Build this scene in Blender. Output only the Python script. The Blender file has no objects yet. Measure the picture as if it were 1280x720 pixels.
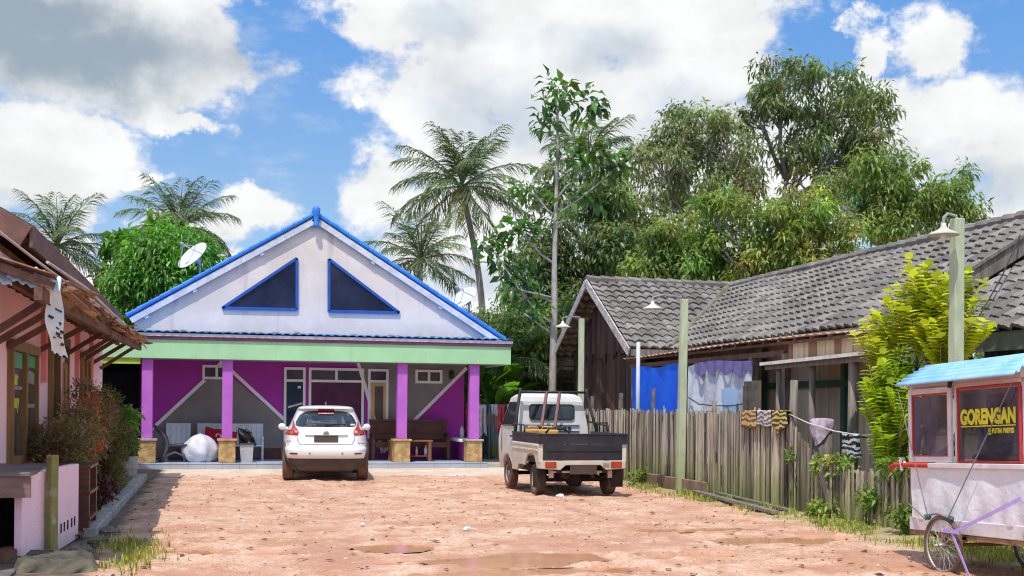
import bpy, math, random
import numpy as np
from mathutils import Vector, Matrix
random.seed(11); RNG = np.random.default_rng(7)
SC = bpy.context.scene
COL = SC.collection
R = math.radians
PI = math.pi

# ---------------------------------------------------------------- camera calibration (used to read real positions off known planes)
F = 1450.0; CX = 640.0; HY = 510.0; H = 1.55
TH = R(14.5); RO = R(0.5)
RT = (math.cos(TH), -math.sin(TH)); FW = (math.sin(TH), math.cos(TH))
def ray(px, py):
    u = px-CX; v = HY-py; c, s = math.cos(RO), math.sin(RO)
    a = (u*c-v*s)/F; b = (u*s+v*c)/F
    return (FW[0]+RT[0]*a, FW[1]+RT[1]*a, b)
def on_y(px, py, y): d = ray(px, py); t = y/d[1]; return Vector((d[0]*t, y, H+d[2]*t))
def on_x(px, py, x): d = ray(px, py); t = x/d[0]; return Vector((x, d[1]*t, H+d[2]*t))
def at_d(px, py, t): d = ray(px, py); return Vector((d[0]*t, d[1]*t, H+d[2]*t))

# ---------------------------------------------------------------- mesh builder
class MB:
    def __init__(self): self.v = []; self.f = []; self.t = []; self.cur = (1, 1, 1)
    def add(self, vs, fs):
        b = len(self.v); self.v += [tuple(p) for p in vs]; self.t += [self.cur]*len(vs)
        self.f += [tuple(i+b for i in f) for f in fs]; return self
    def box(self, x0, x1, y0, y1, z0, z1):
        vs = [(x, y, z) for z in (z0, z1) for y in (y0, y1) for x in (x0, x1)]
        return self.add(vs, [(0, 2, 3, 1), (4, 5, 7, 6), (0, 1, 5, 4), (2, 6, 7, 3), (0, 4, 6, 2), (1, 3, 7, 5)])
    def obox(self, c, size, rot):
        sx, sy, sz = [k/2 for k in size]; c = Vector(c)
        vs = [c+rot@Vector((x, y, z)) for z in (-sz, sz) for y in (-sy, sy) for x in (-sx, sx)]
        return self.add(vs, [(0, 2, 3, 1), (4, 5, 7, 6), (0, 1, 5, 4), (2, 6, 7, 3), (0, 4, 6, 2), (1, 3, 7, 5)])
    def beam(self, p0, p1, w, h, up=(0, 0, 1)):
        p0 = Vector(p0); p1 = Vector(p1); d = (p1-p0)
        a = d.normalized(); s = a.cross(Vector(up))
        if s.length < 1e-4: s = a.cross(Vector((1, 0, 0)))
        s.normalize(); u = s.cross(a)
        vs = [p+s*i*w/2+u*j*h/2 for p in (p0, p1) for j in (-1, 1) for i in (-1, 1)]
        return self.add(vs, [(0, 1, 3, 2), (4, 6, 7, 5), (0, 4, 5, 1), (2, 3, 7, 6), (0, 2, 6, 4), (1, 5, 7, 3)])
    def tube(self, pts, rad, n=8, caps=True):
        pts = [Vector(p) for p in pts]
        if not hasattr(rad, '__len__'): rad = [rad]*len(pts)
        vs = []; fs = []; s = None
        for i, p in enumerate(pts):
            a = (pts[min(i+1, len(pts)-1)]-pts[max(i-1, 0)])
            a = a.normalized() if a.length > 1e-9 else Vector((0, 0, 1))
            if s is None: s = a.cross(Vector((0.13, 0.29, 0.95)) if abs(a.z) < .9 else Vector((1, 0, 0)))
            s = (s-a*s.dot(a)); s.normalize(); u = a.cross(s)
            for k in range(n):
                q = 2*PI*k/n; vs.append(p+(s*math.cos(q)+u*math.sin(q))*rad[i])
        for i in range(len(pts)-1):
            for k in range(n):
                k2 = (k+1) % n; fs.append((i*n+k, i*n+k2, (i+1)*n+k2, (i+1)*n+k))
        if caps: fs += [tuple(range(n))[::-1], tuple((len(pts)-1)*n+k for k in range(n))]
        return self.add(vs, fs)
    def lathe(self, prof, c=(0, 0, 0), axis='z', n=20, M=None):
        vs = []; fs = []
        for r, h in prof:
            for k in range(n):
                q = 2*PI*k/n; a, b = r*math.cos(q), r*math.sin(q)
                p = Vector({'z': (a, b, h), 'x': (h, a, b), 'y': (b, h, a)}[axis])
                if M is not None: p = M@p
                vs.append(p+Vector(c))
        m = len(prof)
        for i in range(m-1):
            for k in range(n):
                k2 = (k+1) % n; fs.append((i*n+k, i*n+k2, (i+1)*n+k2, (i+1)*n+k))
        if prof[0][0] > 1e-5: fs.append(tuple(range(n))[::-1])
        if prof[-1][0] > 1e-5: fs.append(tuple((m-1)*n+k for k in range(n)))
        return self.add(vs, fs)
    def prism(self, poly, ext, axis='y', a=0.0):
        """poly in the plane across axis; extruded from a to a+ext"""
        n = len(poly); put = {'y': lambda p, h: (p[0], h, p[1]), 'x': lambda p, h: (h, p[0], p[1]), 'z': lambda p, h: (p[0], p[1], h)}[axis]
        vs = [put(p, a) for p in poly]+[put(p, a+ext) for p in poly]
        fs = [tuple(range(n))[::-1], tuple(range(n, 2*n))]+[(i, (i+1) % n, n+(i+1) % n, n+i) for i in range(n)]
        return self.add(vs, fs)
    def grid(self, fn, nu, nv):
        vs = [fn(i/nu, j/nv) for j in range(nv+1) for i in range(nu+1)]
        fs = [(j*(nu+1)+i, j*(nu+1)+i+1, (j+1)*(nu+1)+i+1, (j+1)*(nu+1)+i) for j in range(nv) for i in range(nu)]
        return self.add(vs, fs)
    def sphere(self, c, r, n=12, m=8):
        if not hasattr(r, '__len__'): r = (r, r, r)
        c = Vector(c)
        return self.grid(lambda u, v: c+Vector((r[0]*math.cos(2*PI*u)*math.sin(PI*v), r[1]*math.sin(2*PI*u)*math.sin(PI*v), -r[2]*math.cos(PI*v))), n, m)
    def build(self, name, mat, parent=None, smooth=False, bevel=0, seg=2, solid=0):
        me = bpy.data.meshes.new(name)
        off = root_off(parent)
        vs = np.array(self.v, dtype=float)-np.array(off)
        me.from_pydata([tuple(p) for p in vs], [], self.f)
        at = me.color_attributes.new('tint', 'FLOAT_COLOR', 'POINT')
        at.data.foreach_set('color', np.c_[np.array(self.t, dtype=float), np.ones(len(self.t))].ravel())
        return finish(me, name, mat, parent, smooth, bevel, seg, solid)
def finish(me, name, mat, parent, smooth=False, bevel=0, seg=2, solid=0):
    me.materials.append(mat)
    me.polygons.foreach_set('use_smooth', [bool(smooth)]*len(me.polygons))
    me.update()
    o = bpy.data.objects.new(name, me); COL.objects.link(o)
    if parent is not None: o.parent = parent
    if solid:
        m = o.modifiers.new('thick', 'SOLIDIFY'); m.thickness = solid; m.offset = 0
    if bevel:
        m = o.modifiers.new('edge', 'BEVEL'); m.width = bevel; m.segments = seg; m.limit_method = 'ANGLE'; m.angle_limit = R(40)
    return o
LOCAL = set()
def root_off(p):
    if p is None: return (0, 0, 0)
    while p.parent is not None: p = p.parent
    return (0, 0, 0) if p.name in LOCAL else tuple(p.location)
def thing(name, label, cat, loc=(0, 0, 0), rot=None, group=None, local=False):
    o = bpy.data.objects.new(name, None); COL.objects.link(o); o.empty_display_size = .2
    o.location = loc
    if rot is not None: o.rotation_euler = rot
    if rot is not None or local: LOCAL.add(o.name)
    return tag(o, label, cat, group)
def tag(o, label=None, cat=None, group=None, kind=None):
    if label: o['label'] = label
    if cat: o['category'] = cat
    if group: o['group'] = group
    if kind: o['kind'] = kind
    return o
def dup(o, parent=None):
    c = o.copy(); COL.objects.link(c); c.parent = parent
    for ch in list(o.children):
        dup(ch, c)
    if o.name in LOCAL: LOCAL.add(c.name)
    return c
def text_mesh(body, size, ext=.002, sx=1.0, bold=0.0, align='LEFT'):
    cu = bpy.data.curves.new('lettering', 'FONT'); cu.body = body; cu.size = size; cu.extrude = ext; cu.offset = bold; cu.align_x = align
    o = bpy.data.objects.new('lettering_tmp', cu); COL.objects.link(o)
    dg = bpy.context.evaluated_depsgraph_get(); dg.update()
    me = bpy.data.meshes.new_from_object(o.evaluated_get(dg))
    bpy.data.objects.remove(o, do_unlink=True)
    me.transform(Matrix.Diagonal((sx, 1, 1, 1)))
    return me

# ---------------------------------------------------------------- numpy value noise
_L = RNG.random((256, 256))
def vnoise(x, y):
    xi = np.floor(x).astype(int); yi = np.floor(y).astype(int); fx = x-xi; fy = y-yi
    fx = fx*fx*(3-2*fx); fy = fy*fy*(3-2*fy)
    g = lambda a, b: _L[a % 256, b % 256]
    return (g(xi, yi)*(1-fx)+g(xi+1, yi)*fx)*(1-fy)+(g(xi, yi+1)*(1-fx)+g(xi+1, yi+1)*fx)*fy
def fbm(x, y, o=4, gain=.5):
    s = 0; a = 1; t = 0
    for k in range(o):
        s = s+a*vnoise(x*2**k+17.3*k, y*2**k+5.1*k); t += a; a *= gain
    return s/t
def sstep(a, b, x):
    t = np.clip((x-a)/(b-a), 0, 1); return t*t*(3-2*t)

# ---------------------------------------------------------------- materials
def lin(r, g, b): return tuple(((c/255)/12.92 if c/255 <= .04045 else ((c/255+.055)/1.055)**2.4) for c in (r, g, b))
class N:
    def __init__(self, tree): self.t = tree; self.n = tree.nodes; self.l = tree.links
    def new(self, typ, **kw):
        n = self.n.new(typ)
        for k, v in kw.items():
            if k == 'op': n.operation = v
            else: setattr(n, k, v)
        return n
    def set(self, sock, v):
        if isinstance(v, bpy.types.NodeSocket): self.l.new(v, sock)
        elif v is not None:
            if hasattr(v, '__len__') and len(v) == 3 and sock.type == 'RGBA': v = (*v, 1)
            sock.default_value = v
    def math(self, op, a, b=0.0, c=None, clamp=False):
        n = self.new('ShaderNodeMath', op=op); n.use_clamp = clamp
        self.set(n.inputs[0], a); self.set(n.inputs[1], b)
        if c is not None: self.set(n.inputs[2], c)
        return n.outputs[0]
    def vmath(self, op, a, b=(0, 0, 0)):
        n = self.new('ShaderNodeVectorMath', op=op); self.set(n.inputs[0], a); self.set(n.inputs[1], b)
        return n.outputs['Value'] if op in ('LENGTH', 'DOT_PRODUCT') else n.outputs[0]
    def mix(self, f, a, b, blend='MIX'):
        n = self.new('ShaderNodeMix', data_type='RGBA', blend_type=blend)
        self.set(n.inputs[0], f); self.set(n.inputs[6], a); self.set(n.inputs[7], b); return n.outputs[2]
    def noise(self, vec, scale, detail=5, rough=.55, dist=0):
        n = self.new('ShaderNodeTexNoise'); self.set(n.inputs['Vector'], vec); n.inputs['Scale'].default_value = scale
        n.inputs['Detail'].default_value = detail; n.inputs['Roughness'].default_value = rough; n.inputs['Distortion'].default_value = dist
        return n.outputs[0]
    def ramp(self, v, a, b, lo=0.0, hi=1.0):
        n = self.new('ShaderNodeMapRange', interpolation_type='SMOOTHSTEP'); self.set(n.inputs[0], v)
        for i, k in enumerate((a, b, lo, hi)): self.set(n.inputs[i+1], k)
        return n.outputs[0]
def mat(name, c1, c2=None, scale=4, stretch=(1, 1, 1), cut=(.35, .65), rough=.75, bump=.15, bscale=40, bstretch=None, metal=0, spec=.4, var=.18,
        low=None, stain=None, coat=0, tint=False, detail=6, big=.7, bdist=.02):
    """procedural weathered surface: two colours by noise, large-scale value change, optional dirt below a height and stains, fine bump"""
    m = bpy.data.materials.new(name); m.use_nodes = True; n = N(m.node_tree); n.n.clear()
    out = n.new('ShaderNodeOutputMaterial'); p = n.new('ShaderNodeBsdfPrincipled'); n.l.new(p.outputs[0], out.inputs[0])
    pos = n.new('ShaderNodeNewGeometry').outputs['Position']
    sv = n.vmath('MULTIPLY', pos, stretch)
    c2 = c2 or tuple(k*.8 for k in c1)
    col = n.mix(n.ramp(n.noise(sv, scale, detail), cut[0], cut[1]), c1, c2)
    v = n.math('MULTIPLY_ADD', n.noise(pos, big, 4), 2*var, 1-var)
    v2 = n.math('MULTIPLY_ADD', n.noise(sv, scale*6, 4), var, 1-var/2)
    vv = n.math('MULTIPLY', v, v2)
    cv = n.new('ShaderNodeCombineColor'); [n.set(cv.inputs[i], vv) for i in range(3)]
    col = n.mix(1.0, col, cv.outputs[0], 'MULTIPLY')
    if stain:
        f = n.ramp(n.noise(n.vmath('MULTIPLY', pos, stain[3] if len(stain) > 3 else (3, 3, .5)), 2.2, 6), stain[1], stain[1]+.2, 0, stain[2])
        col = n.mix(f, col, stain[0])
    if low:
        z = n.new('ShaderNodeSeparateXYZ'); n.set(z.inputs[0], pos)
        zz = n.math('MULTIPLY_ADD', n.noise(pos, 5, 4), (low[2]-low[1])*.9, z.outputs[2])
        zz = n.math('SUBTRACT', zz, (low[2]-low[1])*.45)
        f = n.ramp(zz, low[1], low[2], low[3] if len(low) > 3 else .8, 0)
        col = n.mix(f, col, low[0])
    if tint:
        a = n.new('ShaderNodeAttribute', attribute_name='tint'); col = n.mix(1.0, col, a.outputs[0], 'MULTIPLY')
    n.set(p.inputs['Base Color'], col)
    rr = n.math('MULTIPLY_ADD', n.noise(pos, 9, 3), .24, rough-.12, clamp=True)
    n.set(p.inputs['Roughness'], rr); p.inputs['Metallic'].default_value = metal
    p.inputs['Specular IOR Level'].default_value = spec; p.inputs['Coat Weight'].default_value = coat; p.inputs['Coat Roughness'].default_value = .06
    if bump:
        b = n.new('ShaderNodeBump'); b.inputs['Strength'].default_value = min(1, bump*2); b.inputs['Distance'].default_value = bdist
        n.set(b.inputs['Height'], n.noise(n.vmath('MULTIPLY', pos, bstretch or stretch), bscale, 5)); n.set(p.inputs['Normal'], b.outputs[0])
    return m
def leafmat(name, c1, c2, rough=.45, trans=.35, c3=None, c3cut=.62):
    m = bpy.data.materials.new(name); m.use_nodes = True; n = N(m.node_tree); n.n.clear()
    out = n.new('ShaderNodeOutputMaterial'); p = n.new('ShaderNodeBsdfPrincipled'); t = n.new('ShaderNodeBsdfTranslucent'); mx = n.new('ShaderNodeMixShader')
    pos = n.new('ShaderNodeNewGeometry').outputs['Position']
    col = n.mix(n.ramp(n.noise(pos, 1.1, 4), .35, .65), c1, c2)
    if c3: col = n.mix(n.ramp(n.noise(pos, .9, 4), c3cut, c3cut+.12), col, c3)
    a = n.new('ShaderNodeAttribute', attribute_name='tint'); col = n.mix(1.0, col, a.outputs[0], 'MULTIPLY')
    n.set(p.inputs['Base Color'], col); p.inputs['Roughness'].default_value = rough; p.inputs['Specular IOR Level'].default_value = .45
    n.set(t.inputs[0], n.mix(1.0, col, (1.3, 1.45, .6), 'MULTIPLY'))
    mx.inputs[0].default_value = trans; n.l.new(p.outputs[0], mx.inputs[1]); n.l.new(t.outputs[0], mx.inputs[2]); n.l.new(mx.outputs[0], out.inputs[0])
    return m
def glassmat(name, c, rough=.05, spec=.8):
    m = bpy.data.materials.new(name); m.use_nodes = True; n = N(m.node_tree); p = n.n['Principled BSDF']
    pos = n.new('ShaderNodeNewGeometry').outputs['Position']
    n.set(p.inputs['Base Color'], n.mix(n.ramp(n.noise(pos, 2, 4), .35, .7), c, tuple(k*1.8+.004 for k in c)))
    n.set(p.inputs['Roughness'], n.ramp(n.noise(pos, 3, 4), .3, .8, rough, rough+.12)); p.inputs['Specular IOR Level'].default_value = spec
    b = n.new('ShaderNodeBump'); b.inputs['Strength'].default_value = .08; b.inputs['Distance'].default_value = .02
    n.set(b.inputs['Height'], n.noise(pos, 1.5, 2)); n.set(p.inputs['Normal'], b.outputs[0])
    return m
def clearglass(name, tintc=(.75, .75, .78), alpha=.35):
    m = bpy.data.materials.new(name); m.use_nodes = True; n = N(m.node_tree); n.n.clear()
    out = n.new('ShaderNodeOutputMaterial'); g = n.new('ShaderNodeBsdfGlossy'); t = n.new('ShaderNodeBsdfTransparent'); mx = n.new('ShaderNodeMixShader')
    pos = n.new('ShaderNodeNewGeometry').outputs['Position']
    g.inputs['Roughness'].default_value = .05; n.set(g.inputs[0], (.9, .9, .92)); n.set(t.inputs[0], tintc)
    fr = n.new('ShaderNodeFresnel'); fr.inputs[0].default_value = 1.5
    n.set(mx.inputs[0], n.math('ADD', n.math('MULTIPLY', fr.outputs[0], .8), n.math('MULTIPLY', n.noise(pos, 2, 3), alpha*.2), clamp=True))
    hz = n.new('ShaderNodeBsdfDiffuse'); n.set(hz.inputs[0], (.62, .58, .68)); m2 = n.new('ShaderNodeMixShader'); n.set(m2.inputs[0], n.ramp(n.noise(pos, 3, 5), .35, .8, .03, .16))
    n.l.new(t.outputs[0], m2.inputs[1]); n.l.new(hz.outputs[0], m2.inputs[2])
    n.l.new(m2.outputs[0], mx.inputs[1]); n.l.new(g.outputs[0], mx.inputs[2]); n.l.new(mx.outputs[0], out.inputs[0])
    return m

MUD = (.42, .23, .14)
WHITEP = mat('white paint', (.84, .83, .82), (.76, .75, .74), rough=.55, var=.08, bump=.05)
PURPLE = mat('purple wall paint', (.41, .036, .38), (.35, .032, .33), scale=1.5, rough=.8, var=.14, bump=.12, low=((.13, .05, .12), .2, .7, .5))
ORCHID = mat('orchid column paint', (.50, .14, .58), (.44, .115, .52), scale=3, rough=.7, var=.1, bump=.1)
GREYW = mat('grey wall paint', (.25, .225, .225), (.21, .19, .19), scale=2, rough=.85, var=.15, bump=.12)
MINT = mat('mint fascia paint', (.39, .68, .39), (.34, .61, .34), scale=1.2, rough=.65, var=.07, bump=.06, stain=((.30, .45, .25), .56, .4, (2.2, 2.2, .25)))
LIME = mat('lime paint', (.45, .62, .06), rough=.7, var=.1)
GABLE = mat('off white gable render', (.78, .68, .60), (.68, .59, .52), scale=.9, rough=.85, var=.1, bump=.12, stain=((.38, .32, .34), .55, .45, (1.6, 1.6, .25)), low=((.45, .40, .36), 3.3, 3.9, .45))
BLUET = mat('blue painted tile', (.035, .19, .66), (.05, .27, .74), scale=2.5, rough=.45, var=.18, bump=.1, stain=((.35, .42, .55), .64, .5, (4, 4, 4)))
BLUEF = mat('blue window frame', (.02, .10, .42), rough=.5, var=.1)
GREYB = mat('pale grey barge board', (.68, .70, .74), (.52, .54, .58), scale=3, rough=.75)
TILEF = mat('grey floor tile', (.40, .46, .55), (.34, .40, .48), scale=1.5, rough=.35, var=.1, bump=.02, low=((.45, .36, .28), -.02, .1, .5))
STONE = mat('yellow stone plinth', (.55, .38, .17), (.36, .22, .09), scale=7, rough=.85, var=.2, bump=.5, bscale=25, stain=((.62, .5, .3), .55, .6, (5, 5, 5)))
DARKIN = mat('interior shade', (.008, .011, .026), rough=.7, var=.3)  # near-black colour carries the shade inside openings
NAVY = mat('navy shutter', (.008, .012, .03), (.012, .018, .045), rough=.5, var=.2)
GLASSD = glassmat('dark window glass', (.006, .010, .030), .06, .22)
GLASSW = glassmat('porch window glass', (.05, .035, .05), .09, .18)
GLASSM = glassmat('maroon reflecting glass', (.06, .008, .04), .08, .15)
FRAMEY = mat('yellow wood frame', (.60, .42, .17), (.5, .33, .12), scale=3, stretch=(6, 6, .5), rough=.5)
BROWNW = mat('brown varnished wood', (.13, .04, .022), (.075, .025, .015), scale=3, stretch=(1, 1, 6), rough=.4, var=.2, bump=.1)
WOODG = mat('weathered grey wood', (.26, .22, .18), (.15, .125, .105), scale=3, stretch=(6, 6, .7), rough=.9, var=.25, bump=.35, bscale=14, stain=((.08, .07, .06), .55, .6, (6, 6, .6)))
WOODD = mat('dark brown plank', (.115, .065, .05), (.06, .036, .032), scale=3, stretch=(7, 7, .5), rough=.85, var=.3, bump=.4, bscale=14, tint=True)
WOODT = mat('tan board', (.34, .20, .10), (.22, .12, .06), scale=3, stretch=(4, 4, 4), rough=.8, var=.25, bump=.25, bscale=14, tint=True)
WOODB = mat('dusty brown timber', (.20, .10, .065), (.12, .06, .04), scale=4, stretch=(2, 2, 2), rough=.8, var=.3, bump=.3, bscale=18)
PLANKP = mat('pale wall plank', (.62, .52, .42), (.50, .41, .33), scale=3, stretch=(7, 7, .5), rough=.85, var=.22, bump=.3, bscale=14, tint=True)
GREENT = mat('dark green trim', (.02, .075, .045), (.03, .10, .06), rough=.6)
PINK = mat('pink wall paint', (.96, .64, .68), (.94, .60, .64), scale=1.2, rough=.8, var=.08, bump=.08, stain=((.62, .36, .36), .62, .35, (1.5, 1.5, .4)), low=((.6, .38, .33), .2, .9, .5))
PINKD = mat('salmon strip paint', (.78, .26, .25), (.72, .24, .23), rough=.75)
PINKL = mat('pale pink panel paint', (.95, .66, .73), (.92, .62, .70), scale=1.6, rough=.75, var=.08, stain=((.5, .28, .33), .6, .4, (3, 3, 1)), low=((.55, .38, .35), 0, .25, .5))
WOODF = mat('brown window frame', (.29, .17, .055), (.20, .11, .035), scale=3, stretch=(5, 5, .6), rough=.6, var=.2)
DOORO = mat('orange brown door', (.40, .15, .03), (.3, .11, .025), scale=3, stretch=(5, 5, .5), rough=.5)
RUST = mat('rusty zinc', (.30, .13, .07), (.15, .065, .04), scale=2.5, rough=.8, var=.3, metal=.1, bump=.2, stain=((.42, .40, .40), .54, .7, (2, 2, 2)))
ZINCB = mat('pale blue zinc', (.66, .78, .92), (.50, .60, .74), scale=4, rough=.5, var=.2, stain=((.35, .18, .1), .6, .6, (3, 3, 3)))
CONC = mat('concrete', (.42, .39, .35), (.30, .28, .25), scale=3, rough=.9, var=.2, bump=.3, bscale=30, stain=((.14, .13, .10), .56, .6, (2, 2, 2)))
MOSS = mat('mossy concrete', (.22, .19, .15), (.12, .115, .07), scale=4, rough=.95, var=.3, bump=.6, bscale=16, stain=((.20, .22, .06), .52, .8, (3, 3, 3)))
LICHEN = mat('lichen covered post', (.30, .27, .10), (.22, .21, .06), scale=4, rough=.95, var=.25, bump=.5, bscale=20, stain=((.40, .38, .30), .5, .8, (5, 5, 3)))
POLEG = mat('pale green pole', (.50, .56, .38), (.42, .47, .31), scale=4, stretch=(3, 3, .8), rough=.85, var=.15, bump=.2, stain=((.22, .2, .12), .6, .6, (6, 6, 1)), low=((.3, .3, .12), 0, 1.4, .6))
BAMBOO = mat('split bamboo slat', (.47, .42, .36), (.32, .28, .23), scale=2, stretch=(7, 7, .8), rough=.85, var=.25, bump=.3, bscale=14, tint=True,
             low=((.20, .22, .05), .0, 1.05, .8), stain=((.09, .085, .07), .53, .7, (9, 9, 1.0)))
TILER = mat('grey brown concrete tile', (.225, .20, .18), (.15, .132, .12), scale=2, rough=.9, var=.3, bump=.35, bscale=30, tint=True, stain=((.33, .31, .29), .55, .6, (1.2, 1.2, 1.2)))
METALG = mat('galvanised metal', (.5, .5, .5), (.4, .4, .4), rough=.4, metal=.7, var=.1)
BLACKM = mat('black metal', (.022, .022, .026), (.035, .032, .03), rough=.5, var=.2)
RUBBER = mat('dusty rubber', (.035, .032, .03), (.07, .05, .04), scale=6, rough=.9, var=.3, low=((.22, .12, .075), 0, .5, .75))
MUDTYRE = mat('muddy rubber', (.20, .11, .07), (.11, .065, .045), scale=6, rough=.95, var=.3, bump=.3)
# ---------------------------------------------------------------- camera
cam = bpy.data.cameras.new('camera'); cam.sensor_width = 36; cam.lens = F/1280*36; cam.shift_y = (HY-360)/1280; cam.clip_end = 3000; cam.clip_start = .1
co = bpy.data.objects.new('camera', cam); COL.objects.link(co); SC.camera = co
co.rotation_euler = (Matrix.Rotation(-TH, 3, 'Z') @ Matrix.Rotation(PI/2, 3, 'X') @ Matrix.Rotation(RO, 3, 'Z')).to_euler()
co.location = (0, 0, H)
SC.view_settings.view_transform = 'Standard'; SC.view_settings.look = 'None'; SC.view_settings.exposure = 0
SC.cycles.max_bounces = 8; SC.cycles.transparent_max_bounces = 12; SC.cycles.use_denoising = True; SC.cycles.filter_width = 1.1

# ---------------------------------------------------------------- sun and sky
SUN_AZ = math.atan2(-.5, -.866); SUN_EL = R(65)
sl = bpy.data.lights.new('sun', 'SUN'); sl.energy = 4.1; sl.angle = R(.5); sl.color = (1, .955, .88)
so = bpy.data.objects.new('sun', sl); COL.objects.link(so); so.location = (0, 0, 30)
to_sun = Vector((math.sin(SUN_AZ)*math.cos(SUN_EL), math.cos(SUN_AZ)*math.cos(SUN_EL), math.sin(SUN_EL)))
so.rotation_euler = to_sun.to_track_quat('Z', 'Y').to_euler()
W = bpy.data.worlds.new('World'); SC.world = W; W.use_nodes = True
n = N(W.node_tree); n.n.clear()
STR = .1
wo = n.new('ShaderNodeOutputWorld'); bg = n.new('ShaderNodeBackground'); n.l.new(bg.outputs[0], wo.inputs[0]); bg.inputs[1].default_value = STR
sky = n.new('ShaderNodeTexSky', sky_type='NISHITA'); sky.sun_disc = False; sky.sun_elevation = SUN_EL; sky.sun_rotation = SUN_AZ; sky.ozone_density = 2.0; sky.air_density = 1.0; sky.dust_density = .6
d = n.new('ShaderNodeTexCoord').outputs['Generated']
sx = n.new('ShaderNodeSeparateXYZ'); n.set(sx.inputs[0], d); X, Y, Z = sx.outputs
az = n.math('ARCTAN2', X, Y); el = n.math('ARCSINE', n.math('MINIMUM', n.math('MAXIMUM', Z, -1.0), 1.0))
cmb = n.new('ShaderNodeCombineXYZ'); n.set(cmb.inputs[0], az); n.set(cmb.inputs[1], el); AE = cmb.outputs[0]
def azel(px, py):
    v = Vector(ray(px, py)).normalized(); return math.atan2(v.x, v.y), math.asin(v.z)
# small irregular warp of the cloud outlines
wn = n.new('ShaderNodeTexNoise'); n.set(wn.inputs['Vector'], d); wn.inputs['Scale'].default_value = 11; wn.inputs['Detail'].default_value = 7; wn.inputs['Roughness'].default_value = .62
AEW = n.vmath('ADD', AE, n.vmath('MULTIPLY', n.vmath('SUBTRACT', wn.outputs[1], (.5, .5, .5)), (.11, .085, 0)))
def blob(px, py, rx, ry):
    a, e = azel(px, py)
    v = n.vmath('MULTIPLY', n.vmath('SUBTRACT', AEW, (a, e, 0)), (F/rx*.93, F/ry, 0))
    return n.math('SUBTRACT', 1.0, n.vmath('LENGTH', v))
def union(bl):
    o = None
    for b in bl:
        k = blob(*b); o = k if o is None else n.math('MAXIMUM', o, k)
    return o
CLOUDS = [(90, 40, 235, 105), (230, 60, 100, 95), (45, 200, 120, 75), (100, 240, 60, 40), (225, 152, 55, 16), (165, 232, 45, 14), (445, 130, 14, 8),
          (640, 60, 225, 120), (860, 40, 165, 150), (760, 190, 270, 130), (480, 40, 90, 60), (560, 120, 85, 70), (480, 240, 62, 55), (610, 320, 150, 90), (900, 230, 180, 150),
          (1165, 55, 55, 48), (1085, 60, 26, 36), (1140, 170, 140, 75), (1270, 190, 110, 90), (1250, 290, 120, 50), (1090, 120, 70, 45), (315, 275, 62, 32), (250, 300, 60, 30),
          (60, 345, 150, 40), (100, 290, 40, 14), (200, 345, 90, 25)]
gen = n.math('SUBTRACT', n.noise(d, 2.3, 5, .55), .5)
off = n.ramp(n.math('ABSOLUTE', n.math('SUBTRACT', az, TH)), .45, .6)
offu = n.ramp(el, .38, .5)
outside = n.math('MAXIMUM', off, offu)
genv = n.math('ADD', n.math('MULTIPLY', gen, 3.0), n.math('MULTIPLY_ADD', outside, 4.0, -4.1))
D = n.math('MAXIMUM', union(CLOUDS), genv)
f1 = n.math('SUBTRACT', n.noise(n.vmath('MULTIPLY', d, (1, 1, 1.5)), 13, 10, .62), .5)
dens = n.math('ADD', n.math('MULTIPLY', D, .8), n.math('MULTIPLY', f1, 1.55))
cov = n.ramp(dens, -.02, n.math('MULTIPLY_ADD', n.noise(d, 5, 3), .5, .03))
wisp = n.math('MULTIPLY', n.ramp(n.noise(n.vmath('MULTIPLY', d, (1, 1, 2.2)), 7, 9, .66), .50, .76), .62)
cov = n.math('MAXIMUM', cov, wisp)
DARK = [(80, 65, 280, 85), (40, 20, 200, 60)]
MID = [(640, 150, 150, 80), (1180, 230, 120, 50), (760, 60, 130, 50), (40, 255, 130, 30), (600, 345, 90, 30), (880, 150, 160, 90), (1120, 205, 90, 40), (560, 20, 80, 40), (530, 230, 40, 30)]
f2 = n.math('SUBTRACT', n.noise(n.vmath('ADD', d, (3.1, 1.7, .4)), 8, 7, .6), .5)
dk = n.ramp(n.math('ADD', union(DARK), n.math('MULTIPLY', f2, 1.5)), -.05, .75)
md = n.ramp(n.math('ADD', n.math('MAXIMUM', union(MID), n.math('MULTIPLY_ADD', outside, .5, -.3)), n.math('MULTIPLY', f2, 2.2)), .05, .9)
k = 1/STR
white = (.98*k, .985*k, .99*k)
shade = n.mix(md, white, (.70*k, .77*k, .85*k))
f3 = n.ramp(f1, -.22, .2, .86, 1.03)
c3 = n.new('ShaderNodeCombineColor'); [n.set(c3.inputs[i], f3) for i in range(3)]
shade = n.mix(1.0, shade, c3.outputs[0], 'MULTIPLY')
bo = n.math('MULTIPLY_ADD', outside, 1.5, 1.0); bc = n.new('ShaderNodeCombineColor'); [n.set(bc.inputs[i], bo) for i in range(3)]; shade = n.mix(1.0, shade, bc.outputs[0], 'MULTIPLY')  # clouds outside the frame brightened as added fill light
shade = n.mix(n.math('MULTIPLY', dk, .93), shade, (.30*k, .385*k, .47*k))
blue = n.mix(n.ramp(el, .03, .34), (.46*k, .70*k, .95*k), (.15*k, .40*k, .89*k))
skyc = n.mix(.8, sky.outputs[0], blue)
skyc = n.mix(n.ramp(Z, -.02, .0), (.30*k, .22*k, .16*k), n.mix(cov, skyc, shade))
n.set(bg.inputs[0], skyc)

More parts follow.
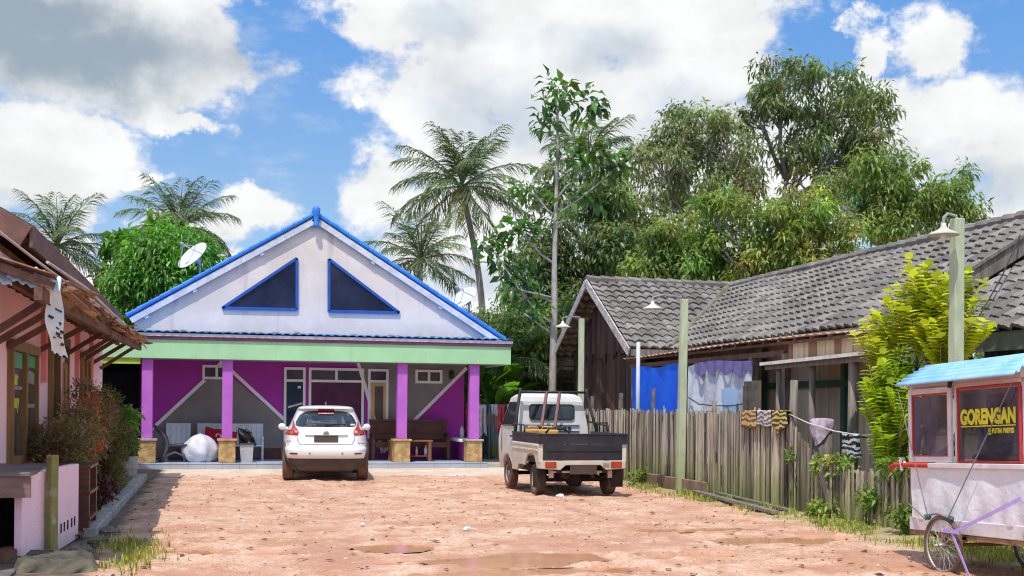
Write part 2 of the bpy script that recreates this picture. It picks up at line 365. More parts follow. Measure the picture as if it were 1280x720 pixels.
# ---------------------------------------------------------------- ground: one sheet to the horizon, fine where the yard is
PUD = [(1.95, 12.75, .38, .35), (3.15, 11.5, .95, .50), (2.35, 10.6, .62, .30), (6.65, 12.65, .85, .36), (5.95, 14.0, .75, .20), (-.35, 12.85, .32, .24), (.5, 12.45, .34, .16), (3.5, 10.7, .7, .25), (5.0, 11.5, .5, .16), (1.6, 11.6, .4, .12)]
def axis(lo, hi, step, far):
    a = np.arange(lo, hi+1e-6, step)
    g = [];  s = step; p = hi
    while p < far: s *= 1.28; p += s; g.append(p)
    b = []; s = step; p = lo
    while p > -far: s *= 1.28; p -= s; b.append(p)
    return np.array(b[::-1]+list(a)+g)
gx = axis(-2.6, 9.6, .045, 1500); gy = axis(8.4, 29.2, .05, 1500)
GX, GY = np.meshgrid(gx, gy)
def pudmask(X, Y):
    m = np.zeros_like(X)
    for cx, cy, rx, ry in PUD:
        q = np.sqrt(((X-cx)/rx)**2+((Y-cy)/ry)**2)+.55*(fbm(X*2.6, Y*2.6, 4)-.5)*2
        m = np.maximum(m, 1-sstep(.7, 1.3, q))
    return m
def gheight(X, Y):
    near = sstep(26.6, 25.2, Y)*sstep(-1.5, -.9, X)*sstep(8.8, 8.2, X)*sstep(6, 9, Y)
    b = (fbm(X*.7, Y*.7, 3)-.5)*.05+(fbm(X*3.1, Y*3.1, 4)-.5)*.035+(fbm(X*9, Y*9, 3)-.5)*.022
    clod = np.clip(fbm(X*5.3+9, Y*5.3, 3)-.54, 0, 1)*.10
    h = (b+clod)*(.25+.75*near)
    pm = pudmask(X, Y)
    for tx in (1.55, 3.15, 5.62, 7.0): h = h-.016*np.exp(-((X-tx-.18*np.sin(Y*.35+tx))/.14)**2)*near*sstep(.38, .55, fbm(X*.3+tx, Y*.35, 3))
    h = h*(1-.8*pm)-.055*pm
    h += (sstep(25.5, 26.3, Y)*sstep(40, 34, Y))*.012
    h += sstep(8.0, 8.6, X)*sstep(12, 10, X)*.03
    return np.where((np.abs(X-3.5) < 14) & (Y > 3) & (Y < 34), h, -.02)
GZ = gheight(GX, GY)
nx, ny = len(gx), len(gy)
idx = np.arange(nx*ny).reshape(ny, nx)
quads = np.stack([idx[:-1, :-1], idx[:-1, 1:], idx[1:, 1:], idx[1:, :-1]], -1).reshape(-1, 4)
def fast_mesh(name, verts, quads, tint=None):
    me = bpy.data.meshes.new(name)
    me.vertices.add(len(verts)); me.vertices.foreach_set('co', np.asarray(verts, dtype=np.float32).ravel())
    q = np.asarray(quads, dtype=np.int32); k = q.shape[1]
    me.loops.add(q.size); me.loops.foreach_set('vertex_index', q.ravel())
    me.polygons.add(len(q)); me.polygons.foreach_set('loop_start', np.arange(0, q.size, k, dtype=np.int32)); me.polygons.foreach_set('loop_total', np.full(len(q), k, dtype=np.int32))
    me.update(calc_edges=True)
    at = me.color_attributes.new('tint', 'FLOAT_COLOR', 'POINT')
    t = np.ones((len(verts), 4), dtype=np.float32)
    if tint is not None: t[:, :tint.shape[1]] = tint
    at.data.foreach_set('color', t.ravel())
    return me
pm = pudmask(GX, GY)
trk = sum(np.exp(-((GX-tx-.18*np.sin(GY*.35+tx))/.16)**2) for tx in (1.55, 3.15, 5.62, 7.0))*sstep(.38, .55, fbm(GX*.3+5, GY*.35, 3))*sstep(26, 24, GY)
wet = np.clip(.45*trk+pm*1.2+.5*sstep(-.004, -.025, GZ)+.8*sstep(.48, .66, fbm(GX*.8+4, GY*1.3, 5))*(.35+.65*sstep(19, 12, GY)), 0, 1)
conc = sstep(25.75, 26.35, GY+.8*(fbm(GX*1.6, GY*1.6, 4)-.5)*2)*sstep(-1.6, -1.4, GX)
soil = sstep(-1.0, -1.2, GX+.35*(fbm(GX*2, GY*2, 3)-.5))  # dark soil colour up to the awning's shadow line, shade painted in
ed = 8.1+.03*(GY-18)
weed = np.maximum(sstep(ed-.35, ed+.1, GX+.9*(fbm(GX*1.5, GY*1.5, 4)-.5)), .9*sstep(.62, .75, 1-np.sqrt(((GX+.85)/.9)**2+((GY-12.6)/2.6)**2)+.6*(fbm(GX*2.5, GY*2.5, 4)-.5)))
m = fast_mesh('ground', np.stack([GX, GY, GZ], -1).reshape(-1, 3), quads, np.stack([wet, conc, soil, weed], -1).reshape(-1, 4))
gm = bpy.data.materials.new('laterite ground'); gm.use_nodes = True; n = N(gm.node_tree); p = n.n['Principled BSDF']
pos = n.new('ShaderNodeNewGeometry').outputs['Position']
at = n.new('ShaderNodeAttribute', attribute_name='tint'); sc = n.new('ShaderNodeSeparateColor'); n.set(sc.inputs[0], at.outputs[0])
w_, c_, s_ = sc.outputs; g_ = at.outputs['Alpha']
col = n.mix(n.ramp(n.noise(pos, 1.3, 7, .66), .38, .62), (.46, .235, .14), (.60, .385, .265))
col = n.mix(n.ramp(n.noise(pos, 5, 7, .6), .52, .70, 0, .7), col, (.70, .52, .41))
col = n.mix(n.ramp(n.noise(pos, 15, 6, .68), .56, .66, 0, .8), col, (.30, .145, .085))
col = n.mix(n.ramp(n.noise(n.vmath('ADD', pos, (7, 3, 0)), 34, 4, .65), .58, .66, 0, .85), col, (.20, .105, .07))
col = n.mix(n.ramp(n.noise(n.vmath('ADD', pos, (1, 13, 0)), 24, 4, .65), .60, .69, 0, .85), col, (.76, .63, .52))
ccol = n.mix(n.ramp(n.noise(pos, 2.3, 6), .35, .65), (.66, .55, .44), (.56, .43, .33))
col = n.mix(c_, col, ccol)
col = n.mix(n.math('MULTIPLY', w_, .72), col, (.45, .20, .11))
soil_shade_col = n.mix(n.ramp(n.noise(pos, 6, 6), .35, .65), (.10, .065, .045), (.20, .14, .10))
col = n.mix(s_, col, soil_shade_col)
gcol = n.mix(n.ramp(n.noise(pos, 5, 6), .35, .65), (.22, .21, .07), (.40, .32, .18))
col = n.mix(n.math('MULTIPLY', g_, .75), col, gcol)
n.set(p.inputs['Base Color'], col); n.set(p.inputs['Roughness'], n.math('MULTIPLY_ADD', w_, -.45, .92)); p.inputs['Specular IOR Level'].default_value = .35
b = n.new('ShaderNodeBump'); b.inputs['Strength'].default_value = .7; b.inputs['Distance'].default_value = .02
n.set(b.inputs['Height'], n.math('MULTIPLY', n.noise(pos, 22, 7, .65), n.math('MULTIPLY_ADD', c_, -.6, 1.0))); n.set(p.inputs['Normal'], b.outputs[0])
m.materials.append(gm); m.polygons.foreach_set('use_smooth', [True]*len(m.polygons))
g = bpy.data.objects.new('ground', m); COL.objects.link(g); tag(g, 'reddish brown laterite yard with clods and ruts', kind='structure')
def gz(x, y): return float(gheight(np.array([x]), np.array([y]))[0])

wm = bpy.data.materials.new('muddy water'); wm.use_nodes = True; n = N(wm.node_tree); p = n.n['Principled BSDF']
pos = n.new('ShaderNodeNewGeometry').outputs['Position']
n.set(p.inputs['Base Color'], n.mix(n.ramp(n.noise(pos, 2, 4), .35, .65), (.56, .27, .145), (.49, .225, .115))); p.inputs['Roughness'].default_value = .12; p.inputs['Specular IOR Level'].default_value = .16
b = n.new('ShaderNodeBump'); b.inputs['Strength'].default_value = .15; b.inputs['Distance'].default_value = .01; n.set(b.inputs['Height'], n.noise(pos, 9, 3)); n.set(p.inputs['Normal'], b.outputs[0])
for i, (cx, cy, rx, ry) in enumerate(PUD):
    mb = MB(); K = 40; zp = -.012-.0012*i
    ring = [(cx+1.25*rx*math.cos(2*PI*k/K)*(1+.12*math.sin(5*k)), cy+1.25*ry*math.sin(2*PI*k/K)*(1+.12*math.cos(3*k)), zp) for k in range(K)]
    mb.add([(cx, cy, zp)]+ring, [(0, 1+k, 1+(k+1) % K) for k in range(K)])
    tag(mb.build('puddle', wm), kind='structure')

# clods, pebbles and leaf litter: uncountable
stm = mat('stones', (.50, .34, .26), (.3, .17, .11), scale=8, rough=.95, tint=True)
mb = MB()
sy_ = 9.3+17*RNG.random(1500)**1.5; sx_ = RNG.uniform(-1.2, 8.6, 1500); sz_ = gheight(sx_, sy_)
for i in range(1500):
    x, y, z = float(sx_[i]), float(sy_[i]), float(sz_[i])
    if conc[np.searchsorted(gy, y), np.searchsorted(gx, x)] > .5 and random.random() < .8: continue
    r = random.choice((.005, .006, .007, .008, .010, .012, .014, .02))
    t = random.choice(((1, 1, 1), (1, .95, .9), (1.35, 1.35, 1.3), (1.2, 1.1, 1), (.8, .7, .65), (.5, .42, .38), (.3, .25, .22))); mb.cur = t
    q = [Vector((random.gauss(0, 1), random.gauss(0, 1), random.gauss(0, .6))).normalized()*r*random.uniform(.7, 1.4) for k in range(6)]
    base = [Vector(a)*r for a in ((1, 0, 0), (-1, 0, 0), (0, 1, 0), (0, -1, 0), (0, 0, .7), (0, 0, -.7))]
    vs = [Vector((x, y, z+r*.2))+a*random.uniform(.7, 1.4) for a in base]
    mb.add(vs, [(0, 2, 4), (2, 1, 4), (1, 3, 4), (3, 0, 4), (2, 0, 5), (1, 2, 5), (3, 1, 5), (0, 3, 5)])
tag(mb.build('gravel', stm), kind='stuff')
lit = mat('dry leaf litter', (.28, .15, .07), (.16, .09, .05), scale=3, rough=.9, tint=True)
mb = MB()
sy_ = 9.3+16.5*RNG.random(420)**1.5; sx_ = RNG.uniform(-1.3, 8.4, 420); sz_ = gheight(sx_, sy_)+.012
for i in range(420):
    x, y, z = float(sx_[i]), float(sy_[i]), float(sz_[i]); a = random.uniform(0, 6.28); L = random.uniform(.02, .07); w = L*random.uniform(.25, .5)
    t = random.uniform(.4, 1.6); mb.cur = (t, t, t)
    c, s = math.cos(a), math.sin(a)
    P = lambda u, v, h: (x+u*c-v*s, y+u*s+v*c, z+h)
    mb.add([P(-L, 0, 0), P(0, w, .012), P(L, 0, .006), P(0, -w, .014)], [(0, 1, 2, 3)])
tag(mb.build('leaf_litter', lit), kind='stuff')
# grass along the fence foot, round the stone and in the planting strip
grm = leafmat('grass blade', (.14, .22, .03), (.26, .28, .06), trans=.3)
def blades(pts, h0, h1, w=.008, tints=((1, 1, 1),)):
    n_ = len(pts); P = np.array(pts); a = RNG.uniform(0, 2*PI, n_); L = RNG.uniform(h0, h1, n_); ln = RNG.uniform(.1, .7, n_)
    D2 = np.stack([np.cos(a), np.sin(a), np.zeros(n_)], -1); S = np.stack([-np.sin(a), np.cos(a), np.zeros(n_)], -1)*w
    v0 = P-S; v1 = P+S; top = P+D2*(L*ln)[:, None]+np.array([0, 0, 1])*(L*(1-.35*ln))[:, None]; mid = P+D2*(L*ln*.35)[:, None]+np.array([0, 0, 1])*(L*.6)[:, None]
    V = np.stack([v0, v1, mid+S*.7, top, mid-S*.7], 1).reshape(-1, 3)
    i = np.arange(n_)*5
    Q = np.concatenate([np.stack([i, i+1, i+2, i+4], -1), np.stack([i+4, i+2, i+3, i+3], -1)])
    T = np.repeat(np.array(tints)[RNG.integers(0, len(tints), n_)]*RNG.uniform(.6, 1.3, (n_, 1)), 5, 0)
    return V, Q, T
def scatter(X_, Y_, f, c):
    k = fbm(X_*f, Y_*f) > c; return np.stack([X_[k], Y_[k], gheight(X_[k], Y_[k])], -1)
y_ = 9+17*RNG.random(13000)**1.3; x_ = 8.30+.02*(y_-18)+RNG.normal(0, .24, 13000); q = x_ < 8.75
p1_ = scatter(x_[q], y_[q], 1.7, .51)
p2_ = scatter(RNG.normal(-.85, .20, 1500), RNG.normal(12.6, .9, 1500), 3, .52)
p3_ = np.stack([RNG.uniform(-2.2, -1.5, 2500), RNG.uniform(14.5, 25, 2500), np.full(2500, .06)], -1)
pts = np.concatenate([p1_, p2_, p3_])
V, Q, T = blades(pts, .03, .12, .006, ((1.3, 1.2, 1), (2.0, 1.6, 1.5), (1, 1, 1), (2.4, 1.8, 2.0)))
Q3 = np.concatenate([Q[:len(pts)][:, [0, 1, 2]], Q[:len(pts)][:, [0, 2, 3]], Q[len(pts):][:, [0, 1, 2]]])
me = fast_mesh('grass', V, Q3, T); me.materials.append(grm)
o = bpy.data.objects.new('grass', me); COL.objects.link(o); tag(o, kind='stuff')
# ================================================================= the purple house
Y0 = 28.9; YW = 30.8; YG = 30.78; YV = 30.70; FZ = .16
def wy(px, py): return on_y(px, py, YW)
HS = thing('gabled_house', 'purple and mint house with white gable, blue tile edge and tiled porch', 'house', (2.5, Y0, 0))
mb = MB(); mb.box(-1.72, 6.82, Y0, YW+.1, -.05, FZ-.035); floor = mb.build('porch_base', TILEF, HS)
mb = MB()
k = -1.74
while k < 6.8:
    mb.box(k, min(k+.396, 6.84), Y0-.02, Y0+.376, FZ-.033, FZ); mb.box(k, min(k+.396, 6.84), Y0-.012, Y0+.0, -.03, FZ-.037)
    for j in range(1, 5): mb.box(k, min(k+.396, 6.84), Y0-.02+.4*j, Y0+.376+.4*j, FZ-.033, FZ)
    k += .4
mb.build('floor_tile', TILEF, HS, bevel=.004, seg=1)
mb = MB(); mb.box(6.84, 7.75, Y0+.15, 40, -.05, .12); mb.build('side_step', CONC, HS, bevel=.01)
# body
mb = MB(); mb.box(-1.75, 6.62, YW, 43, 0, 3.45); wall = mb.build('wall', PURPLE, HS)
mb = MB()
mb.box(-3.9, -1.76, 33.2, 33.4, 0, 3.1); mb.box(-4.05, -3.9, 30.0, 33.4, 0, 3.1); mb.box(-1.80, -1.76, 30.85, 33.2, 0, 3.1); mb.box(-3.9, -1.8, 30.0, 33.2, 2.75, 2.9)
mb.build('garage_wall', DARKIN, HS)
mb = MB()
for i in range(11): mb.box(-3.7, -1.95, 33.10-.012*(i % 2), 33.18, .05+.22*i, .26+.22*i)
mb.build('garage_shutter', NAVY, HS)
# gable with attic windows
pk = on_y(395, 268, YV); lft = on_y(160, 395, YV); rgt = on_y(629, 424, YV)
mb = MB(); mb.prism([(lft.x+.15, 3.4), (rgt.x-.25, 3.4), (rgt.x-.25, rgt.z), (pk.x, pk.z-.2), (lft.x+.15, lft.z-.05)], .15, 'y', YG); mb.build('gable_wall', GABLE, HS)
for tri in (((371, 323), (371, 387), (278, 385)), ((411, 324), (411, 389), (499, 391))):
    P = [on_y(*q, YG) for q in tri]; c = (P[0]+P[1]+P[2])/3
    mb = MB()
    for i in range(3):
        a, b = P[i], P[(i+1) % 3]; mb.beam((a.x, YG-.02, a.z), (b.x, YG-.02, b.z), .07, .075, (0, 1, 0))
    fr = mb.build('attic_window', BLUEF, HS)
    mb = MB(); mb.prism([(c.x+(q.x-c.x)*.97, c.z+(q.z-c.z)*.97) for q in P], .02, 'y', YG-.012); mb.build('pane', GLASSD, fr)
# roof
def roof_side(a, b, name):
    d = Vector((b.x-a.x, 0, b.z-a.z)); L = d.length; d.normalize(); nrm = Vector((-d.z, 0, d.x)); nrm = nrm if nrm.z > 0 else -nrm
    mb = MB(); rows = int(L/.32)
    for r in range(rows+1):
        s0 = r*L/(rows+1); s1 = (r+1)*L/(rows+1)+.03
        A = Vector((a.x, 0, a.z))+d*s0; B = Vector((a.x, 0, a.z))+d*s1
        t0, t1 = .05, .075
        vs = []
        for y in (YV, 43.2):
            vs += [(A.x, y, A.z), (B.x, y, B.z), (B.x+nrm.x*t1, y, B.z+nrm.z*t1), (A.x+nrm.x*t0, y, A.z+nrm.z*t0)]
        mb.add(vs, [(0, 1, 2, 3), (4, 7, 6, 5), (0, 4, 5, 1), (1, 5, 6, 2), (2, 6, 7, 3), (3, 7, 4, 0)])
        mb.tube([B+nrm*.03+Vector((0, YV-.015, 0)), A+nrm*.02+Vector((0, YV-.015, 0))], [.062, .052], 8)
    o = mb.build(name, BLUET, HS, bevel=0)
    mb = MB(); A = Vector((a.x, 0, a.z))-nrm*.13; B = Vector((b.x, 0, b.z))-nrm*.13
    mb.beam((A.x, YV-.01, A.z), (B.x, YV-.01, B.z), .05, .15, nrm); mb.build('barge_board', GREYB, o)
    for s in (.32, .68, .93):
        mb = MB(); q = Vector((a.x, 0, a.z)).lerp(Vector((b.x, 0, b.z)), s)-nrm*.22; mb.obox((q.x, YV+.04, q.z), (.10, .12, .09), Matrix.Rotation(math.atan2(-d.z, d.x), 3, 'Y')); mb.build('purlin_end', GREYB, o)
roof_side(pk, lft, 'roof'); roof_side(pk, rgt, 'roof')
mb = MB(); mb.tube([(pk.x, YV-.06, pk.z+.10), (pk.x, 43.2, pk.z+.10)], .09, 10); rd = mb.build('ridge_tile', BLUET, HS, smooth=True)
mb = MB(); mb.lathe([(0, -.42), (.06, -.41), (.085, -.36), (.06, -.28), (.075, -.15), (.10, -.02), (.105, .08), (.06, .14), (0, .15)], (pk.x, YV-.09, pk.z+.06), 'z', 12); mb.build('finial', BLUET, HS, smooth=True)
# porch fascia, its trims and roof
XL, XR = -3.95, 7.42
mb = MB(); mb.box(XL, XR, Y0-.06, Y0+.08, 2.66, 3.12); mb.box(XR-.14, XR, Y0+.08, 31.2, 2.66, 3.12); mb.build('fascia', MINT, HS, bevel=.008)
mb = MB(); mb.box(XL, -1.66, Y0-.02, Y0+.1, 2.52, 2.657); mb.build('lower_fascia', LIME, HS)
mb = MB(); mb.box(XL-.02, XR+.03, Y0-.10, Y0+.08, 3.123, 3.185); mb.build('fascia_band', mat('plum band paint', (.22, .05, .17), rough=.7), HS, bevel=.006)
mb = MB(); mb.box(XL-.02, XR+.04, Y0-.12, Y0+.08, 3.188, 3.265); mb.build('fascia_trim', mat('flaking white paint', (.70, .68, .70), (.55, .52, .56), scale=5, rough=.7, stain=((.25, .28, .4), .56, .6, (6, 6, 6))), HS, bevel=.006)
mb = MB()
for i in range(57):
    x0 = XL+.2*i
    mb.cur = (1, 1, 1)
    mb.add([(x0+.2*u/5, y, z+.028*math.sin(PI*u/5)+(.008*random.random() if y < Y0 else 0)) for y, z in ((Y0-.16, 3.285), (YG+.02, 3.40)) for u in range(6)], [(u, u+1, u+7, u+6) for u in range(5)])
mb.build('porch_roof', BLUET, HS, solid=.02)
mb = MB()
for i in range(60):
    x0 = XL+.19*i+random.uniform(-.03, .03); mb.sphere((x0, YG-.02, 3.425+random.uniform(-.015, .015)), (.11, .03, random.uniform(.02, .05)), 8, 5)
mb.build('roof_flashing', MOSS, HS)
mb = MB(); mb.box(-3.9, XR-.15, Y0+.09, YW+.0, 2.70, 2.76); mb.build('porch_ceiling', mat('porch ceiling', (.45, .40, .42), rough=.9), HS)
# columns
for x in (-1.50, .36, 4.64, 6.50):
    mb = MB(); mb.box(x-.125, x+.125, Y0+.06, Y0+.31, .74, 2.70); c = mb.build('column', ORCHID, HS, bevel=.012)
    mb = MB(); mb.box(x-.20, x+.20, Y0+.0, Y0+.40, FZ, .69); mb.build('plinth', STONE, c, bevel=.012)
    mb = MB(); mb.box(x-.235, x+.235, Y0-.03, Y0+.43, .69, .745); mb.build('cap', STONE if x in (.36, 4.64) else CONC, c, bevel=.012)
mb = MB(); mb.box(6.36, 6.66, Y0+.44, YW, FZ, .66); lw = mb.build('side_ledge', PURPLE, HS)
mb = MB(); mb.box(6.2, 6.74, Y0+.44, YW, .66, .735); mb.build('ledge_top', WHITEP, lw, bevel=.01)
# painted panels and bands on the wall (set proud as rendered relief)
def panel(name, pts, m, t, z=0): 
    mb = MB(); P = [wy(*q) for q in pts]; mb.prism([(q.x, q.z) for q in P], t, 'y', YW-t); return mb.build(name, m, HS)
panel('wall_panel', ((186, 541), (253, 476), (290, 472), (354, 525), (354, 572), (186, 572)), GREYW, .004)
panel('wall_panel', ((448, 440), (583, 440), (583, 459), (479, 568), (463, 506)), GREYW, .004)
def band(pts, w=.085):
    mb = MB()
    for a, b in zip(pts[:-1], pts[1:]):
        A, B = wy(*a), wy(*b); mb.beam((A.x, YW-.02, A.z), (B.x, YW-.02, B.z), .03, w, Vector((B.z-A.z, 0, A.x-B.x)).normalized())
    return mb.build('wall_band', WHITEP, HS)
band(((186, 540), (256, 475))); band(((290, 464), (356, 525))); band(((447, 452), (463, 506), (478, 566))); band(((583, 460), (519, 524))); band(((519, 524.6), (479, 565)))
# windows
def window(x0, x1, y0, y1, splits=(), trans=None, m=GLASSW, name='window', fm=WHITEP, w=.065, lowm=None):
    a = wy(x0, y0); b = wy(x1, y1); X0, X1, Z1, Z0 = a.x, b.x, a.z, b.z
    mb = MB(); y = YW-.05
    mb.box(X0, X0+w, y, YW+.02, Z0, Z1); mb.box(X1-w, X1, y, YW+.02, Z0, Z1); mb.box(X0+w, X1-w, y, YW+.02, Z1-w, Z1); mb.box(X0+w, X1-w, y, YW+.02, Z0, Z0+w)
    zt = None
    if trans: zt = wy(x0, trans).z; mb.box(X0+w, X1-w, y+.004, YW+.02, zt-w/2, zt+w/2)
    for s in splits:
        xs = wy(s, y0).x; mb.box(xs-w/2, xs+w/2, y+.004, YW+.02, (zt+w/2) if zt else Z0+w, Z1-w)
    o = mb.build(name, fm, HS)
    mb = MB(); mb.box(X0+w*.9, X1-w*.9, YW-.012, YW+.01, (zt if zt else Z0+w*.9), Z1-w*.9); mb.build('pane', m, o)
    if zt: mb = MB(); mb.box(X0+w*.9, X1-w*.9, YW-.014, YW+.01, Z0+w*.9, zt); mb.build('pane', lowm or m, o)
    return o, X0, X1, Z0, Z1, zt
window(253, 290, 456, 474.5, (271,))
mb = MB(); a = wy(277, 451.5); mb.prism([(a.x-.12, a.z-.11), (a.x+.12, a.z-.11), (a.x, a.z+.06)], .02, 'y', YW-.05); mb.build('window_ornament', WHITEP, HS)
d1 = window(355, 381, 459, 573, (), 475.5, lowm=GLASSD, name='door')
mb = MB(); c = wy(374, 484); mb.box(c.x-.04, c.x+.04, YW-.018, YW-.015, c.z-.03, c.z+.03); mb.build('paper_note', WHITEP, d1[0])
c0, c1 = wy(360, 509), wy(378, 504)
mb = MB(); mb.beam((c0.x, YW-.02, c0.z), (c1.x, YW-.02, c1.z), .01, .05, (0, 0, 1)); mb.build('sticker_strip', GREYB, d1[0])
w2 = window(386, 454, 459.5, 562, (420.5,), 476, lowm=GLASSM)
w3 = window(460, 484.8, 461, 548, (), 476.5, lowm=WHITEP, name='door')
a = wy(464, 478.5); b = wy(483, 546)
mb = MB(); fw_ = .09
mb.box(a.x, a.x+fw_, YW-.046, YW+.02, b.z, a.z); mb.box(b.x-fw_*1.1, b.x, YW-.046, YW+.02, b.z, a.z); mb.box(a.x+fw_, b.x-fw_*1.1, YW-.046, YW+.02, a.z-fw_, a.z); mb.box(a.x+fw_, b.x-fw_*1.1, YW-.046, YW+.02, b.z, b.z+fw_)
mb.build('wood_frame', FRAMEY, w3[0])
mb = MB(); mb.box(a.x+fw_*.9, b.x-fw_, YW-.03, YW-.015, b.z+fw_*.9, a.z-fw_*.9); mb.build('pane', mat('brown glass panel', (.10, .08, .07), (.07, .055, .05), rough=.3), w3[0])
window(519, 552.5, 462, 479.5, (536,))
# left ventilation board under the bench and wall lamp
mb = MB(); a = wy(325, 560); b = wy(357, 572); mb.box(a.x, b.x, YW-.03, YW, b.z, a.z); mb.build('skirting_panel', BROWNW, HS)
c = wy(564, 469)
mb = MB(); mb.lathe([(0, -.09), (.05, -.08), (.07, 0), (.05, .07), (.02, .10), (0, .12)], (c.x, YW-.12, c.z), 'z', 12); mb.box(c.x-.05, c.x+.05, YW-.05, YW, c.z-.1, c.z+.12); mb.build('wall_lamp', BLACKM, HS, smooth=False)
c = on_y(169, 452, Y0+.04)
mb = MB(); mb.tube([(c.x, Y0+.04, 2.66), (c.x, Y0+.04, c.z+.04)], .012, 6); mb.lathe([(0, -.06), (.03, -.05), (.035, -.02), (.02, .02), (.018, .05)], c, 'z', 10); mb.build('light_bulb', WHITEP, HS, smooth=True)

# satellite dishes on the roof slopes
DISHM = mat('dish grey white', (.66, .68, .70), (.58, .6, .62), rough=.5, var=.1)
def dish(px, py, dirv, depth_y, label, s):
    c = on_y(px, py, depth_y); rt = thing('satellite_dish', label, 'satellite dish', c, (0, 0, 0), 'satellite dishes on the blue roof edge')
    M = Vector(dirv).normalized().to_track_quat('Z', 'Y').to_matrix()
    mb = MB(); mb.lathe([(0, 0), (s*.3, .012*s), (s*.6, .06*s), (s*.85, .13*s), (s, .18*s), (s*1.0, .20*s), (s*.84, .155*s), (s*.6, .085*s), (s*.3, .035*s), (0, .025*s)], (0, 0, 0), 'z', 28, M); mb.build('reflector', DISHM, rt, smooth=True)
    mb = MB(); tip = M@Vector((0, 0, s*1.0))
    for a in (0, 2.1, 4.2): mb.tube([M@Vector((s*.95*math.cos(a), s*.95*math.sin(a), .18*s)), tip], .012, 6)
    mb.lathe([(0, -.06), (.05, -.06), (.05, .05), (.03, .08), (0, .08)], tip, 'z', 10, M); mb.build('receiver_arm', METALG, rt)
    mb = MB(); b0 = M@Vector((0, 0, -.02)); mb.tube([b0, b0+Vector((.12, .05, -.10)), (b0.x+.14, .08, -s*1.05)], .028, 8); mb.obox((b0.x+.06, b0.y+.03, b0.z-.05), (.14, .1, .12), M); mb.build('mount', METALG, rt)
# satellite dishes placed once the roof exists
dish(243, 322, (-.60, -.42, .60), 31.2, 'white satellite dish beside the bushy green tree', .46)
dish(581, 374, (-.60, -.42, .66), 31.2, 'white satellite dish beside the tall palm trunk', .40)

# ================================================================= the pink shop on the other side
XWL = -2.3
PS = thing('pink_shop', 'pink rendered shop with brown wooden windows and rusty sheet awning', 'shop', (XWL, 19, 0))
mb = MB(); mb.box(-8, XWL, 10.6, 26.5, 0, 3.25); mb.build('wall', PINK, PS)
mb = MB(); mb.prism([(-8, 3.2), (-2.45, 3.2), (-2.45, 3.45), (-8, 6.4)], 12.2, 'y', 14.25); mb.build('gable_wall', mat('beige gable board', (.42, .27, .16), (.30, .19, .12), scale=2, rough=.85), PS)
def slab(a, b, y0, y1, t):
    mb = MB(); d = (Vector(b)-Vector(a)).normalized(); nr = Vector((-d.z, 0, d.x)); nr = nr if nr.z > 0 else -nr
    A, B = Vector(a), Vector(b)
    return mb.add([(q.x+nr.x*k, y, q.z+nr.z*k) for y in (y0, y1) for k in (0, t) for q in (A, B)], [(0, 1, 3, 2), (4, 6, 7, 5), (0, 4, 5, 1), (2, 3, 7, 6), (0, 2, 6, 4), (1, 5, 7, 3)])
rf = slab((-2.0, 0, 3.52), (-8.5, 0, 7.15), 13.95, 27.4, .05).build('roof', mat('brown roof sheet', (.16, .10, .075), (.10, .06, .05), scale=3, rough=.8), PS)
FASC = mat('brown fascia board', (.19, .095, .075), (.13, .065, .055), scale=2, stretch=(2, .6, 2), rough=.75, stain=((.30, .19, .15), .55, .5, (2, .6, 4)))
mb = MB(); mb.box(-2.0, -1.96, 13.95, 27.4, 3.30, 3.56); mb.beam((-2.03, 13.93, 3.42), (-8.5, 13.93, 7.05), .04, .26, (.49, 0, .87)); mb.build('fascia', FASC, rf, bevel=.006)
mb = MB()
for i in range(5): mb.box(-2.3-.42*i, -2.05-.42*i, 13.97, 27.3, 3.44+.235*i, 3.47+.235*i)
for i in range(14): mb.beam((-2.02, 14.2+i, 3.47), (-4.4, 14.2+i, 4.8), .06, .1)
mb.build('rafter', WOODB, rf)
# awning
def az_(y): return 2.63+.015*(y-11)
AW = thing('awning', 'ragged rusty sheet awning on timber brackets along the pink shop', 'awning', (-1.8, 18, 2.7))
mb = MB(); y = 11.0
while y < 25.6:
    w = random.uniform(.65, .95); lift = random.uniform(0, .05); ov = random.uniform(-.02, .12); sag = random.uniform(-.03, .03)
    mb.grid(lambda u, v: (-2.32+(.92+ov)*u, y+w*1.06*v, 3.0-(3.0-az_(y))*u+lift*u+.012*math.sin(v*w*60)+sag*v*u+.03*u*u*math.sin(v*5+y*3)), 8, 40)
    y += w
mb.build('roof_sheet', RUST, AW, smooth=True, solid=.006)
mb = MB()
mb.beam((-1.50, 11.0, az_(11)-.10), (-1.50, 18.2, az_(18)-.10), .07, .12); mb.beam((-1.5, 18.25, az_(18)-.12), (-1.47, 25.4, az_(25)-.10), .07, .11)
mb.beam((-1.9, 11.0, 2.74), (-1.9, 25.4, 2.82), .06, .08)
for i in range(26):
    yy = 11.1+i*.56; mb.beam((-2.3, yy, 2.93), (-1.40+random.uniform(-.05, .1), yy+random.uniform(-.06, .06), az_(yy)-.03), .05, .07)
mb.build('joist', WOODB, AW)
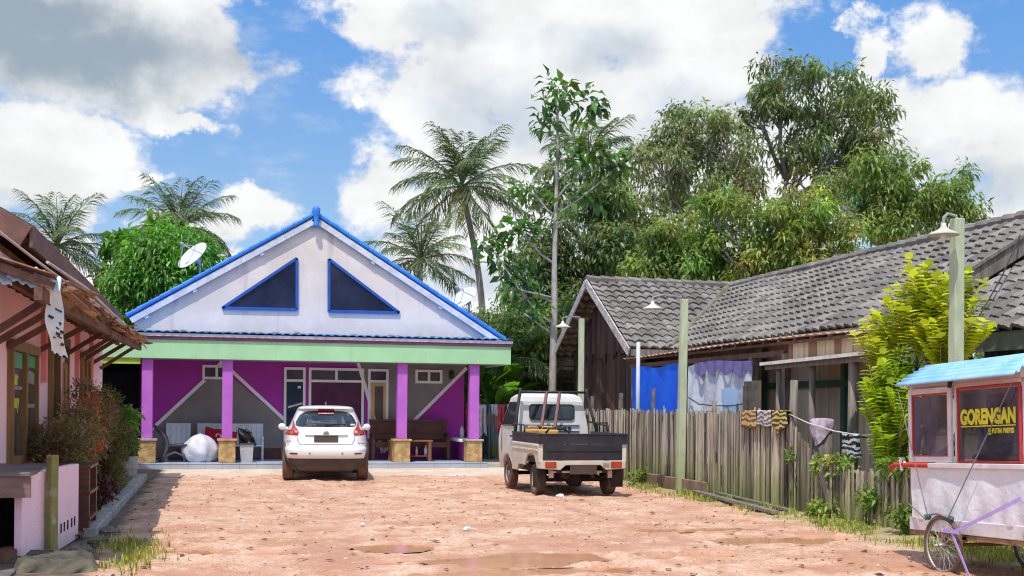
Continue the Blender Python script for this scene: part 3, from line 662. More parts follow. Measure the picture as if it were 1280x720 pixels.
# broken boards, sticks and wires along the awning edge
for i in range(46):
    mb = MB()
    yy = random.uniform(11.5, 25.5); l = random.uniform(.3, 1.3); t = random.uniform(.5, 1.6); mb.cur = (t, t, t)
    x0 = random.uniform(-1.5, -1.32); z0 = az_(yy)+random.uniform(-.06, .09)
    mb.beam((x0, yy, z0), (x0+random.uniform(-.06, .10), yy+l, z0+random.uniform(-.10, .04)), random.uniform(.03, .1), .018, (random.uniform(-.6, .2), 0, 1)); mb.build('broken_board', WOODT, AW)
mb = MB(); mb.tube([(-1.62, 12.5, 2.98), (-1.5, 15, 2.97), (-1.42, 18, 2.88), (-1.38, 21.5, 2.86), (-1.34, 25.5, 2.74)], .016, 6); mb.tube([(-2.0, 11.6, 3.2), (-1.7, 13.2, 2.98), (-1.44, 16.0, 2.84), (-1.36, 20, 2.80)], .014, 6); mb.build('loose_wire', mat('whitened wire', (.6, .55, .5), rough=.7), AW)
BRK = mat('brown bracket timber', (.17, .085, .07), (.12, .06, .05), scale=5, rough=.7)
for y_, zw, xo, zo in ((12.0, 2.05, -1.5, 2.6), (13.2, 2.15, -1.55, 2.62), (14.4, 2.2, -1.6, 2.62), (16.9, 2.28, -1.62, 2.66), (19.4, 2.30, -1.66, 2.70), (21.4, 2.34, -1.70, 2.74), (22.3, 2.34, -1.70, 2.74), (23.9, 2.34, -1.6, 2.78), (25.7, 2.30, -1.55, 2.8)):
    mb = MB(); mb.beam((XWL+.02, y_, zw), (xo, y_, zo), .05, .07); mb.build('bracket', BRK, AW)
for y_ in (17.25, 21.35, 23.75):
    mb = MB(); mb.box(XWL+.001, XWL+.07, y_-.09, y_+.09, 1.85, 2.95); mb.build('wall_strip', PINKD, PS)
# blue-white corrugated flap at the awning's end
mb = MB()
for k, (x0, x1, tz) in enumerate(((-2.05, -1.74, .0), (-1.78, -1.52, -.02), (-1.56, -1.33, -.05))):
    mb.grid(lambda u, v: (x0+(x1-x0)*u, 11.25-.10*v-.02*k, 2.83+tz-.14*v-.09*u+.012*math.sin(u*22)), 22, 4)
mb.build('corrugated_flap', ZINCB, AW, smooth=True, solid=.005)
# shop windows and door
def shop_window(y0, y1, z0, z1, mull, name, label=None):
    mb = MB(); w = .09; x0, x1 = XWL-.02, XWL+.07
    mb.box(x0, x1, y0, y0+w, z0, z1); mb.box(x0, x1, y1-w, y1, z0, z1); mb.box(x0, x1+.01, y0-.03, y1+.03, z1-w, z1+.03); mb.box(x0, x1, y0+w, y1-w, z0, z0+w)
    for q in mull: mb.box(x0, x1+.004, q-w*.7, q+w*.7, z0+w, z1-w)
    o = mb.build(name, WOODF, PS)
    return o
sg = glassmat('shop glass', (.06, .055, .05), .08)
wA = shop_window(14.46, 16.55, .84, 2.27, (15.5,), 'window')
mb = MB(); mb.box(XWL+.005, XWL+.02, 14.5, 15.42, .9, 2.2); mb.box(XWL+.005, XWL+.02, 15.58, 16.5, .9, 2.2); pa = mb.build('pane', sg, wA)
mb = MB(); mb.box(XWL+.022, XWL+.024, 14.56, 15.4, 1.98, 2.17); mb.box(XWL+.022, XWL+.024, 15.6, 16.46, 2.02, 2.17); mb.build('green_reflection', mat('green reflection', (.10, .38, .22), rough=.8), wA)  # green strips painted as the reflection across the pane tops
mb = MB(); mb.box(XWL+.022, XWL+.026, 15.62, 16.44, 1.50, 1.55); mb.box(XWL+.022, XWL+.026, 14.58, 15.4, 1.72, 1.76); mb.prism([(15.62, 1.83), (16.4, 1.80), (16.4, 1.95), (16.0, 1.98)], .004, 'x', XWL+.022); mb.build('curtain', mat('grey curtain', (.30, .29, .28), rough=.9), wA)
YEL = mat('yellow lettering', (.75, .66, .03), rough=.6)
for body, z in (('Edar', 1.78), ('t-buy', 1.50)):
    me = text_mesh(body, .24, .002, 1.25, .006); me.transform(Matrix.Translation((XWL+.027, 14.52, z)) @ Matrix.Rotation(PI/2, 4, 'Z') @ Matrix.Rotation(PI/2, 4, 'X'))
    me.transform(Matrix.Translation(-Vector(PS.location))); finish(me, 'window_lettering', YEL, wA)
wB = shop_window(17.9, 19.95, .25, 2.56, (18.75,), 'door')
mb = MB(); mb.box(XWL+.004, XWL+.02, 17.95, 18.7, .3, 2.5); mb.box(XWL+.004, XWL+.02, 18.8, 19.9, 2.3, 2.5); mb.build('pane', sg, wB)
mb = MB(); mb.box(XWL+.004, XWL+.05, 18.85, 19.86, .28, 2.2); mb.box(XWL+.05, XWL+.06, 18.95, 19.3, 1.4, 2.1); mb.box(XWL+.05, XWL+.06, 19.4, 19.76, 1.4, 2.1); mb.build('door_leaf', DOORO, wB, bevel=.006)
mb = MB(); mb.box(XWL-.01, XWL+.074, 18.78, 18.95, .25, 2.5); mb.build('door_post', PINK, wB)
wC = shop_window(22.0, 23.4, .9, 2.46, (22.7,), 'window')
mb = MB(); mb.box(XWL+.004, XWL+.02, 22.05, 23.35, .95, 2.4); mb.build('pane', mat('ochre shutter', (.36, .24, .10), rough=.6), wC)
# hanging torn banner
c = Vector((-1.44, 11.6, 0))
mb = MB()
mb.grid(lambda u, v: (-1.50+.135*u+.05*v*v*1.0+.012*math.sin(9*v+4*u), 11.45+.10*u+.03*math.sin(8*v), 2.66-.62*v-.05*u*v+(.012*math.sin(17*u)*v**8)), 10, 30)
BAN = mat('dirty white plastic', (.72, .70, .67), (.62, .60, .57), scale=6, rough=.5, tint=False, stain=((.50, .27, .16), .60, .5, (4, 4, 4)))
bn = mb.build('hanging_banner', BAN, smooth=True)
tag(bn, 'narrow torn white plastic strip hanging from the awning end', 'banner')
mb = MB()
for k, (u, v) in enumerate(((.2, .3), (.3, .48), (.75, .36), (.8, .55), (.6, .62), (.55, .70), (.35, .77), (.85, .66), (.65, .74), (.8, .84))):
    x = -1.50+.135*u+.05*v*v; z = 2.66-.62*v-.05*u*v; mb.obox((x, 11.44+.10*u+.03*math.sin(8*v), z), (.03+.02*(k % 3), .006, .014+.012*(k % 2)), Matrix.Rotation(.5, 3, 'Y'))
mb.build('print', BLACKM, bn)

# ---------------------------------------------------------------- kerb, planting strip
for i, (y0, y1) in enumerate(((14.3, 17.0), (17.05, 19.35), (19.4, 22.2), (22.25, 25.2))):
    mb = MB(); mb.box(-1.47-.02*(i % 2), -1.29, y0, y1, -.08, .115+.01*(i % 2)); 
    tag(mb.build('kerb_stone', CONC, bevel=.02), kind='structure')
mb = MB(); mb.box(-2.3, -1.47, 19.3, 19.75, -.05, .13); tag(mb.build('path', CONC, bevel=.01), kind='structure')
mb = MB(); mb.grid(lambda u, v: (-2.32+.9*u, 13.9+12.5*v, .05+.06*float(vnoise(np.array([u*5.]), np.array([v*60.]))[0])), 10, 120)
tag(mb.build('flower_bed', mat('dark soil', (.09, .06, .04), (.15, .11, .07), scale=7, rough=.95, bump=.5), smooth=True), 'dark soil planting strip below the shop wall', kind='structure')
mb = MB(); mb.box(-9, -1.72, 6, 13.9, -.05, .03); tag(mb.build('pavement', mat('dark stained concrete', (.17, .14, .13), (.11, .09, .085), scale=3, rough=.85)), kind='structure')

# ---------------------------------------------------------------- pink stall counter by the roadside
CT = thing('stall_counter', 'dark topped wooden counter beside the pale pink low wall', 'counter', (-2.4, 12.6, 0))
mb = MB(); mb.box(-4.4, -1.66, 11.75, 13.6, .86, .90); mb.build('top', mat('worn grey counter top', (.17, .155, .145), (.10, .09, .085), rough=.6), CT, bevel=.008)
mb = MB(); mb.box(-4.4, -1.66, 11.78, 11.83, .66, .857); mb.build('front_board', mat('dusty brown board', (.27, .18, .145), (.2, .12, .1), scale=3, stretch=(1, 3, 4), rough=.8), CT)
mb = MB(); mb.box(-4.3, -1.72, 13.5, 13.55, 0, .857); mb.build('under_counter_shade', DARKIN, CT)  # near-black sheet added to stand for the shade under the counter
for x in (-4.3, -2.6):
    mb = MB(); mb.box(x, x+.08, 11.85, 11.93, 0, .857); mb.build('leg', WOODB, CT)
mb = MB(); mb.box(-1.95, -1.8, 11.9, 12.2, .03, .16); mb.build('foot_block', WOODB, CT)
PW = thing('low_wall', 'pale pink low wall with a row of small slots', 'low wall', (-1.6, 13, 0))
a = Vector((-1.60, 12.45, 0)); b = Vector((-1.47, 14.1, 0))
mb = MB(); mb.add([(a.x, a.y, .0), (b.x, b.y, .02), (b.x-.09, b.y, .02), (a.x-.09, a.y, .0), (a.x, a.y, .885), (b.x, b.y, .87), (b.x-.09, b.y, .87), (a.x-.09, a.y, .885)], [(0, 3, 2, 1), (4, 5, 6, 7), (0, 1, 5, 4), (1, 2, 6, 5), (2, 3, 7, 6), (3, 0, 4, 7)])
mb.build('side_panel', PINKL, PW, bevel=.006)
mb = MB(); mb.add([(-1.755, 11.95, .07), (-1.615, 12.44, .06), (-1.69, 12.46, .06), (-1.83, 11.97, .07), (-1.755, 11.95, .875), (-1.615, 12.44, .875), (-1.69, 12.46, .875), (-1.83, 11.97, .875)], [(0, 3, 2, 1), (4, 5, 6, 7), (0, 1, 5, 4), (1, 2, 6, 5), (2, 3, 7, 6), (3, 0, 4, 7)]); mb.build('front_panel', PINKL, PW, bevel=.006)
mb = MB(); mb.add([(-1.75, 11.95, .0), (-1.61, 12.44, .0), (-1.69, 12.46, .0), (-1.83, 11.97, .0), (-1.75, 11.95, .068), (-1.61, 12.44, .058), (-1.69, 12.46, .058), (-1.83, 11.97, .068)], [(0, 3, 2, 1), (4, 5, 6, 7), (0, 1, 5, 4), (1, 2, 6, 5), (2, 3, 7, 6), (3, 0, 4, 7)]); mb.build('footing', CONC, PW)
mb = MB()
for t in (.42, .52, .63, .76, .86):
    q = a.lerp(b, t); mb.beam((q.x+.004, q.y, .17+.02*t), (q.x+.004, q.y, .27+.02*t), .008, .055, (0, 1, 0))
mb.build('slot', DARKIN, PW)
pp = MB(); pp.tube([(-1.545, 12.42, -.1), (-1.55, 12.42, .55), (-1.545, 12.43, 1.04)], [.066, .066, .064], 4); po = pp.build('wooden_post', LICHEN, bevel=.012)
tag(po, 'lichen covered square post standing against the pink low wall', 'post')
BX = thing('wooden_rack', 'dark brown wooden rack behind the pale pink low wall', 'rack', (-1.45, 14.8, 0))
for x, y_ in ((-1.42, 14.35), (-1.42, 15.2), (-1.72, 14.35), (-1.72, 15.2)):
    mb = MB(); mb.box(x-.045, x+.045, y_-.045, y_+.045, .0, .80); mb.build('leg', BROWNW, BX, bevel=.005)
for z in (.2, .5, .80):
    mb = MB(); mb.box(-1.77, -1.36, 14.29, 15.26, z, z+.035); mb.build('shelf', BROWNW, BX, bevel=.004)
mb = MB(); mb.box(-1.70, -1.44, 14.30, 14.32, .05, .80); mb.build('back_panel', BROWNW, BX)
mb = MB()
mb.grid(lambda u, v: (-1.80+.72*u+.05*math.sin(7*v)+.05*math.sin(19*v), 11.3+.95*v+.06*math.sin(6*u)+.03*math.sin(23*u), .0+(.11+.10*(float(fbm(np.array([u*6.]), np.array([v*6.]), 4)[0])-.5))*min(1, 12*u, 12*(1-u), 9*v, 12*(1-v))), 34, 34)
tag(mb.build('stone_slab', mat('dark mossy stone', (.13, .11, .085), (.06, .055, .04), scale=5, rough=.95, var=.35, bump=.8, bscale=18, stain=((.16, .17, .05), .55, .8, (4, 4, 4))), smooth=True), 'mossy stone slab lying at the foot of the pink low wall', 'stone')
for i, (x, y_, r, lb) in enumerate(((-1.3, 12.8, .13, 'flat grey rubble stone beside the pale pink low wall'), (-1.22, 13.7, .10, 'small dark rubble stone before the brown wooden rack'), (-1.18, 14.7, .12, 'dark rubble stone at the near end of the kerb'))):
    mb = MB(); mb.sphere((x, y_, .03), (r, r*1.3, .06), 10, 7)
    mb.v = [tuple(Vector(p)+Vector((random.uniform(-.02, .02), random.uniform(-.02, .02), random.uniform(-.012, .012)))) for p in mb.v]
    tag(mb.build('rubble_stone', MOSS), lb, 'stone', 'rubble stones by the kerb')
# ================================================================= timber house with concrete tile roofs
TH_ = thing('tiled_house', 'weathered timber house with grey tiled roofs and a brown plank gable', 'house', (11.5, 24, 0))
def tile_roof(o, u, v, L, S, name, parent, clip=None, row=.32, wl=.27, amp=.028):
    """interlocking wavy tiles: o = eave corner, u along the eave, v up the slope"""
    o, u, v = Vector(o), Vector(u).normalized(), Vector(v).normalized(); nr = u.cross(v); nr = nr if nr.z > 0 else -nr
    rows = int(round(S/row)); row = S/rows; K = 6; nt = int(L/wl)
    V = []; Q = []; T = []
    xs = np.arange(nt*K+1)/K
    for r in range(rows):
        ph = xs % 1.0; w = amp*np.sin(2*PI*ph)+amp*.55*np.sin(4*PI*ph+.6)
        jig = np.repeat(RNG.normal(0, .006, nt+1), K)[:len(xs)]; tt = np.repeat(RNG.uniform(.72, 1.22, nt+1), K)[:len(xs)]
        sagr = .02*np.sin(xs*.37+r*.5)
        base = len(V)
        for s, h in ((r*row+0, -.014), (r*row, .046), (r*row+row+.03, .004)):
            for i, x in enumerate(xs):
                p = o+u*(x*wl)+v*(s+(jig[i] if h != .004 else 0))+nr*(w[i]+h+sagr[i]); V.append(p); T.append((tt[i]*(.45 if h < 0 else 1),)*3)  # lip underside tinted darker, shade below each tile row put into colour
        n_ = len(xs)
        for k in (0, 1):
            for i in range(n_-1):
                if clip and not clip(V[base+k*n_+i]): continue
                Q.append((base+k*n_+i, base+k*n_+i+1, base+(k+1)*n_+i+1, base+(k+1)*n_+i))
    off = Vector(root_off(parent))
    me = fast_mesh(name, np.array([tuple(p-off) for p in V]), np.array(Q), np.array(T))
    return finish(me, name, TILER, parent, smooth=False)
EZ, RZ = 2.98, 4.86
# gable wing: ridge along x at y 28.9
def inval1(p): return p.x < 10.55+(p.z-EZ)*1.62   # valley against the long roof
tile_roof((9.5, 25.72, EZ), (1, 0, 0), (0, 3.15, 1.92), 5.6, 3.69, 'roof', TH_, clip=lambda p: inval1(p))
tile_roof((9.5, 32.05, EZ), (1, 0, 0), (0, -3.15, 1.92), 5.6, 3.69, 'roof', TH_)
def ridge(a, b, name='ridge_tile'):
    mb = MB(); a, b = Vector(a), Vector(b); L = (b-a).length; k = int(L/.36); d = (b-a).normalized()
    for i in range(k):
        p = a.lerp(b, i/k); q = a.lerp(b, (i+1.12)/k); mb.cur = (random.uniform(.75, 1.2),)*3; mb.tube([p+Vector((0, 0, .02)), q], [.12, .10], 8)
    return mb.build(name, TILER, TH_)
ridge((9.45, 28.88, RZ+.06), (13.6, 28.88, RZ+.04))
# long roof: eave x=10.5, ridge x=13.5 along y
def inval2(p): return p.y < 28.88-(RZ-p.z)*1.64 or p.x > 13.3
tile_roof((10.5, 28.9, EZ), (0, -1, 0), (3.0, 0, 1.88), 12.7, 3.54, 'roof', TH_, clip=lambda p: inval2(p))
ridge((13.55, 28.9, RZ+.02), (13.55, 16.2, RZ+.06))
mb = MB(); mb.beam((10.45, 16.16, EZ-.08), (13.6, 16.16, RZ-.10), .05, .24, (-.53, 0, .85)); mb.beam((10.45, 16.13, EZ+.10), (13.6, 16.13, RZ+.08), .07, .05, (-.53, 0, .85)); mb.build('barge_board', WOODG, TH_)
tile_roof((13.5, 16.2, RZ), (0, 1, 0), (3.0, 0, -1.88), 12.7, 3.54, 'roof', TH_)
mb = MB(); mb.tube([(10.55, 25.72, EZ+.04), (13.5, 28.85, RZ+.03)], .09, 6); mb.build('valley_strip', MOSS, TH_)
# barge boards of the gable
mb = MB()
for y0, y1 in ((25.62, 28.9), (32.15, 28.9)):
    z0, z1 = EZ-.10, RZ-.02
    mb.beam((9.44, y0, z0), (9.44, y1, z1), .035, .20, (0, -(z1-z0), y1-y0))
bb = mb.build('barge_board', mat('chalky white barge board', (.55, .50, .47), (.36, .31, .29), scale=4, stretch=(3, 1, 3), rough=.85, stain=((.2, .16, .14), .56, .6, (3, 3, 3))), TH_)
# gable planks, staggered
GX0 = 10.05
mb = MB(); y = 26.0
while y < 31.85:
    w = random.uniform(.16, .24); yc = y+w/2; top = EZ+.0+(1.92/3.15)*(3.15-abs(yc-28.88))-.10; t = random.uniform(.5, 1.5); mb.cur = (t, t*.95, t*.92)
    low = 3.15+random.uniform(-.05, .05)
    mb.box(GX0+random.uniform(0, .012), GX0+.04, y, y+w-.008, .0, min(low, top))
    if top > low: t = random.uniform(.5, 1.4); mb.cur = (t, t*.9, t*.85); mb.box(GX0-.05+random.uniform(0, .012), GX0-.01, y, y+w-.01, low-.25+random.uniform(-.12, .12), top)
    y += w
mb.cur = (.7, .7, .7)
mb.build('plank_wall', WOODD, TH_)
mb = MB(); mb.prism([(26.0, 0), (31.8, 0), (31.8, 2.9), (28.88, 4.65), (26.0, 2.9)], .07, 'x', GX0+.05); mb.build('backing', DARKIN, TH_)
mb = MB()
for k in range(7):
    for s in (-1, 1):
        yy = 28.88+s*(3.0-k*.45); z = EZ+(1.92/3.15)*(3.15-abs(yy-28.88))-.09; mb.beam((9.46, yy, z), (10.1, yy, z), .07, .06)
mb.build('roof_batten', WOODB, TH_)
mb = MB(); mb.box(10.0, 14, 26.0, 26.06, 0, 3.0); mb.build('side_wall', WOODD, TH_)
mb = MB(); mb.box(9.52, 11.6, 25.69, 25.72, EZ-.18, EZ-.02); mb.box(10.44, 10.48, 16.2, 26.5, EZ-.24, EZ-.03); mb.build('eave_board', WOODG, TH_)
# long wing wall: pale planks, green posts and rail
mb = MB(); y = 16.25
while y < 25.9:
    w = random.uniform(.13, .19); t = random.uniform(.72, 1.12); mb.cur = (t, t*.97, t*.93); mb.box(10.4+random.uniform(0, .01), 10.44, y, y+w-.006, 0, 2.9); y += w
mb.build('plank_wall', PLANKP, TH_)
for y in (20.55, 17.62):
    mb = MB(); mb.box(10.33, 10.39, y-.06, y+.06, 0, 2.75); mb.build('green_post', GREENT, TH_)
mb = MB(); mb.box(10.34, 10.385, 16.25, 17.56, 1.96, 2.08); mb.box(10.34, 10.385, 17.68, 20.49, 1.96, 2.08); mb.build('green_rail', GREENT, TH_)
mb = MB(); y = 15.6
pal = ((.9, .8, .55), (1.1, .8, .5), (.8, .5, .3), (1.2, 1.1, .9), (.7, .6, .5), (.6, .35, .22), (1.15, 1, .7))
while y < 18.4:
    w = random.uniform(.15, .3); t = random.choice(pal); mb.cur = t; mb.box(9.80+random.uniform(0, .02), 9.83, y, y+w-.01, 2.44, 2.74); y += w
mb.build('patch_board', PLANKP, TH_)
# lean-to on the far side of the gable wing
mb = MB(); mb.grid(lambda u, v: (9.55+4*u, 31.9+3.8*v, 2.92-1.15*v+.015*math.sin(u*110)), 120, 6); mb.build('lean_to_roof', mat('old grey zinc', (.22, .20, .19), (.13, .115, .11), scale=2, rough=.7, var=.3), TH_, smooth=True, solid=.008)
mb = MB()
for y, z in ((32.3, 2.72), (33.5, 2.36), (34.9, 1.95)): mb.beam((9.6, y, z), (12.5, y, z), .06, .08)
mb.beam((9.7, 31.9, 2.75), (9.7, 35.6, 1.68), .06, .09); mb.beam((9.9, 31.9, 1.9), (9.8, 35.4, 1.2), .05, .07); mb.build('lean_to_rafter', WOODG, TH_)
mb = MB(); mb.box(11.0, 11.06, 31.9, 35.2, 0, 2.4); mb.build('lean_to_wall', WOODD, TH_)

# veranda roof in front of the long wing
VR = thing('veranda_roof', 'low rusty edged veranda roof over the blue tarpaulin', 'veranda', (9.9, 22, 2.8))
mb = MB(); mb.grid(lambda u, v: (9.62+.86*u+.02*math.sin(v*31), 15.9+10.6*v, 2.79+.07*(1-v)*0+.08*u+.012*math.sin(v*260)+.03*math.sin(v*5)*(1-u)), 6, 300)
mb.build('roof_sheet', mat('rusty sheet edge', (.55, .38, .28), (.36, .20, .14), scale=3, rough=.8, stain=((.62, .52, .45), .55, .6, (2, 2, 2))), VR, smooth=True, solid=.012)
mb = MB(); mb.beam((9.72, 16.0, 2.73), (9.72, 26.4, 2.73), .05, .05); mb.beam((9.78, 18.6, 2.56), (9.78, 26.4, 2.58), .07, .10); mb.build('beam', WOODB, VR)
mb = MB()
for y in (18.6, 19.9, 22.95, 26.2): mb.box(9.74, 9.86, y-.07, y+.07, 0, 2.55)
mb.build('post', WOODG, VR)
mb = MB()
for k in range(18): mb.beam((9.64, 16.3+k*.58, 2.765), (10.45, 16.3+k*.58, 2.84), .05, .05)
mb.build('rafter', WOODB, VR)
# blue tarpaulin and white curtain
TARP = mat('blue tarpaulin', (.008, .11, .80), (.012, .15, .88), scale=1.5, rough=.45, var=.12, bump=.12, bscale=6, bdist=.05)
mb = MB(); mb.grid(lambda u, v: (9.70+.02*math.sin(u*23+v*4)+.05*v*v*math.sin(u*7)-.04*v, 26.05-2.95*u+.03*math.sin(v*5)*(.5-u), 2.52-2.2*v+.03*math.sin(u*9)), 60, 24)
tag(mb.build('tarpaulin', TARP, smooth=True), 'bright blue tarpaulin hung as a wall under the veranda roof', 'tarpaulin')
mb = MB(); mb.grid(lambda u, v: (9.72+.03*math.sin(u*31+v*3)+.02*math.sin(u*13-v*5)-.05*v, 22.75-3.0*u, 2.46-2.0*v+.05*math.sin(u*12)*(1-v)), 80, 24)
cu = mb.build('curtain', mat('white plastic sheet', (.66, .68, .74), (.58, .60, .68), scale=2, rough=.5, var=.08, bump=.2, bscale=9, bdist=.04), smooth=True); tag(cu, 'white plastic sheet hung beside the blue tarpaulin', 'plastic sheet')
mb = MB(); mb.grid(lambda u, v: (9.66+.02*math.sin(u*40), 22.3-2.6*u, 2.50-v*(.16+.13*abs(math.sin(u*13.5)))+.03*math.sin(u*5)), 90, 5)
vl = mb.build('valance', mat('faded violet cloth', (.16, .13, .33), (.2, .17, .38), scale=4, rough=.9), cu, smooth=True)
mb = MB(); mb.grid(lambda u, v: (9.64+.03*math.sin(u*9+v*4), 20.95-.75*u, 1.95-.85*v+.03*math.sin(u*4)), 14, 12)
tag(mb.build('hanging_cloth', mat('pale blue cloth', (.38, .56, .82), (.48, .64, .85), rough=.8), smooth=True), 'pale blue cloth hanging in front of the white plastic sheet', 'cloth')
mb = MB(); mb.tube([(9.62, 22.5, 1.80), (9.6, 21.9, 1.66), (9.6, 21.2, 1.63), (9.62, 20.4, 1.63), (9.62, 19.5, 1.70)], .012, 5); tag(mb.build('clothesline', BLACKM), 'dark sagging line across the white plastic sheet', 'clothesline')
mb = MB(); mb.box(9.50, 9.54, 19.02, 19.66, .8, 2.08); mb.box(9.46, 9.50, 19.5, 19.62, .4, 2.0); tag(mb.build('wood_board', mat('lichen grey board', (.17, .14, .11), (.10, .085, .07), scale=5, rough=.95, bump=.5, stain=((.36, .34, .28), .58, .8, (9, 9, 9))), bevel=.01), 'dark mouldy board leaning at the end of the white sheet', 'board')

# small awning with pale edge and its posts
SA = thing('small_awning', 'flat little awning with a whitish edge on grey round posts', 'awning', (9.6, 17, 2.4))
mb = MB(); mb.grid(lambda u, v: (9.28+1.1*u, 14.9+3.65*v, 2.36+.05*(1-v)+.10*u+.01*math.sin(v*120)), 4, 140); mb.build('roof_sheet', mat('whitish zinc', (.62, .60, .55), (.5, .46, .4), scale=3, rough=.6), SA, smooth=True, solid=.02)
mb = MB(); mb.beam((9.27, 14.9, 2.405), (9.27, 18.55, 2.355), .02, .055); mb.build('edge_strip', mat('bright weathered edge', (.78, .74, .66), (.62, .57, .5), scale=5, rough=.8), SA)
mb = MB(); mb.beam((9.36, 14.9, 2.33), (9.36, 18.5, 2.29), .05, .08); mb.build('beam', WOODG, SA)
for y, r in ((18.15, .05), (17.0, .055), (15.75, .085)):
    mb = MB(); mb.tube([(9.42, y, 0), (9.43, y+.02, 1.2), (9.42, y-.01, 2.30)], [r*1.05, r, r*.95], 9); mb.build('post', WOODG, SA, smooth=True)

# the nearer house at the side with its own lower roof
NH = thing('low_tiled_house', 'lower tiled house with open trussed eave behind the pale pole', 'house', (12, 12, 0))
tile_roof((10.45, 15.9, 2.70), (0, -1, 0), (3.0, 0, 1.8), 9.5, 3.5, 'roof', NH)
mb = MB(); mb.box(10.5, 10.58, 6.5, 15.8, 2.40, 2.66); mb.build('eave_beam', mat('grey green beam', (.17, .19, .17), (.12, .135, .12), scale=4, rough=.85), NH)
mb = MB(); mb.box(11.6, 11.7, 6.5, 15.6, 0, 3.2); mb.build('wall', mat('dark blue green wall', (.02, .035, .04), (.03, .045, .05), rough=.8), NH)
mb = MB()
for k in range(14):
    y = 15.4-k*.62; mb.beam((10.9, y, 2.05), (10.9, y-.31, 2.55), .05, .05); mb.beam((10.9, y-.31, 2.55), (10.9, y-.62, 2.05), .05, .05)
mb.beam((10.9, 15.5, 2.05), (10.9, 6.6, 2.05), .06, .07); mb.beam((10.9, 15.5, 2.56), (10.9, 6.6, 2.56), .06, .06); mb.build('truss', mat('dark slate timber', (.05, .065, .08), rough=.8), NH)
mb = MB()
for y in (15.5, 12.5, 9.5): mb.box(10.52, 10.64, y-.06, y+.06, 0, 2.4)
mb.build('post', WOODG, NH)
mb = MB(); mb.box(13.4, 16.5, 6.5, 15.5, 0, 4.4); mb.build('rear_wall', WOODD, NH)

# ================================================================= fences
def pickets(y0, y1, top, x=8.55, sp=.058):
    mb = MB(); y = y0
    while y > y1:
        w = sp*random.uniform(.45, .85); h = top(y)+random.gauss(0, .022)+(random.random() < .06)*random.uniform(-.1, .06); t = random.choice((random.uniform(.35, .7), random.uniform(.7, 1.6), random.uniform(.8, 1.5))); mb.cur = (t, t*random.uniform(.95, 1.0), t*random.uniform(.85, 1))
        lx = random.gauss(0, .012); ly = random.gauss(0, .012); x0 = x+random.gauss(0, .014)
        if abs(h-top(y)) < .3:
            b0 = Vector((x0, y, -.03)); b1 = Vector((x0+lx, y+ly, h)); mid = b0.lerp(b1, .5)+Vector((random.gauss(0, .006), random.gauss(0, .006), 0))
            mb.beam(b0, mid, w, .016, (1, 0, 0)); mb.beam(mid, b1, w, .016, (1, 0, 0))
        y -= sp*random.uniform(.75, 1.15)
    return mb
def ftop(y): return 1.52 if y > 16.3 else 1.53-(16.3-y)*.68
F1 = thing('bamboo_fence', 'tall weathered bamboo slat fence beside the yard', 'fence', (8.55, 20.5, 0))
pickets(27.5, 15.2, ftop, sp=.046).build('slat_panel', BAMBOO, F1)
pickets(27.5, 15.25, lambda y: ftop(y)-.05, x=8.595, sp=.085).build('gap_shade_slats', mat('dark gap slat', (.13, .115, .09), (.08, .07, .055), scale=3, stretch=(7, 7, .8), rough=.9), F1)  # added darker row standing in for the shade between the slats
mb = MB(); mb.beam((8.60, 27.5, 1.18), (8.60, 16.2, 1.18), .035, .05); mb.beam((8.60, 27.5, .42), (8.60, 15.2, .42), .035, .05); mb.build('rail', WOODG, F1)
for y, h, r in ((26.0, 1.85, .05), (24.05, 1.90, .06), (22.15, 1.98, .045), (19.1, 1.7, .05), (16.25, 2.02, .07)):
    mb = MB(); mb.tube([(8.68, y, 0), (8.69, y+.02, h*.6), (8.68+random.gauss(0, .02), y, h)], [r*1.1, r, r*.85], 8); mb.build('post', mat('charred post', (.07, .06, .055), (.13, .115, .1), scale=6, rough=.95, bump=.5) if h > 1.8 and y > 20 else WOODG, F1, smooth=True)
F2 = thing('low_bamboo_fence', 'low bamboo fence with weeds climbing over it by the cart', 'fence', (8.55, 13.5, 0))
pickets(15.2, 8.6, lambda y: .76+.02*math.sin(y*3), sp=.054).build('slat_panel', BAMBOO, F2)
mb = MB(); mb.beam((8.60, 15.2, .58), (8.60, 8.6, .58), .035, .05); mb.beam((8.60, 15.2, .2), (8.60, 8.6, .2), .035, .05); mb.build('rail', WOODG, F2)
mb = MB(); mb.beam((8.50, 14.75, -.02), (8.47, 15.0, .80), .10, .03, (1, 0, 0)); mb.build('leaning_slat', WOODG, F2)
# boards along the foot of the fence
mb = MB(); mb.box(8.42, 8.50, 19.0, 21.9, .0, .27); tag(mb.build('edge_board', mat('brown foot board', (.27, .19, .12), (.18, .125, .085), scale=4, rough=.9, bump=.3), bevel=.012), 'brown board edging the fence foot beside the pale pole', 'board')
for i, (a, b, lb) in enumerate((((8.36, 19.2, .09), (8.02, 15.5, .05), 'long grey plank lying against the tall fence, thicker one'), ((8.46, 18.5, .12), (8.36, 15.6, .06), 'thin grey plank lying tight along the tall fence foot'))):
    mb = MB(); mb.beam(a, b, .12 if i == 0 else .07, .05 if i == 0 else .035); tag(mb.build('plank', WOODG, bevel=.006), lb, 'plank', 'grey planks by the fence')

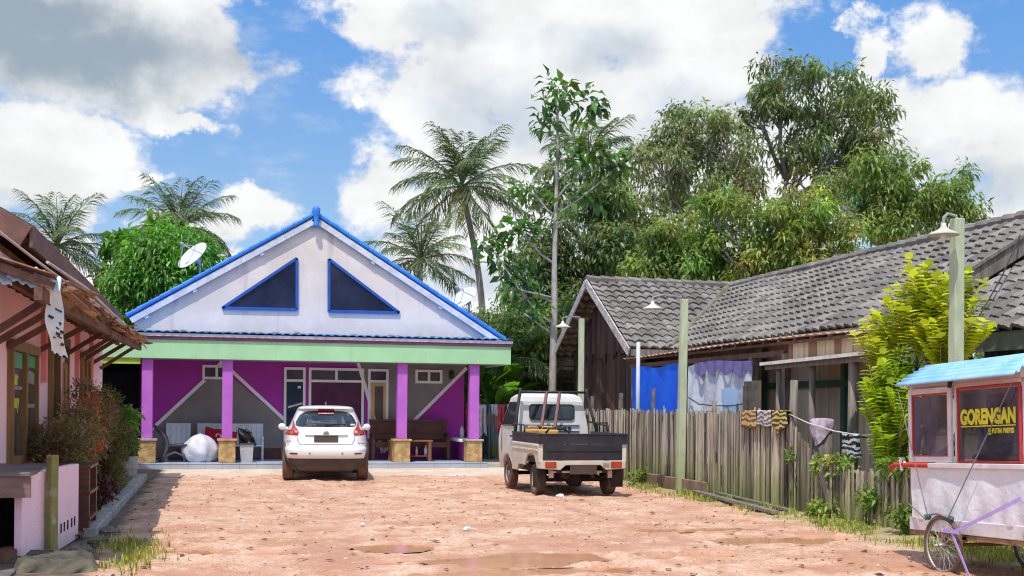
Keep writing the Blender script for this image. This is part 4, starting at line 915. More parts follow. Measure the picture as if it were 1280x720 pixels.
# lamp poles
LAMPS = mat('enamel lamp shade', (.62, .62, .54), (.5, .48, .40), rough=.5, stain=((.4, .25, .12), .6, .6, (5, 5, 5)))
def lamp_pole(x, y, h, w, arm, label, lx=0.0):
    t = thing('lamp_pole', label, 'lamp pole', (x, y, 0), None, 'pale poles with hanging lamps along the fence')
    mb = MB(); mb.add([(x+sx_*w*(.52 if z == 0 else .46)+(lx if z else 0), y+sy_*w*(.52 if z == 0 else .46), z-.05*(z == 0)) for z in (0, h) for sx_, sy_ in ((-1, -1), (1, -1), (1, 1), (-1, 1))], [(3, 2, 1, 0), (4, 5, 6, 7), (0, 1, 5, 4), (1, 2, 6, 5), (2, 3, 7, 6), (3, 0, 4, 7)]); mb.build('pole', POLEG, t, bevel=.012)
    x += lx
    e = Vector((x-arm[0], y-arm[1], h-.02))
    mb = MB(); mb.tube([(x, y, h-.05), (x-.1*arm[0], y-.1*arm[1], h+.03), (x-.7*arm[0], y-.7*arm[1], h+.035), e, e-Vector((0, 0, .12))], .018, 6); mb.build('arm', METALG, t)
    e = e-Vector((0, 0, .12))
    mb = MB(); mb.lathe([(.025, .05), (.04, .0), (.075, -.03), (.15, -.065), (.185, -.09), (.18, -.098), (.14, -.072), (.07, -.04), (0, -.035)], e, 'z', 22); sh = mb.build('lamp_shade', LAMPS, t, smooth=True)
    mb = MB(); mb.lathe([(.02, -.04), (.035, -.07), (.038, -.11), (.025, -.14), (0, -.15)], e, 'z', 12); mb.build('bulb', WHITEP, sh, smooth=True)
lamp_pole(8.62, 26.7, 3.72, .13, (.55, .25), 'pale pole with hanging lamp just behind the pickup truck')
lamp_pole(8.42, 20.05, 3.60, .135, (.75, .32), 'pale pole with hanging lamp in front of the blue tarpaulin', .05)
lamp_pole(8.75, 12.3, 3.90, .14, (.28, .13), 'pale pole with hanging lamp rising behind the food cart')
mb = MB(); mb.tube([(8.95, 23.7, 0), (8.95, 23.7, 3.0)], .045, 8); tag(mb.build('pipe_pole', mat('grey white pipe', (.52, .55, .58), (.44, .47, .5), rough=.5), smooth=True), 'slim grey white pipe pole before the blue tarpaulin', 'pole')

# clothes on the fence
def stripes(name, c1, c2, sc_, ax):
    m = bpy.data.materials.new(name); m.use_nodes = True; n = N(m.node_tree); p = n.n['Principled BSDF']; pos = n.new('ShaderNodeNewGeometry').outputs['Position']
    w = n.new('ShaderNodeTexWave'); w.bands_direction = ax; n.set(w.inputs['Vector'], pos); w.inputs['Scale'].default_value = sc_; w.inputs['Distortion'].default_value = 9; w.inputs['Detail'].default_value = 3; w.inputs['Detail Scale'].default_value = 1.2
    n.set(p.inputs['Base Color'], n.mix(n.ramp(w.outputs[1], .4, .52), c1, c2)); p.inputs['Roughness'].default_value = .95; return m
def draped(y0, y1, z1, z0, m, name, label, cat, point=False, group=None, x=8.49, ztop=1.555):
    mb = MB()
    def fn(u, v):
        yy = y0+(y1-y0)*u
        if v < .12: return (x+.11*(1-v/.12), yy, ztop-.06*(1-v/.12)**2)
        q = (v-.12)/.88; drop = (z1-z0)*q*(1-(.45*abs(u-.5)*2 if point else 0)); yy = y0+(y1-y0)*(u+.06*q*math.sin(5*u+q*2)); return (x-.012-.02*math.sin(u*9+q*2)*q, yy, ztop-drop+.01*math.sin(u*14)*q)
    mb.grid(fn, 14, 14); return tag(mb.build(name, m, smooth=True, solid=.008), label, cat, group)
OT = stripes('orange tiger stripe', (.55, .38, .16), (.17, .09, .04), 4.0, 'Z'); GT = stripes('grey tiger stripe', (.55, .50, .48), (.16, .13, .13), 4.5, 'Z'); YT = stripes('yellow tiger stripe', (.60, .45, .12), (.06, .05, .03), 4.4, 'Z')
gr = 'striped cloths drying over the fence top'
draped(17.62, 17.10, 1.56, 1.27, OT, 'cloth', 'faded orange patterned cloth over the fence top', 'cloth', group=gr)
draped(17.06, 16.58, 1.56, 1.30, GT, 'cloth', 'greyish patterned cloth over the fence top between two yellowish ones', 'cloth', group=gr)
draped(16.54, 16.08, 1.56, 1.16, YT, 'cloth', 'yellow and black striped cloth hanging to a point', 'cloth', True, gr)
mb = MB(); rp = [(8.62, 16.3, 1.50), (8.75, 15.9, 1.36), (8.85, 15.3, 1.25), (8.95, 14.75, 1.2), (9.0, 14.2, 1.25), (9.05, 13.4, 1.36)]; mb.tube(rp, .012, 6); tag(mb.build('rope', mat('pale rope', (.6, .56, .52), rough=.9), smooth=True), 'pale sagging rope running from the fence post', 'rope')
mb = MB(); mb.tube([(9.0, 15.9, 0), (9.0, 15.9, .8), (8.98, 15.9, 1.42)], [.165, .155, .145], 10); tag(mb.build('tree_stump', WOODG, smooth=True), 'tall grey stump post with a cloth over its top', 'stump')
BW = stripes('black white stripe', (.60, .60, .60), (.02, .025, .025), 3.6, 'Z')
draped(15.2, 14.72, 1.2, .84, BW, 'cloth', 'black and white striped cloth hanging on the rope', 'cloth', x=8.93, ztop=1.23)
mb = MB(); mb.grid(lambda u, v: (8.98+.17*math.cos(2*PI*u)*min(1, 1.6*v)*(1+.08*math.sin(u*44)*v), 15.9+.17*math.sin(2*PI*u)*min(1, 1.6*v)*(1+.08*math.sin(u*38)*v), 1.44-.02*v-.34*max(0, v-.5)*(.45+1.8*max(0, math.sin(2*PI*u+3.9))**2+.25*math.sin(u*25))), 60, 14)
tag(mb.build('cloth', mat('pinkish white cloth', (.55, .46, .50), (.35, .27, .36), scale=9, rough=.95), smooth=True), 'pinkish white cloth draped over the stump', 'cloth')
# ================================================================= vehicles
CARW = mat('white car paint', (.83, .83, .82), (.79, .79, .78), scale=1, rough=.28, spec=.5, coat=.7, var=.04, bump=0, low=((.55, .38, .27), .3, .60, .3))
CARB = mat('grey car plastic', (.055, .052, .055), (.09, .075, .065), scale=4, rough=.7, var=.2, bump=.05, low=((.22, .15, .11), .15, .4, .4))
CARGL = glassmat('car glass', (.015, .019, .024), .03, .9)
REDL = mat('red lamp lens', (.55, .02, .015), (.42, .015, .012), rough=.2, coat=.6, var=.1, bump=.02, bscale=60)
ORANL = mat('amber lamp lens', (.60, .13, .02), rough=.2, coat=.6, var=.1, bump=0)
PLATE = mat('brown blank plate', (.075, .05, .035), (.06, .042, .03), rough=.6, var=.1, bump=0)
RIM = mat('alloy rim', (.48, .48, .49), (.36, .35, .35), rough=.4, metal=.6, var=.15, low=((.3, .18, .12), .05, .45, .5))
UNDER = mat('dark underside', (.018, .016, .015), (.05, .035, .028), rough=.9, scale=4)

def wheel(parent, x, y, r, w, side, rimm=RIM, spokes=5, tyrem=RUBBER, rr=.66):
    """side -1: outer face towards -x"""
    def X(h): return h*side
    mb = MB()
    prof = [(r*rr*.98, -w*.32), (r*rr, w*.40), (r*rr*.97, w*.42), (r*rr*.9, w*.30), (r*rr*.86, w*.16), (r*.22, w*.22), (r*.18, w*.34), (r*.10, w*.36), (0, w*.36)]
    mb.lathe([(a, X(b)) for a, b in prof], (x, y, r), 'x', 28)
    for k in range(spokes):
        q = 2*PI*k/spokes; c, s = math.cos(q), math.sin(q); mb.beam((x+X(w*.30), y+c*r*.14, r+s*r*.14), (x+X(w*.33), y+c*r*rr*.96, r+s*r*rr*.96), r*.20, w*.12, (1, 0, 0))
    wh = mb.build('wheel', rimm, parent)
    mb = MB()
    tp = [(r*rr, -w*.44), (r*.80, -w*.5), (r*.93, -w*.48), (r*.985, -w*.40), (r, -w*.25), (r*.985, -w*.24), (r*.985, -w*.20), (r, -w*.19), (r, -.02*w), (r*.985, -.015*w), (r*.985, .02*w), (r, .03*w), (r, w*.20), (r*.985, w*.21), (r*.985, w*.25), (r, w*.26), (r*.985, w*.40), (r*.93, w*.48), (r*.80, w*.5), (r*rr, w*.44), (r*rr*.97, w*.3)]
    mb.lathe([(a, X(b)) for a, b in tp], (x, y, r), 'x', 36)
    mb.build('tyre', tyrem, wh, smooth=True)
    return wh

CAR = thing('parked_car', 'white compact crossover car parked facing the house porch', 'car', (2.28, 24.05, 0), (0, 0, R(-4.5)))
LV = [(.20, .70, .30, 3.90, 5), (.24, .78, .20, 3.95, 5), (.35, .855, .11, 4.03, 5), (.46, .885, .06, 4.07, 5.5), (.48, .893, .035, 4.08, 5.5), (.56, .90, .01, 4.09, 5.5), (.64, .90, .0, 4.08, 5.5), (.685, .898, .012, 4.07, 5.5), (.70, .895, .05, 4.06, 5.2), (.73, .892, .085, 4.05, 5), (.84, .885, .11, 4.0, 4.8), (.93, .872, .125, 3.9, 4.6), (1.0, .850, .145, 3.65, 4.4), (1.05, .825, .17, 3.2, 4.2), (1.10, .79, .20, 3.0, 4.0), (1.17, .75, .25, 2.9, 3.8), (1.26, .71, .33, 2.72, 3.7), (1.36, .665, .44, 2.45, 3.6), (1.44, .625, .55, 2.25, 3.5), (1.475, .61, .56, 2.16, 3.5), (1.49, .60, .48, 2.12, 3.5), (1.51, .59, .46, 2.06, 3.4), (1.535, .56, .52, 1.96, 3.2), (1.555, .48, .7, 1.84, 3), (1.567, .33, .9, 1.7, 2.6), (1.572, .12, 1.15, 1.5, 2.2)]
LVa = np.array(LV)
def lvl(z): return [np.interp(z, LVa[:, 0], LVa[:, k]) for k in (1, 2, 3, 4)]
def rear_y(x, z):
    w, yr, yf, e = lvl(z); q = min(1, abs(x)/w); a = (yf-yr)/2
    return (yr+yf)/2-a*(1-q**e)**(1/e)
def side_x(y, z):
    w, yr, yf, e = lvl(z); a = (yf-yr)/2; q = min(1, abs(y-(yr+yf)/2)/a); return w*(1-q**e)**(1/e)
def car_shell(z0, z1, name, m):
    zs = [z0]+[z for z in LVa[:, 0] if z0 < z < z1]+[z1]; K = 96; mb = MB(); V = []
    for z in zs:
        w, yr, yf, e = lvl(z); yc = (yr+yf)/2; a = (yf-yr)/2
        for k in range(K):
            t = 2*PI*k/K; c, s = math.cos(t), math.sin(t)
            V.append((w*math.copysign(abs(c)**(2/e), c), yc+a*math.copysign(abs(s)**(2/e), s), z))
    F_ = [(j*K+i, j*K+(i+1) % K, (j+1)*K+(i+1) % K, (j+1)*K+i) for j in range(len(zs)-1) for i in range(K)]
    F_ += [tuple(range(K))[::-1], tuple((len(zs)-1)*K+i for i in range(K))]
    mb.add(V, F_); return mb.build(name, m, CAR, smooth=True)
body = car_shell(.475, 1.572, 'body', CARW)
low = car_shell(.20, .474, 'lower_bumper', CARB)
def rpatch(rows, name, m, parent, off=.006, nc=16):
    mb = MB(); V = []
    for z, xl, xr in rows:
        for i in range(nc+1):
            x = xl+(xr-xl)*i/nc; V.append((x, rear_y(x, z)-off, z))
    n_ = len(rows); mb.add(V, [(j*(nc+1)+i, j*(nc+1)+i+1, (j+1)*(nc+1)+i+1, (j+1)*(nc+1)+i) for j in range(n_-1) for i in range(nc)])
    return mb.build(name, m, parent, smooth=True)
rpatch([(1.125, -.55, .55), (1.135, -.60, .60), (1.16, -.63, .63), (1.22, -.625, .625), (1.30, -.585, .585), (1.37, -.54, .54), (1.42, -.47, .47), (1.445, -.38, .38), (1.455, -.25, .25)], 'rear_window', CARGL, body, .008, 30)
for s in (-1, 1):
    f = (lambda a, b: (a, b)) if s > 0 else (lambda a, b: (-b, -a))
    q = [(.955, *f(.60, .84)), (.965, *f(.575, .842)), (1.0, *f(.56, .838)), (1.045, *f(.565, .815)), (1.055, *f(.57, .79))]
    rpatch(q, 'tail_light', REDL, body, .018, 10)
    rpatch([(1.05, *f(.57, .74)), (1.09, *f(.60, .71)), (1.14, *f(.635, .695)), (1.20, *f(.655, .685)), (1.24, *f(.665, .675))], 'tail_light', REDL, body, .020, 6)
    rpatch([(.975, *f(.68, .80)), (1.03, *f(.68, .80))], 'indicator', ORANL, body, .022, 6)
    mb = MB(); mb.lathe([(0, 0), (.03, 0), (.033, .012), (0, .014)], (0, 0, 0), 'z', 14, Vector((0, -1, .25)).to_track_quat('Z', 'Y').to_matrix()); mb.v = [tuple(Vector(p)+Vector((s*.61, rear_y(.61, 1.02)-.03, 1.02))) for p in mb.v]; mb.build('lamp_ring', RIM, body)
    rpatch([(.56, *f(.58, .735)), (.59, *f(.58, .735))], 'reflector', mat('dark red reflector', (.10, .02, .018), rough=.3), body, .006, 6)
    mb = MB(); mb.sphere((s*.945, 2.42, 1.09), (.085, .07, .075), 14, 10); mb.tube([(s*.80, 2.46, 1.05), (s*.93, 2.44, 1.07)], .03, 6); mb.build('mirror', CARW, body, smooth=True)
rpatch([(1.452, -.17, .17), (1.485, -.17, .17), (1.5, -.165, .165)], 'brake_light', REDL, body, .014, 6)
rpatch([(.815, -.245, .245), (.945, -.245, .245)], 'number_plate', PLATE, body, .014, 6)
rpatch([(.96, -.42, .42), (.975, -.44, .44), (1.00, -.44, .44), (1.02, -.42, .42)], 'plate_garnish', CARW, body, .035, 12)
mb = MB()
for (xa, za), (xb, zb) in (((-.60, 1.04), (-.585, .86)), ((-.585, .86), (-.53, .76)), ((-.53, .76), (.53, .76)), ((.53, .76), (.585, .86)), ((.585, .86), (.60, 1.04))):
    K = 10 if abs(xb-xa) > .3 else 2
    P = [Vector((xa+(xb-xa)*i/K, 0, za+(zb-za)*i/K)) for i in range(K+1)]; mb.tube([(p.x, rear_y(p.x, p.z)-.0, p.z) for p in P], .006, 5)
mb.build('hatch_seam', CARB, body)
mb = MB(); M3 = Vector((0, -1, .1)).to_track_quat('Z', 'Y').to_matrix()
mb.v = []; mb.lathe([(.045, 0), (.055, .006), (.055, .012), (.045, .012)], (0, rear_y(0, 1.0)-.05, .992), 'y', 22); mb.box(-.062, .062, rear_y(0, 1)-.052, rear_y(0, 1)-.040, .982, 1.002); mb.build('badge', RIM, body)
mb = MB(); mb.tube([(0, rear_y(0, 1.17)-.03, 1.165), (.18, rear_y(.18, 1.19)-.025, 1.185), (.40, rear_y(.4, 1.185)-.02, 1.18)], [.020, .014, .008], 6); mb.box(-.03, .07, rear_y(0, 1.16)-.04, rear_y(0, 1.16), 1.15, 1.19); mb.build('wiper', BLACKM, body)
for s in (-.33, .33):
    mb = MB(); mb.lathe([(0, 0), (.016, 0), (.016, .01), (0, .012)], (s, rear_y(s, .6)-.01, .585), 'y', 10); mb.build('sensor', CARB, body)
for bt, x, z in (('JUKE', -.80, .80), ('Nissan', .62, .77)):
    me = text_mesh(bt, .055, .001, 1.2, .001); me.transform(Matrix.Translation((x, rear_y(x+.05, z)-.012, z)) @ Matrix.Rotation(R(-10 if x > 0 else 12)*-1, 4, 'Z') @ Matrix.Rotation(PI/2, 4, 'X')); finish(me, 'model_lettering', BLACKM, body)
rpatch([(1.395, -.16, .16), (1.425, -.15, .15)], 'window_sticker', mat('red white sticker', (.75, .6, .6), (.55, .12, .12), scale=30, rough=.6), body, .011, 6)
rpatch([(1.155, .50, .61), (1.19, .505, .60)], 'window_sticker', mat('pale sticker', (.7, .66, .62), (.5, .25, .22), scale=40, rough=.6), body, .011, 6)
mb = MB(); mb.prism([(1.05, 1.56), (1.20, 1.565), (1.16, 1.64), (1.12, 1.65)], .03, 'x', -.015); mb.build('aerial', BLACKM, body)
def spatch(rows, name, m, off, s):
    mb = MB(); nc = 18; V = []
    for z, ya, yb in rows:
        for i in range(nc+1):
            y = ya+(yb-ya)*i/nc; V.append((s*(side_x(y, z)+off), y, z))
    mb.add(V, [(j*(nc+1)+i, j*(nc+1)+i+1, (j+1)*(nc+1)+i+1, (j+1)*(nc+1)+i) for j in range(len(rows)-1) for i in range(nc)]); return mb.build(name, m, body, smooth=True)
for s in (-1, 1):
    spatch([(1.10, .95, 2.80), (1.2, .98, 2.68), (1.32, 1.03, 2.42), (1.42, 1.10, 2.15)], 'side_window', CARGL, .006, s)
    mb = MB()
    for yc in (.74, 3.27):
        P = [(s*(side_x(yc+.44*math.cos(t), max(.25, .34+.44*math.sin(t)))-.01), yc+.44*math.cos(t), max(.25, .34+.44*math.sin(t))) for t in np.linspace(-.2, PI+.2, 18)]; mb.tube(P, .045, 6)
    mb.build('wheel_arch', CARB, body, smooth=True)
def fy(x, z):
    w, yr, yf, e = lvl(z); q = min(1, abs(x)/w); a = (yf-yr)/2; return (yr+yf)/2+a*(1-q**e)**(1/e)
mb = MB(); rows = [(1.12, .62), (1.25, .58), (1.36, .53), (1.44, .46)]; V = [(-w+2*w*i/14, fy(-w+2*w*i/14, z)+.008, z) for z, w in rows for i in range(15)]
mb.add(V, [(j*15+i, j*15+i+1, (j+1)*15+i+1, (j+1)*15+i) for j in range(3) for i in range(14)]); mb.build('windscreen', CARGL, body, smooth=True)
for x, s in ((-.775, -1), (.775, 1)):
    for y in (.74, 3.27): wheel(CAR, x, y, .335, .23, s, tyrem=MUDTYRE if y < 2 else RUBBER)
mb = MB(); mb.box(-.62, .62, .3, 3.8, .22, .45); mb.tube([(-.35, .2, .27), (-.3, 1.2, .26)], .045, 8); mb.tube([(-.72, .74, .30), (.72, .74, .30)], .05, 8); mb.build('underside', UNDER, CAR)

# ---------------------------------------------------------------- pickup truck
CREAM = mat('dusty white truck paint', (.70, .66, .58), (.60, .55, .47), scale=3, rough=.5, spec=.4, coat=.15, var=.1, bump=.05, low=((.45, .34, .24), .45, 1.0, .5), stain=((.36, .22, .13), .64, .5, (3, 3, 1.5)))
CREAMU = mat('white cab paint', (.68, .67, .65), (.60, .58, .55), scale=3, rough=.45, coat=.2, var=.1, bump=.04, stain=((.10, .08, .07), .66, .7, (9, 9, 4)), low=((.5, .34, .24), .4, 1.0, .6))
TBLK = mat('dusty black tailgate', (.018, .019, .028), (.032, .030, .036), scale=4, rough=.45, var=.2, bump=.05)
TR = thing('pickup_truck', 'old white pickup truck with black tailgate and a headboard frame', 'truck', (6.30, 19.38, 0), (0, 0, R(-.6)))
W2 = .80
# load bed
bed = MB(); bed.box(-W2+.03, W2-.03, .03, 1.92, .60, .66); bed = bed.build('bed_floor', UNDER, TR)
for s in (-1, 1):
    prof = [(0, .50), (.13, .50), (.20, .60), (.32, .72), (.46, .75), (.64, .75), (.78, .72), (.90, .62), (.96, .52), (1.45, .52), (1.52, .40), (1.92, .40), (1.92, .93), (0, .93)]
    a = s*W2; mb = MB(); mb.prism(prof, -.035*s, 'x', a); sp = mb.build('bed_side', CREAM, TR, bevel=.008)
    mb = MB()
    for z in (.80, .885): mb.prism([(.06, z), (1.88, z), (1.86, z+.035), (.08, z+.035)], .014*s, 'x', a+.001*s)
    mb.build('side_rib', CREAM, sp, bevel=.006)
    mb = MB(); mb.box(min(a, a-.045*s), max(a, a-.045*s), .02, 1.92, .934, 1.10); mb.box(min(a+.012*s, a-.05*s), max(a+.012*s, a-.05*s), -.02, 1.92, 1.085, 1.115); mb.build('bed_board', TBLK, TR, bevel=.006)
    mb = MB(); mb.box(min(a+.004*s, a-.075*s), max(a+.004*s, a-.075*s), -.012, .03, .60, .925); mb.build('corner_post', CREAM, TR, bevel=.008)
mb = MB(); mb.box(-W2+.08, W2-.08, -.03, .015, .645, .925); tg = mb.build('tailgate', TBLK, TR, bevel=.012)
mb = MB(); mb.box(-W2+.10, W2-.10, -.042, -.032, .80, .91); mb.build('pressed_panel', TBLK, tg, bevel=.008)
me = text_mesh('MITSUBISHI', .12, .001, 1.25, .004, 'CENTER'); me.transform(Matrix.Translation((-.12, -.033, .69)) @ Matrix.Rotation(PI/2, 4, 'X')); finish(me, 'faded_lettering', mat('faded maroon lettering', (.06, .018, .022), (.03, .02, .026), scale=14, rough=.6), tg)
mb = MB(); mb.box(-W2-.015, W2+.015, -.045, -.005, .93, 1.09); mb.box(-W2-.02, W2+.02, -.055, .0, 1.085, 1.112); mb.build('tailgate_board', TBLK, TR, bevel=.006)
for x in (-.42, .42):
    mb = MB(); mb.box(x-.05, x+.05, -.05, -.02, .625, .66); mb.build('hinge', UNDER, tg)
mb = MB(); mb.prism([(-W2+.02, .64), (-W2+.02, .50), (-.42, .475), (-.32, .56), (.32, .56), (.42, .475), (W2-.02, .50), (W2-.02, .64)], .06, 'y', -.055); bp = mb.build('rear_bumper', CREAM, TR, bevel=.01)
for x0, x1 in ((-.70, -.50), (.50, .70)):
    mb = MB(); mb.box(x0, x1, -.085, -.056, .515, .625); mb.build('tail_light', mat('orange red lamp lens', (.42, .06, .02), (.32, .03, .012), scale=6, rough=.2, coat=.5, bump=.05, bscale=60), bp, bevel=.012)
mb = MB(); mb.box(.36, .47, -.075, -.056, .555, .605); mb.build('reversing_light', METALG, bp, bevel=.006)
mb = MB(); mb.box(-.25, .24, -.075, -.06, .40, .555); mb.build('number_plate', PLATE, bp, bevel=.005)
# chassis
mb = MB()
for s in (-.42, .42): mb.box(s-.04, s+.04, .0, 3.2, .42, .54)
mb.tube([(-.6, .56, .29), (.6, .56, .29)], .055, 8); mb.sphere((0, .56, .29), (.16, .14, .14), 12, 8); mb.tube([(-.6, 2.56, .29), (.6, 2.56, .29)], .04, 8)
mb.tube([(-.25, .15, .40), (-.30, .7, .38)], .09, 10); mb.tube([(.2, -.0, .36), (.2, 1.6, .34)], .025, 8); mb.tube([(-.48, .12, .37), (-.48, .56, .31), (-.48, 1.1, .40)], .03, 6); mb.tube([(.48, .12, .37), (.48, .56, .31), (.48, 1.1, .40)], .03, 6)
mb.box(-.55, .55, 1.2, 3.1, .38, .5); mb.lathe([(.28, -.08), (.28, .08), (.2, .1), (0, .1)], (0, 1.1, .36), 'z', 20); mb.build('chassis', UNDER, TR)
mb = MB(); mb.box(-.58, -.50, .1, .16, .33, .50); mb.box(.50, .58, .1, .16, .33, .50); mb.box(-.56, .56, .06, .1, .42, .455); mb.build('chassis_bracket', CREAM, TR)
for s in (-1, 1):
    mb = MB(); mb.box(s*.72-.13, s*.72+.09*1, .18, .20, .16, .56); mb.build('mud_flap', UNDER, TR)
# cab: sections across, tapered upwards
def cabx(z): return float(np.interp(z, [.3, .5, .9, 1.15, 1.72, 1.80, 1.835], [.70, .74, .755, .74, .635, .60, .50]))
pf = [(1.99, .42), (1.985, .95), (2.0, 1.25), (2.03, 1.68), (2.07, 1.77), (2.16, 1.825), (2.4, 1.84), (2.72, 1.815), (2.82, 1.76), (3.15, 1.20), (3.22, 1.08), (3.28, .95), (3.30, .55), (3.26, .36), (2.95, .36), (2.9, .50), (2.8, .60), (2.62, .66), (2.44, .64), (2.30, .56), (2.2, .40)]
mb = MB(); n_ = len(pf); xs_ = [-1, -.97, -.9, -.6, 0, .6, .9, .97, 1]; ins = [.05, .015, .004, 0, 0, 0, .004, .015, .05]
V = []
cy_, cz_ = 2.6, 1.1
for sx_, i_ in zip(xs_, ins):
    for y, z in pf: V.append((cabx(z)*sx_, y+(cy_-y)*i_*.5, z+(cz_-z)*i_*.5))
Fc = [(j*n_+i, j*n_+(i+1) % n_, (j+1)*n_+(i+1) % n_, (j+1)*n_+i) for j in range(len(xs_)-1) for i in range(n_)]+[tuple(range(n_))[::-1], tuple((len(xs_)-1)*n_+i for i in range(n_))]
mb.add(V, Fc); cab = mb.build('cab', CREAMU, TR, bevel=.01)
def rr(x0, x1, z0, z1, r, k=5):
    P = []
    for cx, cz, a0 in ((x1-r, z1-r, 0), (x0+r, z1-r, 90), (x0+r, z0+r, 180), (x1-r, z0+r, 270)):
        for i in range(k+1): a = R(a0+90*i/k); P.append((cx+r*math.cos(a), cz+r*math.sin(a)))
    return P
def cab_rear(z): return float(np.interp(z, [.42, .95, 1.25, 1.68], [1.99, 1.985, 2.0, 2.03]))
mb = MB(); P = rr(-.45, .45, 1.33, 1.63, .07); mb.add([(x, cab_rear(z)-.03, z) for x, z in P]+[(x*1.0, cab_rear(z)+.01, z) for x, z in P], [tuple(range(len(P)))]+[(i, (i+1) % len(P), len(P)+(i+1) % len(P), len(P)+i) for i in range(len(P))]); rwi = mb.build('rear_window', BLACKM, cab)
mb = MB(); P = rr(-.425, .425, 1.355, 1.605, .06); mb.add([(x, cab_rear(z)-.034, z) for x, z in P], [tuple(range(len(P)))]); mb.build('pane', CARGL, rwi)
mb = MB()
for k in range(6): mb.box(-.18+.10*k, -.12+.10*k, 1.955, 1.985, 1.14, 1.20)
mb.box(-.55, .55, 1.968, 1.99, 1.22, 1.235); mb.box(-.55, .55, 1.968, 1.99, 1.10, 1.115); mb.build('rear_panel_vent', TBLK, cab)
for s in (-1, 1):
    def cs(y, z, o): return (s*(cabx(z)+o), y, z)
    q = [(2.10, 1.22), (2.10, 1.66), (2.70, 1.66), (3.02, 1.22)]
    mb = MB(); mb.add([cs(y, z, .006) for y, z in q], [(0, 1, 2, 3)]); sw = mb.build('side_window', CARGL, cab)
    mb = MB()
    for (a, b) in zip(q, q[1:]+q[:1]): mb.tube([cs(*a, .006), cs(*b, .006)], .014, 5)
    for a, b in (((2.06, 1.2), (2.06, .62)), ((3.06, 1.2), (3.0, .7)), ((2.06, 1.2), (2.08, 1.68))): mb.tube([cs(*a, .0), cs(*b, .0)], .006, 4)
    mb.build('door_seam', BLACKM, cab)
    mb = MB(); mb.box(s*.762-.012, s*.762+.012, 2.12, 2.24, 1.0, 1.03); mb.build('door_handle', BLACKM, cab)
    mb = MB(); mb.box(s*.97-.075, s*.97+.075, 2.98, 3.03, 1.20, 1.43); mb.tube([(s*.74, 2.98, 1.22), (s*.90, 3.0, 1.25)], .014, 6); mb.build('mirror', BLACKM, cab, bevel=.012)
    mb = MB()
    for k in range(5): mb.box(s*.756-.006, s*.756+.008, 2.02, 2.09, .62+.045*k, .645+.045*k)
    mb.build('side_vent', BLACKM, cab)
q = [(-.66, 1.22), (-.56, 1.72), (.56, 1.72), (.66, 1.22)]
mb = MB(); mb.add([(x, float(np.interp(z, [1.2, 1.76], [3.15, 2.82]))+.012, z) for x, z in q], [(0, 1, 2, 3)]); mb.build('windscreen', CARGL, cab)
mb = MB(); mb.box(-.62, .62, 3.29, 3.33, .58, .72); mb.build('front_grille', BLACKM, cab)
# headboard frame of black pipe
mb = MB()
for s in (-1, 1):
    mb.tube([(s*.80, 1.66, 1.10), (s*.74, 1.80, 1.45), (s*.66, 1.90, 1.86), (s*.655, 1.91, 1.93)], .030, 8)
    mb.tube([(s*.80, 1.0, 1.24), (s*.80, 1.72, 1.26)], .016, 6); mb.tube([(s*.80, 1.25, 1.10), (s*.80, 1.25, 1.25)], .016, 6); mb.tube([(s*.80, 1.0, 1.10), (s*.80, 1.0, 1.25)], .016, 6)
mb.tube([(-.66, 1.90, 1.86), (.66, 1.90, 1.86)], .024, 8); mb.build('headboard_frame', BLACKM, TR, smooth=True)
mb = MB(); mb.tube([(.66, 1.8, 1.3), (.80, 1.7, 1.28), (1.02, 1.70, 1.28), (1.02, 1.70, 1.12)], .018, 6); mb.tube([(.82, 1.7, 1.28), (.82, 1.7, 1.12)], .016, 6); mb.build('side_hook', BLACKM, TR, smooth=True)
for x, s in ((-.655, -1), (.655, 1)):
    for y in (.56, 2.56): wheel(TR, x, y, .285, .165, s, spokes=0, rr=.62)
PT = (TR.location.x, TR.location.y)
MARO = mat('maroon painted wood', (.13, .032, .032), (.09, .025, .025), scale=5, rough=.5)
for i, (xa, xb, lb) in enumerate(((-.36, -.13, 'maroon wooden bar leaning on the truck frame, closer to the cab door'), (-.10, .13, 'maroon wooden bar leaning on the truck frame near the window middle'))):
    mb = MB(); mb.beam((PT[0]+xa-.12, PT[1]+1.2, .72), (PT[0]+xb, PT[1]+1.86, 1.84), .055, .055); tag(mb.build('wooden_bar', MARO, bevel=.006), lb, 'bar', 'maroon bars in the truck bed')
JC = mat('yellow jerrycan plastic', (.62, .34, .07), (.5, .26, .05), rough=.5)
for i, (x, y, a, lb) in enumerate(((-.52, 1.35, .2, 'yellow plastic can in the truck bed behind the corner'), (-.28, 1.2, -.3, 'amber plastic can lying flat in the truck bed'))):
    t = thing('jerrycan', lb, 'can', (PT[0]+x, PT[1]+y, .66), (0, 0, a), 'plastic cans in the truck bed')
    mb = MB(); mb.box(-.19, .19, -.12, .12, 0, .50+.0*i); mb.build('body', JC, t, bevel=.03, seg=3)
    mb = MB(); mb.tube([(-.12, 0, .50), (-.10, 0, .55), (.06, 0, .55), (.08, 0, .5)], .018, 6); mb.build('handle', JC, t, smooth=True)
    mb = MB(); mb.lathe([(.035, .49), (.035, .55), (0, .55)], (.14, 0, 0), 'z', 10); mb.build('cap', BLACKM, t)
mb = MB(); mb.tube([(PT[0]-.42, PT[1]+.9, 1.10), (PT[0]-.35, PT[1]+.88, 1.185), (PT[0]-.05, PT[1]+.9, 1.175), (PT[0]+.04, PT[1]+.92, 1.10), (PT[0]+.02, PT[1]+1.0, .7)], .022, 8)
tag(mb.build('rubber_hose', BLACKM, smooth=True), 'black rubber hose looped over the load in the truck bed', 'hose')

